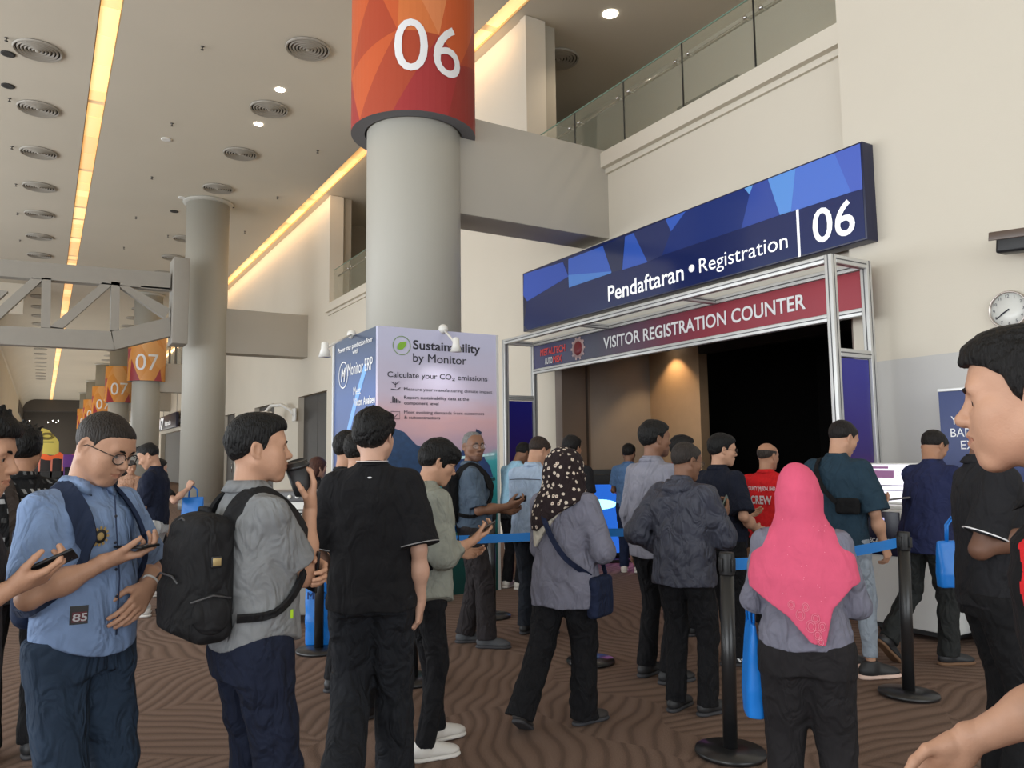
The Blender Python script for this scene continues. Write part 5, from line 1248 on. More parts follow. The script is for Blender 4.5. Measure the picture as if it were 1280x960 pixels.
def backpack(p, lab, m, size=(.30, .17, .47), c=(0, -.235, 1.15), straps=True, detail=True, sm=None, name='backpack', so=.018):
    t = empty(name); t.matrix_world = p.M @ Matrix.Translation((p.cx(1.2), p.cy(1.2), 0)); tag(t, lab, 'backpack'); sm = sm or m
    a, b, h = [q/2 for q in size]; x, y, z = c
    F = Field((x-a-.03, y-b-.09, z-h-.03), (x+a+.03, y+b+.04, z+h+.05), .0075)
    F.box((x, y, z), (a, b*.8, h), .05, .02); F.ell((x, y-.01, z+h*.72), (a*.96, b*.85, h*.36), .03); F.box((x, y-b*.55, z-.02), (a*.86, b*.55, h*.80), .045, .02); F.box((x, y-b*.95, z-h*.42), (a*.74, b*.35, h*.42), .03, .015)
    F.ripple(.0025, p.seed+2, .8)
    v, f = F.mesh(); link('main_compartment', mk_mesh('main_compartment', [(v, f)], m), t)
    mz = mat('zip_tape', srgb(70, 70, 72), rough=.4)
    if detail:
        MB().tube([(x-a*.86, y-b*.60, z-h*.55), (x-a*.88, y-b*.62, z+h*.3), (x-a*.6, y-b*.7, z+h*.86), (x, y-b*.75, z+h*.98), (x+a*.6, y-b*.7, z+h*.86), (x+a*.88, y-b*.62, z+h*.3), (x+a*.86, y-b*.60, z-h*.55)], .004, 6).build('zip', mz, t)
        MB().tube([(x-a*.7, y-b*1.22, z+.0), (x-a*.4, y-b*1.26, z+.02), (x+a*.4, y-b*1.26, z+.02), (x+a*.7, y-b*1.22, z+.0)], .0035, 6).build('zip', mz, t)
        MB().tube([(x-.04, y+b*.1, z+h*.96), (x-.035, y+b*.1, z+h*1.10), (x+.035, y+b*.1, z+h*1.10), (x+.04, y+b*.1, z+h*.96)], .011, 8).build('grab_handle', m, t)
        for q in (-1, 1):
            G = Field((x+q*a-.05, y-b-.04, z-h*.9), (x+q*a+.05, y+b, z+.02), .0075); G.ell((x+q*a*.93, y-b*.1, z-h*.5), (.032, b*.72, h*.34), .01); v, f = G.mesh()
            link('side_pocket', mk_mesh('side_pocket', [(v, f)], m), t)
            MB().tube([(x+q*(a+.008), y-b*.95, z-h*.28), (x+q*(a+.018), y-b*.2, z-h*.20), (x+q*(a+.008), y+b*.5, z-h*.28)], .0035, 6).build('zip', mz, t)
            MB().tube([(x+q*(a*.95), y-b*1.1, z-h*.58), (x+q*(a+.012), y-b*.3, z-h*.52), (x+q*(a+.0), y+b*.6, z-h*.5)], .0, flat=(.009, .0015), up=(q, 0, 0)).build('compression_strap', sm, t)
        MB().bevbox((x+a*.93, y-b*.25, z+h*.22), (x+a+.010, y+b*.15, z+h*.40), .003).bevbox((x+a+.009, y-b*.2, z+h*.25), (x+a+.012, y+b*.1, z+h*.37), .001, mi=1).build('badge', [m_black, mat('brass_badge', srgb(180, 158, 110), rough=.35, metal=.5)], t)
    if straps:
        for q in (-1, 1):
            W = p.d.get('w', 1.0); bl = p.d.get('belly', 0); pts = [(q*.085, y+b*.6, z+h*.80), (q*.092, -.085, 1.395), (q*.096, -.02, 1.428+so*.3), (q*.100, .055, 1.392+so*.3), (q*.108*W, .112+so, 1.31), (q*.122*W, .125+so+bl*.4, 1.20), (q*.150*W+so*.5, .085+bl*.5, 1.10), (q*.170*W+so, .0, 1.03), (q*.150*W, y+b*.7, z-h*.62)]
            # smooth path
            P2 = []
            for i in range(len(pts)-1):
                p0, p1, p2, p3 = [Vector(pts[min(max(i+k, 0), len(pts)-1)]) for k in (-1, 0, 1, 2)]
                for u in (0, .25, .5, .75): P2.append(.5*((2*p1)+(-p0+p2)*u+(2*p0-5*p1+4*p2-p3)*u*u+(-p0+3*p1-3*p2+p3)*u**3))
            P2.append(Vector(pts[-1])); N = len(P2); m_ = MB()
            vs = []
            for i, pt in enumerate(P2):
                tg = (P2[min(i+1, N-1)]-P2[max(i-1, 0)]).normalized(); out = Vector((q*.25, pt.y if abs(pt.y) > .03 else .02, (pt.z-1.15)*1.2)).normalized(); out = (out-tg*out.dot(tg)).normalized(); wd = tg.cross(out)*(.032 if i < N*.55 else .014)
                for s1, s2 in ((1, 1), (-1, 1), (-1, -1), (1, -1)): vs.append(pt + wd*s1 + out*(.006*s2))
            m_.add(vs, [(i*4+j, (i+1)*4+j, (i+1)*4+(j+1) % 4, i*4+(j+1) % 4) for i in range(N-1) for j in range(4)] + [(0, 1, 2, 3), tuple((N-1)*4+j for j in (3, 2, 1, 0))])
            m_.build('shoulder_strap', sm, t)
    return t
def strap_path(pts, m, parent, name='strap', w=.016, c=(0, 0, 1.15), mw=None):
    P2 = [Vector(q) for q in pts]; Q = []
    for i in range(len(P2)-1):
        p0, p1, p2, p3 = [P2[min(max(i+k, 0), len(P2)-1)] for k in (-1, 0, 1, 2)]
        for u in (0, .25, .5, .75): Q.append(.5*((2*p1)+(-p0+p2)*u+(2*p0-5*p1+4*p2-p3)*u*u+(-p0+3*p1-3*p2+p3)*u**3))
    Q.append(P2[-1]); N = len(Q); vs = []
    for i, pt in enumerate(Q):
        tg = (Q[min(i+1, N-1)]-Q[max(i-1, 0)]).normalized(); out = (pt-Vector(c)); out = (out-tg*out.dot(tg)).normalized(); wd = tg.cross(out)*w
        for s1, s2 in ((1, 1), (-1, 1), (-1, -1), (1, -1)): vs.append(pt + wd*s1 + out*(.003*s2))
    return MB().add(vs, [(i*4+j, (i+1)*4+j, (i+1)*4+(j+1) % 4, i*4+(j+1) % 4) for i in range(N-1) for j in range(4)] + [(0, 1, 2, 3), tuple((N-1)*4+j for j in (3, 2, 1, 0))]).build(name, m, parent, mw)
m_blueplastic = mat('blue_bag_plastic', srgb(22, 122, 214), rough=.38, bump=.004, bscale=9)
def tote(M, w, h, d, lab, text=None, m=None, handles=True, sag=.02):
    """flat carrier bag; M puts its bottom centre; local X wide, Z up"""
    t = empty('carrier_bag'); l, r_, s_ = M.decompose(); t.matrix_world = Matrix.LocRotScale(l, r_, (1, 1, 1)); tag(t, lab, 'bag')
    F = Field((-w/2-.03, -d/2-.03, -.02), (w/2+.03, d/2+.03, h+.03), .0065); F.loft([(.0, 0, 0, w/2*.94, d/2), (h*.3, 0, 0, w/2, d/2*1.1), (h*.8, 0, 0, w/2*.97, d/2*.6), (h, 0, 0, w/2*.95, d/2*.25)], .01, e=4); F.ripple(.003, 8, .8)
    v, f = F.mesh(); link('bag_body', mk_mesh('bag_body', [(v, f)], m or m_blueplastic), t)
    if handles:
        for q in (-1, 1): MB().tube([(-w*.2, q*.006, h-.02), (-w*.17, q*.01, h+.08), (0, q*.012, h+.12), (w*.17, q*.01, h+.08), (w*.2, q*.006, h-.02)], .006, 6).build('bag_handle', m_blueplastic if m is None else m, t)
    if text:
        for side in (1,): letters('bag_print', text, (w*.36, -d/2*1.1-.004, h*.62) if False else (-w*.40, -d/2*1.05-.008, h*.60), (1, 0, 0), (0, 0, 1), mat('dark_blue_print', srgb(10, 50, 110)), width=w*.8, height=h*.09, bold=.03, parent=t)
    return t
def nape(p): return p.hc

# ---- front row, left side
pC = P(112, 2.72, 517, 142, 'spectacled man in a light blue work shirt and jeans looking down at his phone', dict(
    w=1.0, belly=.035, hz=1.69, armw=1.06, skin='light', jaw=1.13, head=(26, -14, -3), hf=.03, hair='shaved', hair_rgb=(52, 44, 38), brow=(30, 24, 20), glasses='frame', neckw=1.1,
    sleeve='short', top=dict(mat=bluechambray, hem=.865, tail=.05, ease=.018, name='work_shirt', sl=.84, sr=1.08, collar=dict(gap=.9, h=.034, fl=.006), nocrew=1),
    R=dict(wrist=(.06, .20, 1.19), pole=(.7, -.4, -.7), fd=(-.75, .55, .12), pn=(-.2, .0, 1), curl='cup'),
    L=dict(wrist=(-.11, .185, 1.07), pole=(-.8, -.6, -.3), fd=(.75, .3, -.55), pn=(.0, -1, -.1), curl='relax'),
    pants=dict(mat=denim, r=.088, k=.080, th=.098, name='jeans'), shoes=shoes()))
phone(pC, 'R', 'dark phone in the right hand of the man in the light blue work shirt', (.0, .085, -.030), (8, 0, 60))
wristband(pC, 'L', mat('pale_bracelet', (.75, .75, .72), rough=.4), 'bracelet', .030)
MB().tube([(0, .14+.0, 1.40), (0, .153, 1.30), (.0, .178, 1.12), (.0, .172, .93)], .0025, 6).build('shirt_placket', mat('navy_placket', srgb(40, 54, 84), rough=.8), pC.root)
for z in (1.33, 1.24, 1.15, 1.06): MB().lathe([(0, 0), (.005, 0), (.005, .003), (0, .003)], n=10, M=Matrix.Translation((.008, .158+.018*math.exp(-((z-1.05)/.13)**2), z)) @ Matrix.Rotation(-math.pi/2, 4, 'X')).build('button', m_ink, pC.root)
def torso_pt(p, x, z, back=False):
    """a point on the front or back of the shirt"""
    me = p.top.data; n = len(me.vertices); co = np.empty(n*3, np.float32); me.vertices.foreach_get('co', co); co = co.reshape(-1, 3)
    k = (np.abs(co[:,0]-x) < .03) & (np.abs(co[:,2]-z) < .03); q = co[k]
    if len(q) == 0: return Vector((x, -.12 if back else .12, z))
    k2 = (np.abs(co[:,0]-x) < .012) & (np.abs(co[:,2]-z) < .012); q = co[k2] if k2.any() else q
    yv = q[:,1].min()-.004 if back else q[:,1].max()+.004
    return Vector((x, float(yv), z))
def patch_on(p, name, x0, x1, z0, z1, m, back=False, n=6, off=.003):
    """printed patch following the cloth"""
    me = p.top.data; k = len(me.vertices); co = np.empty(k*3, np.float32); me.vertices.foreach_get('co', co); co = co.reshape(-1, 3); vs = []
    sel = (co[:,0] > min(x0,x1)-.03) & (co[:,0] < max(x0,x1)+.03) & (co[:,2] > z0-.03) & (co[:,2] < z1+.03) & ((co[:,1] < p.cy(z0)-.02) if back else (co[:,1] > p.cy(z0)+.02)); C = co[sel]
    for j in range(n+1):
        for i in range(n+1):
            x = x0+(x1-x0)*i/n; z = z0+(z1-z0)*j/n; d2 = (C[:,0]-x)**2+(C[:,2]-z)**2; w = 1/(d2+1e-5); w[d2 > 4e-4] = 0
            y = float((C[:,1]*w).sum()/max(w.sum(), 1e-9)) if w.sum() > 0 else (float(C[np.argmin(d2), 1]) if len(C) else 0); vs.append((x, y+(-off if back else off), z))
    N = n+1; return MB().add(vs, [(j*N+i, j*N+i+1, (j+1)*N+i+1, (j+1)*N+i) for j in range(n) for i in range(n)], 0, True).build(name, m, p.root, fix=False)
def text_on(p, body, xc, z, width, cap, m, back=True, bold=.02, off=.006, name='printed_lettering'):
    me = p.top.data; k = len(me.vertices); co = np.empty(k*3, np.float32); me.vertices.foreach_get('co', co); co = co.reshape(-1, 3)
    C = co[(np.abs(co[:,0]-xc) < width*.6+.02) & (co[:,2] > z-.04) & (co[:,2] < z+cap+.04) & ((co[:,1] < p.cy(z)-.02) if back else (co[:,1] > p.cy(z)+.02))]
    sg_ = 1 if back else -1
    def wr(x, y):
        X = xc + sg_*(x-width/2); Z = z+y; d2 = (C[:,0]-X)**2+(C[:,2]-Z)**2; w = 1/(d2+2e-5); w[d2 > 9e-4] = 0
        yy = float((C[:,1]*w).sum()/max(w.sum(), 1e-9)) if len(C) and w.sum() > 0 else (-.12 if back else .12)
        return Vector((X, yy-(off if back else -off), Z))
    o = letters(name, body, None, None, None, m, width=width, height=cap, bold=bold, wrap=wr, step=.02); o.parent = p.root; return o
# crest, name flash and sleeve tag of the work shirt
cr = torso_pt(pC, .050, 1.265); Mx = Matrix.Translation(cr+Vector((0, .004, 0))) @ Matrix.Rotation(-math.pi/2-.12, 4, 'X')
m_ = MB().lathe([(0, 0), (.024, 0), (.024, .002), (0, .002)], n=20, M=Mx)
for k in range(12): m_.box((-.004, .022, 0), (.004, .034, .0015), 1, Mx @ Matrix.Rotation(k*math.pi/6, 4, 'Z'))
m_.lathe([(0, .002), (.014, .002), (.013, .003), (0, .003)], n=12, mi=1, M=Mx).build('embroidered_crest', [mat('black_thread', (.02, .02, .02), rough=.7), mat('gold_thread', srgb(176, 150, 96), rough=.6)], pC.root)
patch_on(pC, 'name_flash', .134, .092, .985, 1.045, m_black, n=4, off=.004); patch_on(pC, 'name_flash', .130, .096, .992, 1.025, mat('dark_red_flash', srgb(96, 34, 44)), n=4, off=.0055)
text_on(pC, '85', .113, .996, .034, .024, m_whitep, back=False, bold=.03, off=.009)
backpack(pC, 'dark navy backpack on the back of the man in the light blue work shirt', C_('navy_backpack_cloth', (34, 44, 66)), size=(.26, .12, .38), detail=False, c=(0.0, -.17, 1.13), so=.020)

pG = P(320, 2.70, 520, 66, 'man in a grey short sleeved shirt sipping from a black cup, black backpack on', dict(
    w=1.03, belly=.02, hz=1.70, lean=-1, skin='light', jaw=1.05, head=(0, 19, 0), hair='sweep', hair_rgb=(14, 13, 14),
    sleeve='short', top=dict(mat=greyshirt, hem=.895, tail=.05, ease=.020, name='short_sleeved_shirt', sl=.74, sr=1.02, collar=dict(gap=.7, h=.036, fl=.004), nocrew=1),
    R=dict(wrist=(.055, .19, 1.365), pole=(.15, -.1, -1), fd=(-.05, .12, 1), pn=(-.35, -1, .1), curl='cup', thumb=(.75, .5, -.5)),
    L=dict(wrist=(.03, .205, 1.165), pole=(-1, -.2, -.6), fd=(.9, .1, -.35), pn=(0, -1, 0), curl='soft'),
    pants=dict(mat=navytr, r=.088, k=.076, th=.096), shoes=shoes()))
backpack(pG, 'large black backpack worn by the man drinking from a cup', C_('black_backpack_cloth', (30, 30, 32), rough=.75), size=(.28, .18, .41), c=(0, -.18, 1.15), so=.012)
def cup(p, key):
    t = empty('takeaway_cup'); M = p.M @ p.hand[key] @ Matrix.Translation((-.0, .105, -.048)); l = M.translation
    ax = (p.M.to_3x3() @ Vector((.05, -.30, 1))).normalized(); t.matrix_world = Matrix.Translation(l) @ ax.to_track_quat('Z', 'Y').to_matrix().to_4x4(); tag(t, 'black takeaway cup with lid held near the mouth of the man in grey', 'cup')
    MB().lathe([(0, -.062), (.029, -.062), (.031, -.058), (.041, .040), (.0, .040)], n=32).build('cup_body', mat('black_cup_paper', (.02, .02, .022), rough=.55), t)
    MB().lathe([(.042, .038), (.0445, .042), (.0445, .050), (.041, .052), (.039, .062), (.037, .063), (.036, .058), (0, .058)], n=32).build('lid', mat('black_lid', (.015, .015, .016), rough=.3), t)
cup(pG, 'R')
phone(pG, 'L', 'black phone tucked under the arm of the man with the cup', (.0, .06, -.028), (0, 0, 80))
q = torso_pt(pG, .05, 1.02); MB().bevbox((.168, .06, 1.00), (.172, .07, 1.03), .001).build('green_tag', mat('lime_tag', srgb(170, 210, 40)), pG.root)

pH = P(466, 3.55, 512, 6, 'tall man in an oversized black tee walking away, white lanyard on his nape', dict(
    w=1.0, hz=1.70, skin='fair', head=(4, 16, 0), hair='mop', hair_rgb=(14, 12, 13),
    sleeve='short', top=dict(mat=blacktee, hem=.82, ease=.032, flare=.010, name='oversized_tee', sl=.96, sr=1.08, rip=.004),
    R=dict(wrist=(.215, .01, .835), pole=(.4, -1, 0), fd=(-.1, .15, -1), pn=(-1, .2, -.1), curl='soft'),
    L=dict(wrist=(-.20, .17, .90), pole=(-.7, -1, 0)),
    fL=dict(a=(-.10, -.16, .165), dir=(-.05, 1), pitch=48, kp=(0, 1, .2)), fR=dict(a=(.09, .16, .085), dir=(.1, 1)),
    pants=dict(mat=C_('charcoal_wide_trousers', (34, 36, 41), fold=.022), r=.100, k=.092, th=.104, ease=.012, name='wide_trousers', ext=.10, rip=.005), shoes=shoes(m_bsn, m_wsole)))
for k_ in ('R', 'L'): ring_band(pH, k_, .93, .0835, mat('silver_piping', srgb(150, 150, 152), rough=.4))
MB().tube([(pH.cx(1.45)+.062*math.cos(a), -.018+.068*math.sin(a), 1.462+.004) for a in np.linspace(math.pi*.95, math.pi*2.05, 14)], .0, flat=(.010, .0015), up=(0, 0, 1)).build('lanyard', mat('white_lanyard', srgb(222, 214, 212), rough=.6), pH.root)
q = torso_pt(pH, 0, 1.395, True); MB().ball((q.x, q.y, q.z), (.010, .002, .004), 8, 6).build('small_logo', m_whitep, pH.root)

pJ = P(527, 4.05, 558, 66, 'man in a sage green shirt with black sling bag reading his phone', dict(
    w=1.03, hz=1.66, lean=4, skin='light', head=(22, 10, 0), hf=.03, hair='fringe', hair_rgb=(12, 11, 12), glasses='thin', face=True,
    sleeve='long', top=dict(mat=sage, hem=.80, tail=.035, ease=.032, cuff=.5, name='loose_shirt', sr=1.16, flare=.01, collar=dict(gap=.7, h=.026), nocrew=1, rip=.005),
    R=dict(wrist=(.13, .25, 1.13), pole=(.5, -.6, -1), fd=(-.1, .9, .35), pn=(-.4, 0, 1), curl='cup'), L=dict(wrist=(-.10, .26, 1.05), pole=(-.7, -.7, -.7)),
    fR=dict(a=(.09, -.02, .085), dir=(.1, 1)), fL=dict(a=(-.12, .14, .085), dir=(-.1, 1)),
    pants=dict(mat=blacktr, r=.058, k=.058, th=.082, name='slim_trousers'), shoes=shoes(m_wsn, m_wsole, laces=m_wsole)))
phone(pJ, 'R', 'dark phone held by the man in the sage green shirt', (.0, .09, -.030), (0, 0, 30), size=(.078, .165, .009), col=mat('brown_case', srgb(70, 60, 54), rough=.5))
def sling(p, lab, m, bagc, bags, hi, lo, w=.014, dx=1):
    t = empty('sling_bag'); t.matrix_world = p.M.copy(); tag(t, lab, 'bag')
    G = Field([c-s_-.02 for c, s_ in zip(bagc, bags)], [c+s_+.02 for c, s_ in zip(bagc, bags)], .006); G.box(bagc, bags, min(bags)*.8, .01); G.ripple(.002, 3); v, f = G.mesh(); link('bag_body', mk_mesh('bag_body', [(v, f)], m), t)
    strap_path(hi, m, t, 'strap', w); strap_path(lo, m, t, 'strap', w); return t
sling(pJ, 'black sling bag across the back of the man in sage green', blackwrap, (.155, -.06, 1.02), (.035, .07, .035),
    [(.155, -.11, 1.04), (.06, -.175, 1.15), (-.05, -.16, 1.32), (-.105, -.06, 1.43)], [(.18, .0, 1.04), (.14, .15, 1.12), (.02, .185, 1.26), (-.09, .10, 1.42), (-.105, -.02, 1.44)])

pK = P(590, 6.3, 540, 88, 'grey haired man in a slate shirt and glasses looking back at the viewer', dict(
    w=1.06, belly=.03, hz=1.70, skin='brown', face=True, jaw=.98, head=(0, 62, 0), hair='thin', hair_rgb=(150, 150, 150), brow=(90, 90, 90), glasses='thin', stubble=1,
    sleeve='short', top=dict(mat=slate, hem=.93, ease=.018, name='polo_shirt', collar=dict(gap=.8, h=.028), nocrew=1, sl=.9),
    R=dict(wrist=(.12, .28, 1.10), pole=(.4, -1, -.5), fd=(-.1, 1, .25), pn=(-.6, 0, .7), curl='cup'), L=dict(wrist=(-.05, .26, 1.06), pole=(-.6, -1, -.5)),
    fR=dict(a=(.10, .10, .085), dir=(.2, 1)), fL=dict(a=(-.10, -.06, .085), dir=(-.1, 1)),
    pants=dict(mat=brownblack, r=.082, k=.076, th=.094), shoes=shoes(m_gsn, m_gsole)))
phone(pK, 'R', 'small dark phone of the grey haired man in the slate shirt', (.0, .09, -.028))
backpack(pK, 'dark backpack with a pale strap on the grey haired man', blackwrap, size=(.26, .14, .40), c=(0, -.17, 1.17), detail=False, so=.010)
strap_path([(-.10, -.10, 1.41), (-.10, -.03, 1.435), (-.105, .05, 1.41), (-.11, .11, 1.33)], mat('pale_strap', srgb(190, 188, 186), rough=.7), pK.root, 'pale_piping', .005)

pI1 = P(432, 5.1, 540, 50, 'black haired man half hidden left of the black shirted man, farther one', dict(
    w=.95, hz=1.70, skin='light', head=(8, 10, 0), hair='short', top=dict(mat=blackpolo, hem=.9), pants=BT, shoes=shoes()))
pI2 = P(447, 4.65, 541, 42, 'man in a beige collared shirt mostly hidden behind the black tee man', dict(
    w=.95, hz=1.70, skin='light', head=(6, 6, 0), hair='short', top=dict(mat=beigeshirt, hem=.9, collar=dict(), nocrew=1), pants=BT, shoes=shoes()))

# ---- middle of the queue
pL = P(640, 8.9, 560, 40, 'man in a pale blue tee bending over beside the booth wall', dict(
    w=1.0, hz=1.62, lean=10, skin='brown', head=(42, 10, 0), hf=.05, hair='short', top=dict(mat=paleblue, hem=.88), R=dict(wrist=(.12, .34, 1.08), pole=(.4, -1, -.6)), L=dict(wrist=(-.08, .34, 1.08), pole=(-.5, -1, -.6)), pants=BT, shoes=shoes(m_wsn, m_wsole)))
pM = P(664, 6.6, 547, 28, 'man in a light blue shirt with head bowed, dark grey jeans', dict(
    w=1.06, hz=1.68, lean=4, skin='light', head=(32, 24, 0), hf=.03, hair='crew', hair_rgb=(60, 46, 38), top=dict(mat=lightblue, hem=.80, tail=.03, ease=.026, collar=dict(h=.03), nocrew=1, name='loose_shirt', sl=1.0), R=dict(wrist=(.10, .30, 1.14), pole=(.5, -1, -.6)), L=dict(wrist=(-.08, .30, 1.14), pole=(-.5, -1, -.6)),
    fL=dict(a=(-.11, .05, .085), dir=(-.2, 1)), pants=dict(mat=m_pants_grey, r=.078, k=.07, th=.09), shoes=shoes()))
strap_path([(-.15, -.125, 1.32), (-.06, -.145, 1.325), (.06, -.145, 1.325), (.15, -.125, 1.32)], mat('yoke_piping', srgb(70, 76, 90), rough=.8), pM.root, 'yoke_piping', .002)

pN = P(703, 4.42, 560, 32, 'woman in a floral headscarf, grey blouse and black trousers stepping right', dict(
    w=1.04, hips=1.14, hz=1.71, skin='tan', scarf=1, head=(6, 14, 0), lean=2, sleeve='long', top=dict(mat=greytunic, hem=.735, ease=.030, flare=.012, name='long_blouse', sr=1.22, nocrew=1, rip=.005),
    R=dict(wrist=(.17, .24, 1.02), pole=(.7, -1, -.4), fd=(-.4, 1, .2), pn=(-1, 0, .2)), L=dict(wrist=(-.10, .28, 1.05), pole=(-.6, -1, -.5)),
    fL=dict(a=(-.16, -.26, .135), dir=(-.35, 1), pitch=28), fR=dict(a=(.06, .10, .085), dir=(.35, 1)),
    pants=dict(mat=blacktr, r=.095, k=.086, th=.112, ease=.012, name='wide_trousers', ext=.12, rip=.005), shoes=shoes(mat('dark_sneaker', srgb(56, 52, 50), rough=.7), m_gsole, big=1.0)))
def headcover(p, mats, kind):
    HM = p.hR; hc = p.hc
    c0 = np.array([p.cx(1.4), p.cy(1.4)-.01])
    fwd = HM @ np.array([0, 1, 0]); 
    if kind == 'floral':
        F = Field((-.27, -.26, 1.10), (.27, .30, 1.84), .0055)
        F.ell(hc+HM@np.array([0, -.014, .026]), (.112, .130, .112), .02, R=HM.T); F.ell(hc+HM@np.array([0, -.040, -.035]), (.112, .115, .125), .06, R=HM.T)
        F.loft([(1.10, c0[0], c0[1]-.01, .200, .160), (1.26, c0[0], c0[1]-.01, .216, .166), (1.34, c0[0], c0[1]-.01, .200, .155), (1.41, c0[0], c0[1]-.01, .165, .138), (1.47, c0[0]*.5+hc[0]*.5, hc[1]*.5+c0[1]*.5-.012, .135, .126), (1.53, hc[0], hc[1]-.016, .118, .122)], .06)
        F.ripple(.005, 21, .7, (1.2, 1.2, .3)); F.ripple(.0012, 5, 1.6)
        F.ell(hc+HM@np.array([0, .135, -.018]), (.058, .085, .082), .012, 's', R=HM.T)
        F.carve(lambda x, y, z: 1.285 + .70*np.maximum(x-c0[0]-.02, -.13)*(1+0*y) - z)
        garment('headscarf', F, mats[0], p.root)
        G = Field((-.27, -.26, 1.06), (.27, .28, 1.50), .006)
        G.loft([(1.02, c0[0], c0[1], .198, .158), (1.26, c0[0], c0[1], .210, .160), (1.34, c0[0], c0[1], .190, .146), (1.40, c0[0], c0[1], .135, .108), (1.45, c0[0], c0[1], .085, .088)], .02)
        G.ripple(.003, 4, .8, (1.2, 1.2, .4)); G.carve(lambda x, y, z: 1.09 + 1.15*np.maximum(0, x-c0[0]+.14) - z + 0*y)
        garment('scarf_border', G, mats[1], p.root)
    else:
        F = Field((-.34, -.36, .86), (.34, .26, 1.80), .0055)
        F.ell(hc+HM@np.array([0, -.010, .030]), (.090, .110, .100), .02, R=HM.T); F.ell(hc+HM@np.array([0, -.030, -.02]), (.090, .10, .10), .05, R=HM.T)
        F.loft([(.90, 0, -.045, .20, .125), (1.10, 0, -.045, .240, .135), (1.22, 0, -.035, .245, .140), (1.31, 0, -.02, .226, .135), (1.38, 0, -.012, .182, .126), (1.44, 0, -.01, .135, .114), (1.50, 0, -.01, .106, .108), (1.57, hc[0], hc[1]-.01, .094, .105)], .06, e=2.0)
        F.ripple(.0095, 33, .6, (1.6, 1.0, .15)); F.ripple(.0016, 6, 1.3, (1, 1, .3))
        F.ell(hc+HM@np.array([0, .13, -.02]), (.058, .085, .085), .012, 's', R=HM.T)
        hx_ = [-.30, -.215, -.06, .03, .085, .12, .20, .30]; hz_ = [1.20, 1.165, 1.06, .955, .945, 1.10, 1.19, 1.23]
        F.carve(lambda x, y, z: np.where(y > .02, 1.22, np.interp(np.broadcast_to(x, (x.shape[0], 1, 1)).ravel(), hx_, hz_).reshape(-1, 1, 1)) - z)
        F.carve(lambda x, y, z: np.where(z < 1.20, y+.06, -1.0) + 0*x)
        o = garment('headscarf', F, mats[0], p.root)
        me = o.data; n = len(me.vertices); co = np.empty(n*3, np.float32); me.vertices.foreach_get('co', co); p._co = co.reshape(-1, 3)
        ml = mat('pale_pink_thread', srgb(238, 150, 170), rough=.7); m_ = MB()
        rs = random.Random(4)
        for cx_, cz_, r_ in ((.03, 1.03, .020), (.055, .995, .016), (.065, .965, .012), (-.01, 1.075, .018), (.075, 1.03, .015), (.012, 1.11, .014), (.05, 1.065, .016), (-.045, 1.115, .014)):
            for j in range(2): m_.tube([(cx_+r_*(1-.4*j)*math.cos(a), torso_back(p, cx_+r_*(1-.4*j)*math.cos(a), cz_+r_*(1-.4*j)*math.sin(a)*1.3)-.002, cz_+r_*(1-.4*j)*math.sin(a)*1.3) for a in np.linspace(0, 2*math.pi, 13)], .0011, 4)
        for _ in range(26):
            x_, z_ = rs.uniform(-.12, .12), rs.uniform(1.12, 1.5); m_.ball((x_, torso_back(p, x_, z_)-.001, z_), .0018, 5, 4)
        m_.build('embroidery', ml, p.root)
def torso_back(p, x, z):
    if not hasattr(p, '_co'):
        me = p.top.data; n = len(me.vertices); co = np.empty(n*3, np.float32); me.vertices.foreach_get('co', co); p._co = co.reshape(-1, 3)
    C = p._co; d2 = (C[:,0]-x)**2+(C[:,2]-z)**2; k = d2 < 1e-4; k = k if k.any() else d2 < 4e-3
    return float(C[k,1].min()) if k.any() else -.13
headcover(pN, [m_floral, m_cream], 'floral')
sling(pN, 'navy cloth shoulder bag hanging at the hip of the woman in the floral scarf', C_('navy_bag_cloth', (30, 38, 62)), (.225, .045, .80), (.04, .115, .125),
    [(.21, -.045, .93), (.12, -.185, 1.05), (.0, -.175, 1.20), (-.07, -.135, 1.34), (-.085, -.04, 1.43)], [(.22, .13, .92), (.12, .20, 1.08), (.0, .18, 1.22), (-.08, .10, 1.39), (-.085, -.02, 1.435)], .017)
pO = P(713, 7.4, 545, 20, 'dark haired man whose head shows above the floral headscarf', dict(w=1.0, hz=1.70, skin='tan', head=(5, 10, 0), hair='short', top=dict(mat=blackpolo, hem=.85), pants=BT, shoes=shoes()))
pP = P(785, 10.0, 556, 12, 'man in a steel blue top and jeans far inside the doorway', dict(w=1.04, hz=1.69, skin='brown', head=(10, 10, 0), hair='short', top=dict(mat=bluetop, hem=.86, ease=.02), L=dict(wrist=(-.12, .25, 1.05), pole=(-.6, -1, -.5)), R=dict(wrist=(.12, .28, 1.1), pole=(.5, -1, -.5)), pants=dict(mat=bluedenim2, r=.07, k=.072), shoes=shoes(m_wsn, m_wsole)))
pQ = P(815, 5.3, 527, 46, 'tall dark haired man in a plain grey long sleeved shirt', dict(
    w=1.08, hz=1.70, skin='brown', head=(0, 14, 0), hair='short', hair_rgb=(14, 12, 12), stubble=1, sleeve='long', top=dict(mat=greylong, hem=.80, ease=.022, name='long_sleeved_shirt', collar=dict(h=.026), nocrew=1),
    L=dict(wrist=(-.235, .02, .83), pole=(-.3, -1, 0), fd=(.05, .1, -1), pn=(1, .0, 0), curl='soft'), R=dict(wrist=(.10, .2, 1.1), pole=(.6, -1, -.5)),
    fL=dict(a=(-.12, .0, .085), dir=(-.2, 1)), pants=BT, shoes=shoes()))
wristband(pQ, 'L', m_black, 'bracelet', .030, t=.012)
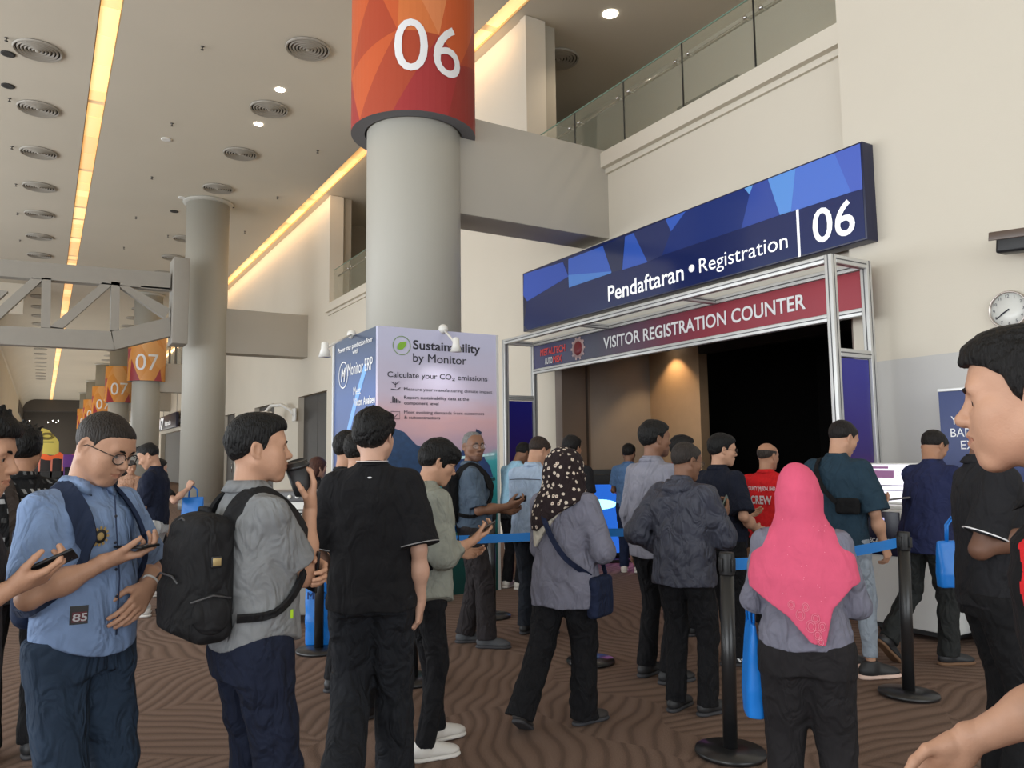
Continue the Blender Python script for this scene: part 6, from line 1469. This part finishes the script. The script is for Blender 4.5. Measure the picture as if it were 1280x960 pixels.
pR = P(850, 4.62, 557, 30, 'man in a slate windbreaker with a folded hood and black trousers', dict(
    w=1.08, belly=.01, hz=1.68, lean=2, skin='brown', head=(12, 22, 0), hf=.02, hair='crew', hair_rgb=(58, 50, 46), glasses='thin', sleeve='long',
    top=dict(mat=jacket, hem=.80, ease=.034, bulk=.008, name='windbreaker', sr=1.15, rip=.008, nocrew=1, high=.02),
    R=dict(wrist=(.13, .30, 1.20), pole=(.6, -.8, -.9), fd=(.05, .75, .7), pn=(-.9, .1, .4), curl='cup'), L=dict(wrist=(-.19, .08, .98), pole=(-.7, -1, 0), curl='soft'),
    fR=dict(a=(.11, .05, .085), dir=(.35, 1)), fL=dict(a=(-.09, .0, .085), dir=(-.05, 1)), pants=dict(mat=blacktr, r=.072, k=.074, th=.094, ext=.08, rip=.005), shoes=shoes()))
G = Field((-.16, -.20, 1.30), (.16, .12, 1.52), .006); c_ = (pR.cx(1.4), pR.cy(1.4))
G.ell((c_[0], c_[1]-.085, 1.405), (.105, .055, .038), .02); G.cone((c_[0]-.085, c_[1]-.01, 1.425), (c_[0]-.06, c_[1]-.08, 1.42), .026, .03, .03); G.cone((c_[0]+.085, c_[1]-.01, 1.425), (c_[0]+.06, c_[1]-.08, 1.42), .026, .03, .03); G.cone((c_[0]-.06, c_[1]-.075, 1.45), (c_[0]+.06, c_[1]-.075, 1.45), .018, .018, .03)
G.ripple(.005, 12, 1.2); garment('folded_hood', G, jacket, pR.root)
phone(pR, 'R', 'phone with a grey green case held up by the windbreaker man', (.0, .085, -.028), (0, 0, 10), col=mat('sage_case', srgb(92, 104, 98), rough=.4))
pS = P(849, 6.6, 545, 45, 'man with glasses pushed back, mostly hidden behind the windbreaker', dict(w=1.0, hz=1.70, skin='brown', head=(5, 25, 0), hair='short', glasses='thin', top=dict(mat=C_('dull_red_top', (130, 40, 44)), hem=.85), pants=BT, shoes=shoes()))
pT = P(898, 5.75, 543, 48, 'man in a navy polo and glasses with striped black sneakers', dict(
    w=1.12, belly=.03, hz=1.70, skin='light', head=(6, 22, 0), hair='short', hair_rgb=(14, 13, 14), glasses='frame', face=True, top=dict(mat=navypolo, hem=.84, ease=.024, name='polo_shirt', collar=dict(h=.024), nocrew=1, sl=.9, sr=1.1),
    R=dict(wrist=(.20, .16, .98), pole=(.6, -1, 0), fd=(-.2, 1, -.3), pn=(-1, 0, 0)), L=dict(wrist=(-.10, .28, 1.08), pole=(-.6, -1, -.5)),
    fR=dict(a=(.13, -.06, .085), dir=(.5, 1)), fL=dict(a=(-.05, .12, .085), dir=(.3, 1)), pants=dict(mat=blacktr, r=.078, k=.078, th=.10, ease=.01), shoes=shoes(m_bsn, m_gsole, stripes=1, big=1.08)))
pU = P(957, 6.6, 557, 26, 'balding man in a red CREW shirt standing in the queue', dict(
    w=1.12, belly=.03, hz=1.68, skin='tan', head=(6, 14, 0), hair='balding', hair_rgb=(64, 54, 48), neckw=1.1, top=dict(mat=redshirt, hem=.84, ease=.022, name='crew_shirt', collar=dict(h=.024), nocrew=1), pants=BT, shoes=shoes(),
    R=dict(wrist=(.12, .28, 1.1), pole=(.6, -1, -.5)), L=dict(wrist=(-.12, .28, 1.1), pole=(-.6, -1, -.5))))
text_on(pU, 'CREW', 0, 1.155, .20, .070, m_whitep, bold=.04, off=.008); text_on(pU, 'COUNTY (M) SDN. BHD.', 0, 1.275, .27, .034, m_whitep, bold=.03, off=.008)

# ---- right side
pV = P(997, 2.98, 580, 2, 'woman in a pink headscarf and grey blouse seen from behind', dict(
    w=.93, hips=1.24, hz=1.715, skin='light', scarf=1, head=(2, 0, 0), sleeve='long', top=dict(mat=greytunic, hem=.91, ease=.024, flare=.004, name='long_blouse', sr=1.06, nocrew=1),
    R=dict(wrist=(.12, .30, 1.04), pole=(.7, -.9, -.6)), L=dict(wrist=(-.12, .30, 1.04), pole=(-.7, -.9, -.6)),
    fR=dict(a=(.12, .0, .085)), fL=dict(a=(-.12, .0, .085)), pants=dict(mat=C_('dark_stretch_trousers', (34, 32, 34), fold=.012), r=.088, k=.088, th=.122, ease=.012, name='flared_trousers'), shoes=shoes()))
headcover(pV, [pinkscarf], 'pink')
pW = P(1042, 5.4, 528, 26, 'tall man in a dark teal tee and light grey joggers at the kiosk', dict(
    w=1.04, hz=1.68, lean=3, skin='light', head=(26, 22, 0), hf=.03, hair='crew', hair_rgb=(30, 24, 22), top=dict(mat=tealtee, hem=.84, ease=.030, name='tee', sl=1.0, sr=1.15),
    R=dict(wrist=(.24, .13, .86), pole=(.5, -1, 0), fd=(.1, .35, -1), pn=(-1, .1, 0), curl='soft'), L=dict(wrist=(.06, .40, 1.11), pole=(-.9, -.6, -.4), fd=(.45, 1, 0), pn=(0, 0, 1), curl='cup'),
    fR=dict(a=(.17, .0, .085), dir=(.55, 1)), fL=dict(a=(-.05, .10, .085), dir=(.1, 1)), pants=dict(mat=greytr, r=.052, k=.074, th=.10, ease=.012, name='joggers', rip=.006, ext=-.10), shoes=shoes(m_bsn, m_psole, sole=.040, big=1.08)))
sling(pW, 'black sling bag under the arm of the man in the dark teal tee', blackwrap, (.13, -.135, 1.12), (.08, .03, .055),
    [(.07, -.165, 1.14), (-.02, -.165, 1.24), (-.08, -.12, 1.36), (-.10, -.03, 1.435)], [(.19, -.09, 1.12), (.20, .06, 1.16), (.08, .19, 1.24), (-.07, .12, 1.39), (-.10, .0, 1.435)], .016)
tk = empty('paper_slip'); tk.matrix_world = Matrix.Translation((pW.M @ pW.hand['L'] @ Vector((0, .13, -.02)))) @ Matrix.Rotation(math.radians(-50), 4, 'Z') @ Matrix.Rotation(math.radians(-8), 4, 'Y'); tag(tk, 'folded grey paper slip held out over the kiosk counter', 'paper')
MB().bevbox((-.05, -.04, -.002), (.15, .05, .002), .001).bevbox((-.04, -.035, -.006), (.14, .055, -.003), .001).build('folded_sheet', mat('grey_paper', srgb(110, 108, 110), rough=.7), tk)

pX = P(1150, 5.6, 552, 34, 'man in a navy work shirt leaning over the kiosk, one heel lifted', dict(
    w=1.02, belly=.02, hz=1.60, lean=16, hx=-.045, skin='tan', head=(34, 8, 0), hf=.02, hair='crew', hair_rgb=(30, 24, 22), top=dict(mat=navyshirt, hem=.80, ease=.030, name='work_shirt', collar=dict(h=.03), nocrew=1, sl=1.0, slant=.22, flare=.01),
    R=dict(wrist=(.14, .56, 1.0), pole=(.6, -.3, -.8)), L=dict(wrist=(-.14, .56, 1.0), pole=(-.9, -.2, -.4)),
    fL=dict(a=(-.16, -.26, .17), dir=(.1, 1), pitch=44), fR=dict(a=(.08, .06, .085), dir=(.4, 1)), pants=dict(mat=C_('charcoal_work_trousers', (44, 46, 46), fold=.02), r=.078, k=.078, th=.100, ease=.012, rip=.006), shoes=shoes(m_bsn, mat('tan_sole', srgb(120, 90, 66), rough=.7))), offset=(0, 0))
pY = P(1228, 3.35, 500, 72, 'man in a black polo with white shoulder flashes, head hidden behind the nearest man', dict(
    w=1.15, belly=.03, hz=1.70, skin='deep', head=(30, 0, 0), hair='crew', armw=1.12, top=dict(mat=[blackpolo, m_whitep], hem=.84, ease=.022, name='polo_shirt', sl=.80, sr=1.08, collar=dict(h=.024), nocrew=1,
        paint=[(1, lambda C: (C[:,0] > .085) & (C[:,0] < .20) & (C[:,2] > 1.30) & (np.abs(C[:,1]+.035-(C[:,0]-.085)*.15) < .014))]),
    R=dict(wrist=(.155, .12, 1.17), pole=(.2, -1, -.1), fd=(-.25, 1, .25), pn=(-.8, 0, .4), curl='cup'), L=dict(wrist=(-.08, .28, 1.2), pole=(-.6, -1, -.5)), pants=dict(mat=C_('black_jeans', (24, 24, 26)), r=.08, k=.078, th=.1), shoes=shoes()))
ring_band(pY, 'R', .77, .0775, m_whitep, 'sleeve_line', .003)
m_ = at_depth(1196, 734, 4.0); tote(Matrix.Translation(m_) @ Matrix.Rotation(-.5, 4, 'Z'), .20, .24, .08, 'blue carrier bag between the navy shirt man and the black polo man')

pZ = P(1378, 1.27, 404, -88, 'man in a red and black vest walking past at the right edge, nearest of all', dict(
    w=1.06, hz=1.70, skin='light', face=True, lean=5, hf=.045, head=(3, -2, 0), hair='sweep', hair_rgb=(22, 20, 20), top=dict(mat=[m_redcloth, blackwrap], hem=.80, ease=.014, name='vest', sl=.62, collar=dict(h=.026, mat=blackwrap), nocrew=1,
        paint=[(1, lambda C: (np.abs(C[:,0]) < .125-.15*np.maximum(0, C[:,2]-1.3)) | (np.abs(C[:,0]) > .205))]),
    R=dict(wrist=(.16, .27, .93), pole=(.2, -1, -.2), fd=(.0, .55, -.8), pn=(-.8, 0, -.3), curl='soft'), L=dict(wrist=(-.26, -.18, .87), pole=(-.3, -1, 0)), pants=BT, shoes=shoes()))

# ---- left edge
pA = P(-52, 2.15, 521, 104, 'young man with spiky hair entering the frame at the far left edge', dict(
    w=.98, hz=1.69, skin='light', head=(10, 6, 0), hf=.028, hair='messy', hair_rgb=(16, 14, 14), top=dict(mat=C_('dark_grey_tee', (48, 46, 50)), hem=.9),
    R=dict(wrist=(.06, .165, 1.20), pole=(.4, -1, -.9), fd=(-.25, 1, .35), pn=(-.5, 0, .9), curl='cup'), L=dict(wrist=(-.20, .0, .85)), pants=dict(mat=maroon, r=.075, k=.074), shoes=shoes()))
phone(pA, 'R', 'black phone in the hand reaching in from the left edge', (.0, .10, -.028), (0, 0, 10))
pB = P(30, 4.05, 535, -6, 'man in a black shirt with white block print and brown strap, seen from behind', dict(
    w=1.16, hz=1.70, skin='tan', head=(6, 14, 0), hair='messy', hair_rgb=(14, 13, 13), top=dict(mat=m_block, hem=.80, ease=.034, name='printed_shirt', sl=1.0, sr=1.2, collar=dict(h=.022), nocrew=1),
    L=dict(wrist=(-.16, .20, 1.05), pole=(-.9, -1, 0)), R=dict(wrist=(.12, .28, 1.1), pole=(.6, -1, -.5)), pants=BT, shoes=shoes()))
sling(pB, 'dark brown crossbody bag with silver buckle on the block print shirt', C_('dark_brown_strap', (52, 44, 40)), (-.02, -.20, 1.02), (.09, .035, .06),
    [(-.03, -.185, 1.06), (-.035, -.165, 1.2), (-.05, -.15, 1.33), (-.08, -.06, 1.44)], [(.06, -.19, 1.03), (.19, -.10, 1.06), (.20, .06, 1.12), (.02, .19, 1.3), (-.08, .02, 1.44)], .026)
pD = P(194, 7.65, 556, -72, 'man in a navy tee and white joggers with a spiky quiff reading his phone', dict(
    w=1.06, belly=.03, hz=1.68, skin='light', head=(28, -4, 0), hf=.02, hair='quiff', hair_rgb=(16, 14, 14), face=True, top=dict(mat=navytee, hem=.88, ease=.026, name='tee', sl=.95),
    L=dict(wrist=(-.10, .27, 1.12), pole=(-.4, -1, -.8), fd=(.3, 1, .3), pn=(.4, 0, .9), curl='cup'), R=dict(wrist=(.10, .28, 1.14), pole=(.6, -1, -.5)),
    fL=dict(a=(-.10, .05, .085), dir=(-.1, 1)), fR=dict(a=(.12, .12, .085), dir=(0, 1)), pants=dict(mat=whitetr, r=.070, k=.080, th=.10, ease=.012, name='joggers'), shoes=shoes(m_wsn, m_wsole, big=1.1)))
MB().lathe([(CR*0+.052, 0), (.053, .01)], n=12) if False else None
wristband(pD, 'L', m_black, 'wristwatch', .030, dial=m_whitep)
phone(pD, 'L', 'phone held by the man in the navy tee and white joggers', (.0, .08, -.026))
pF = P(196, 8.7, 574, 62, 'person hidden behind the navy tee man, arm out holding a blue bag', dict(
    w=.95, hz=1.70, skin='fair', head=(5, 0, 0), hair='short', top=dict(mat=blackpolo, hem=.85), R=dict(wrist=(.34, .24, 1.33), pole=(.2, -1, -.8), fd=(.1, .4, .9), pn=(-.4, .6, 0), curl='fist'), pants=BT, fL=dict(a=(-.30, .02, .085), dir=(-1, .1)), shoes=shoes(m_wsn, m_wsole)))
q = pF.M @ pF.hand['R'] @ Vector((0, .07, -.03)); tote(Matrix.Translation((q.x+.02, q.y, q.z-.47)) @ Matrix.Rotation(-.5, 4, 'Z'), .25, .32, .10, 'bright blue carrier bag held up in front of the bare column')
pE1 = P(163, 12.5, 585, 200, 'woman with long dark hair and a tan top beside the bare column', dict(w=.88, hz=1.70, skin='light', head=(10, -40, 0), hair='long', hair_rgb=(26, 20, 18), top=dict(mat=C_('tan_top', (170, 134, 112)), hem=.9), L=dict(wrist=(-.08, .26, 1.2), pole=(-.6, -1, -.5)), pants=BT, shoes=shoes()), H=1.5)
pE2 = P(153, 13.5, 586, 170, 'distant dark haired person just left of the woman in tan', dict(w=.88, hz=1.70, skin='light', hair='long', hair_rgb=(20, 17, 16), top=dict(mat=blackpolo, hem=.9), pants=BT, shoes=shoes()), H=1.5)
pWn = P(395, 8.4, 572, 60, 'woman with brown hair and black top standing behind the white air cooler', dict(w=.88, hz=1.70, skin='light', hair='long', hair_rgb=(92, 54, 38), head=(10, 0, 0), top=dict(mat=blackwrap, hem=.9), pants=BT, shoes=shoes()))

# ================================================================== KIOSK, SCREENS, COOLER
kp = on_z(1100, 792, 0); kr = on_z(1160, 803, 0)
K0 = Vector((6.03, 4.02, 0)); ks = empty('registration_kiosk', K0); ks.rotation_euler = (0, 0, math.radians(-90)); tag(ks, 'white self registration kiosk with a scan here panel and a bright screen', 'kiosk')
# local frame: +X runs along the front (towards the viewer's right), -Y faces the hall
m_kw = mat('kiosk_white', srgb(222, 222, 220), rough=.35)
MB().bevbox((-.10, .0, .08), (.62, .55, 1.02), .012).build('cabinet', m_kw, ks)
MB().box((-.06, .03, .04), (.58, .5, .09)).build('plinth', m_black, ks)
for x in (-.02, .54):
    for y in (.06, .47): MB().lathe([(0, 0), (.03, 0), (.03, .012), (0, .012)], n=14, M=Matrix.Translation((x, y, .03)) @ Matrix.Rotation(math.pi/2, 4, 'X') @ Matrix.Translation((0, 0, -.006))).build('castor', m_blackm, ks)
MB().bevbox((-.08, -.012, .64), (.22, .004, 1.0), .004).build('scan_panel', mat('scan_panel_navy', srgb(24, 26, 52), rough=.25), ks)
letters('panel_lettering', 'SCAN HERE', (-.05, -.0135, .74), (1, 0, 0), (0, 0, 1), m_whitep, width=.23, height=.036, bold=.02, parent=ks)
MB().bevbox((.03, -.016, .88), (.09, -.010, .95), .003).build('scanner_window', mat('scanner_glow', (.4, .4, .8), emit=(.62, .6, 1), es=1.1), ks)
MB().add([(.06, -.0135, .83), (.085, -.0135, .81), (.06, -.0135, .79), (.035, -.0135, .81)], [(0, 1, 2, 3)]).box((0, -.0135, .70), (.14, -.0125, .703)).build('printed_mark', m_whitep, ks)
MB().bevbox((-.12, .02, 1.02), (.64, .50, 1.05), .008).build('counter_top', m_kw, ks)
MB().bevbox((-.20, .20, 1.05), (.27, .25, 1.40), .008, M=Matrix.Translation((0, .22, 1.05)) @ Matrix.Rotation(-.10, 4, 'X') @ Matrix.Translation((0, -.22, -1.05))).build('monitor', m_kw, ks)
Ms2 = Matrix.Translation((0, .22, 1.05)) @ Matrix.Rotation(-.10, 4, 'X') @ Matrix.Translation((0, -.22, -1.05))
so_ = MB().box((-.19, .1955, 1.07), (.26, .199, 1.385), M=Ms2).build('screen', mat('kiosk_screen_glow', (.8, .8, .9), emit=(.93, .9, 1), es=.95), ks)
MB().box((-.185, .194, 1.27), (.05, .1952, 1.335), M=Ms2).box((-.185, .194, 1.35), (.0, .1952, 1.37), M=Ms2).build('screen_banner', mat('screen_mauve', srgb(130, 80, 120), emit=srgb(150, 110, 150), es=.5), so_)
MB().tube([Ms2 @ Vector((.12+.035*math.cos(a), .193, 1.30+.035*math.sin(a))) for a in np.linspace(-.8, 3.6, 12)], .008, 6).tube([Ms2 @ Vector((.17, .193, 1.33)), Ms2 @ Vector((.20, .193, 1.29)), Ms2 @ Vector((.23, .193, 1.33))], .006, 6).build('screen_logo', mat('screen_pale', srgb(220, 220, 225), emit=srgb(225, 225, 235), es=.8), so_)
MB().box((-.15, .194, 1.20), (.22, .1952, 1.21), M=Ms2).box((-.1, .194, 1.16), (.16, .1952, 1.165), M=Ms2).build('screen_text_lines', mat('screen_grey', srgb(140, 135, 165)), so_)
# second kiosk body seen behind the leaning man
k2 = empty('white_side_cabinet', (6.2, 3.05, 0)); tag(k2, 'white cabinet behind the legs of the man leaning over the kiosk', 'cabinet'); k2.rotation_euler = (0, 0, math.radians(-90))
MB().bevbox((-.20, .0, .06), (.40, .5, .78), .012).build('body', m_kw, k2); MB().bevbox((-.22, -.01, .78), (.42, .52, .81), .006).build('top', m_kw, k2); MB().box((-.17, .03, 0), (.37, .46, .06)).build('plinth', m_black, k2)
# navy roll-up banner
ra = on_x(1176, 489, 7.0); rb = empty('roll_up_banner', (7.0, ra.y-.43, 0)); tag(rb, 'navy roll up banner with white capitals standing at the right wall', 'banner'); rb.rotation_euler = (0, 0, math.radians(-84))
zt = ra.z
MB().bevbox((-.43, -.003, .10), (.43, .003, zt), .001).build('printed_sheet', mat('banner_navy', srgb(44, 60, 112), rough=.4, var=.08), rb)
MB().bevbox((-.45, -.06, .0), (.45, .06, .09), .015).build('base', m_alu, rb); MB().bevbox((-.435, -.012, zt-.01), (.435, .012, zt+.02), .004).tube([(0, .03, .09), (0, .03, zt)], .008, 8).build('top_rail', m_alu, rb)
for tx, x_, w_, dz in (('YOUR', -.335, .23, .31), ('BADGE', -.345, .31, .42), ('EXIT', -.265, .21, .53)): letters('banner_lettering', tx, (x_, -.006, zt-dz), (1, 0, 0), (0, 0, 1), m_whitep, width=w_, height=.075, bold=.003, parent=rb)
# bright blue display inside the doorway
dp = on_z(765, 705, 0); ds = empty('display_stand', (dp.x, dp.y+.3, 0)); ds.rotation_euler = (0, 0, math.radians(-24)); tag(ds, 'dark upright display glowing blue just inside the doorway', 'display')
MB().bevbox((-.42, -.03, .06), (.42, .08, 1.22), .012).build('housing', m_black, ds); MB().bevbox((-.5, -.2, 0), (.5, .25, .05), .01).build('base', m_black, ds)
s1 = MB().box((-.36, -.035, .12), (.34, -.031, 1.08)).build('screen', mat('blue_screen', (.02, .1, .5), emit=(.02, .16, .75), es=.9), ds)
F = Field((-.36, -.06, .6), (.36, -.02, .95), .006); F.ell((-.02, -.036, .80), (.30, .008, .075), .01); v, f = F.mesh(); link('screen_highlight', mk_mesh('screen_highlight', [(v, f)], mat('cyan_glow', (.5, .9, 1), emit=(.35, .85, 1), es=2.2)), s1)
cbk = MB().bevbox((-1.1, -.05, 0), (1.2, .12, 1.28), .01); o = cbk.build('dark_counter', m_black, None, Matrix.Translation((dp.x+.28, dp.y+.85, 0)) @ Matrix.Rotation(math.radians(-24), 4, 'Z')); tag(o, 'low black partition behind the glowing blue display', 'partition')
l = bpy.data.lights.new('display_glow', 'AREA'); l.energy = 5; l.color = (.75, .25, .8); l.size = .6; lo_ = bpy.data.objects.new('display_glow', l); COL.objects.link(lo_); lo_.location = (dp.x+.5, dp.y-.1, .5); lo_.rotation_euler = (Vector((dp.x-.3, dp.y-1.2, 0))-lo_.location).to_track_quat('-Z', 'Y').to_euler()
# air cooler
ap = Vector((2.12, 7.35, 0)); ac = empty('air_cooler', (ap.x, ap.y, 0), math.radians(-30)); tag(ac, 'white and grey portable air cooler behind the man with the cup', 'air cooler')
MB().bevbox((-.30, -.20, .56), (.30, .25, 1.17), .025).build('upper_body', m_white, ac); MB().bevbox((-.30, -.20, .07), (.30, .25, .56), .03).build('water_tank', mat('cooler_grey', srgb(150, 148, 144), rough=.45), ac)
MB().bevbox((-.31, -.215, 1.10), (.31, .26, 1.20), .02).build('control_panel', mat('panel_grey', srgb(110, 110, 112), rough=.4), ac)
for k in range(14): MB().bevbox((-.24, -.225, .62+.031*k), (.24, -.20, .632+.031*k), .003).build('louvre', m_black, ac)
for k in range(4): MB().lathe([(0, 0), (.018, 0), (.018, .012), (0, .014)], n=14, M=Matrix.Translation((-.05+.07*k, -.217, 1.15)) @ Matrix.Rotation(math.pi/2, 4, 'X')).build('knob', m_white, ac)
for x in (-.24, .24):
    for y in (-.15, .2): MB().lathe([(0, -.015), (.035, -.015), (.035, .015), (0, .015)], n=14, M=Matrix.Translation((x, y, .037)) @ Matrix.Rotation(math.pi/2, 4, 'X')).tube([(x, y, .04), (x, y, .08)], .01, 6).build('castor', m_blackm, ac)
# tall blue bag leaning on the queue post
q = on_z(398, 808, 0); tote(Matrix.Translation((q.x+.02, q.y-.05, .03)) @ Matrix.Rotation(-.5, 4, 'Z'), .28, .60, .12, 'tall blue carrier bag standing on a queue post base', 'METAL')
# blue bag of the woman with the pink headscarf
q = pV.w((-.245, .10, .98)); tote(Matrix.Translation((q.x, q.y, q.z-.36)) @ Matrix.Rotation(.9, 4, 'Z'), .17, .36, .07, 'blue carrier bag on the left arm of the woman in the pink headscarf')
# ---- far end: feather flag and orange stall
fp = on_z(62, 592, 0)
fl_ = empty('feather_flag', (on_y(57, 560, 60).x, 60, 0)); tag(fl_, 'yellow feather flag at the far end of the hall', 'flag')
zt = on_y(57, 534, 60).z; zb = on_y(57, 567, 60).z; w = 1.25
prof = [(-w/2, zb), (w*.62, zb-.12), (w*.60, zb+.8), (w*.42, zt-.62), (w*.1, zt-.18), (-w*.35, zt), (-w/2, zt-.05)]
MB().prism([(x, 0, z) for x, z in prof], (0, .02, 0)).build('flag_cloth', mat('yellow_flag', srgb(208, 194, 96), rough=.7), fl_)
MB().tube([(-w/2-.03, 0, 0), (-w/2-.03, 0, zt-.1), (-w*.3, 0, zt+.03)], .03, 8).build('pole', m_grey, fl_); MB().lathe([(0, 0), (.3, 0), (.3, .05), (0, .05)], n=20).build('base', m_black, fl_)
ml = mat('flag_ink', srgb(120, 110, 60)); mm_ = MB()
for k in range(3): mm_.tube([(.05+(.42-.08*k)*math.cos(a), -.01, zb+1.15+(.22-.05*k)*math.sin(a)) for a in np.linspace(0, 2*math.pi, 15)], .03, 5)
mm_.box((-.35, -.01, zb+.72), (.45, -.004, zb+.8)).build('printed_emblem', ml, fl_)
fx = on_y(62, 580, 56).x; os_ = empty('orange_stall', (fx, 56, 0)); tag(os_, 'orange canopied stall below the yellow flag', 'stall'); mo = mat('orange_canopy', srgb(222, 92, 40), rough=.7)
ztp = on_y(62, 565, 56).z; zlp = on_y(62, 574, 56).z; m_ = MB()
n = 10; vs = [(-1.3+2.6*i/n, 0, ztp-.25*abs(math.sin(i*.9))) for i in range(n+1)] + [(-1.3+2.6*i/n, 0, zlp-.08*math.sin(i*1.7)) for i in range(n+1)]
vs += [(x, y+1.6, z) for x, y, z in vs]; k = n+1
m_.add(vs, [(i, i+1, k+i+1, k+i) for i in range(n)] + [(2*k+i+1, 2*k+i, 3*k+i, 3*k+i+1) for i in range(n)] + [(i, 2*k+i, 2*k+i+1, i+1) for i in range(n)]).build('canopy', mo, os_)
for x in (-1.25, -.55, .1, .7, 1.25): MB().box((x-.05, 0, 0), (x+.05, .1, zlp)).build('upright', mat('salmon_upright', srgb(196, 110, 90)) if abs(x) < 1 else m_grey, os_)
MB().box((-1.3, 1.5, 0), (1.3, 1.6, zlp)).box((-1.3, .0, 0), (1.3, .5, .9)).build('counter', m_black, os_)
pp = on_y(89, 576, 50); t = MB().bevbox((pp.x-.4, 50, pp.z-.35), (pp.x+.4, 50.1, pp.z+.35), .02).box((pp.x-.35, 50.03, 0), (pp.x-.3, 50.08, pp.z)).box((pp.x+.3, 50.03, 0), (pp.x+.35, 50.08, pp.z)).build('purple_sign', mat('purple_screen', srgb(70, 30, 90), emit=srgb(110, 60, 140), es=.4)); tag(t, 'small purple sign at the far end right of the orange stall', 'sign')
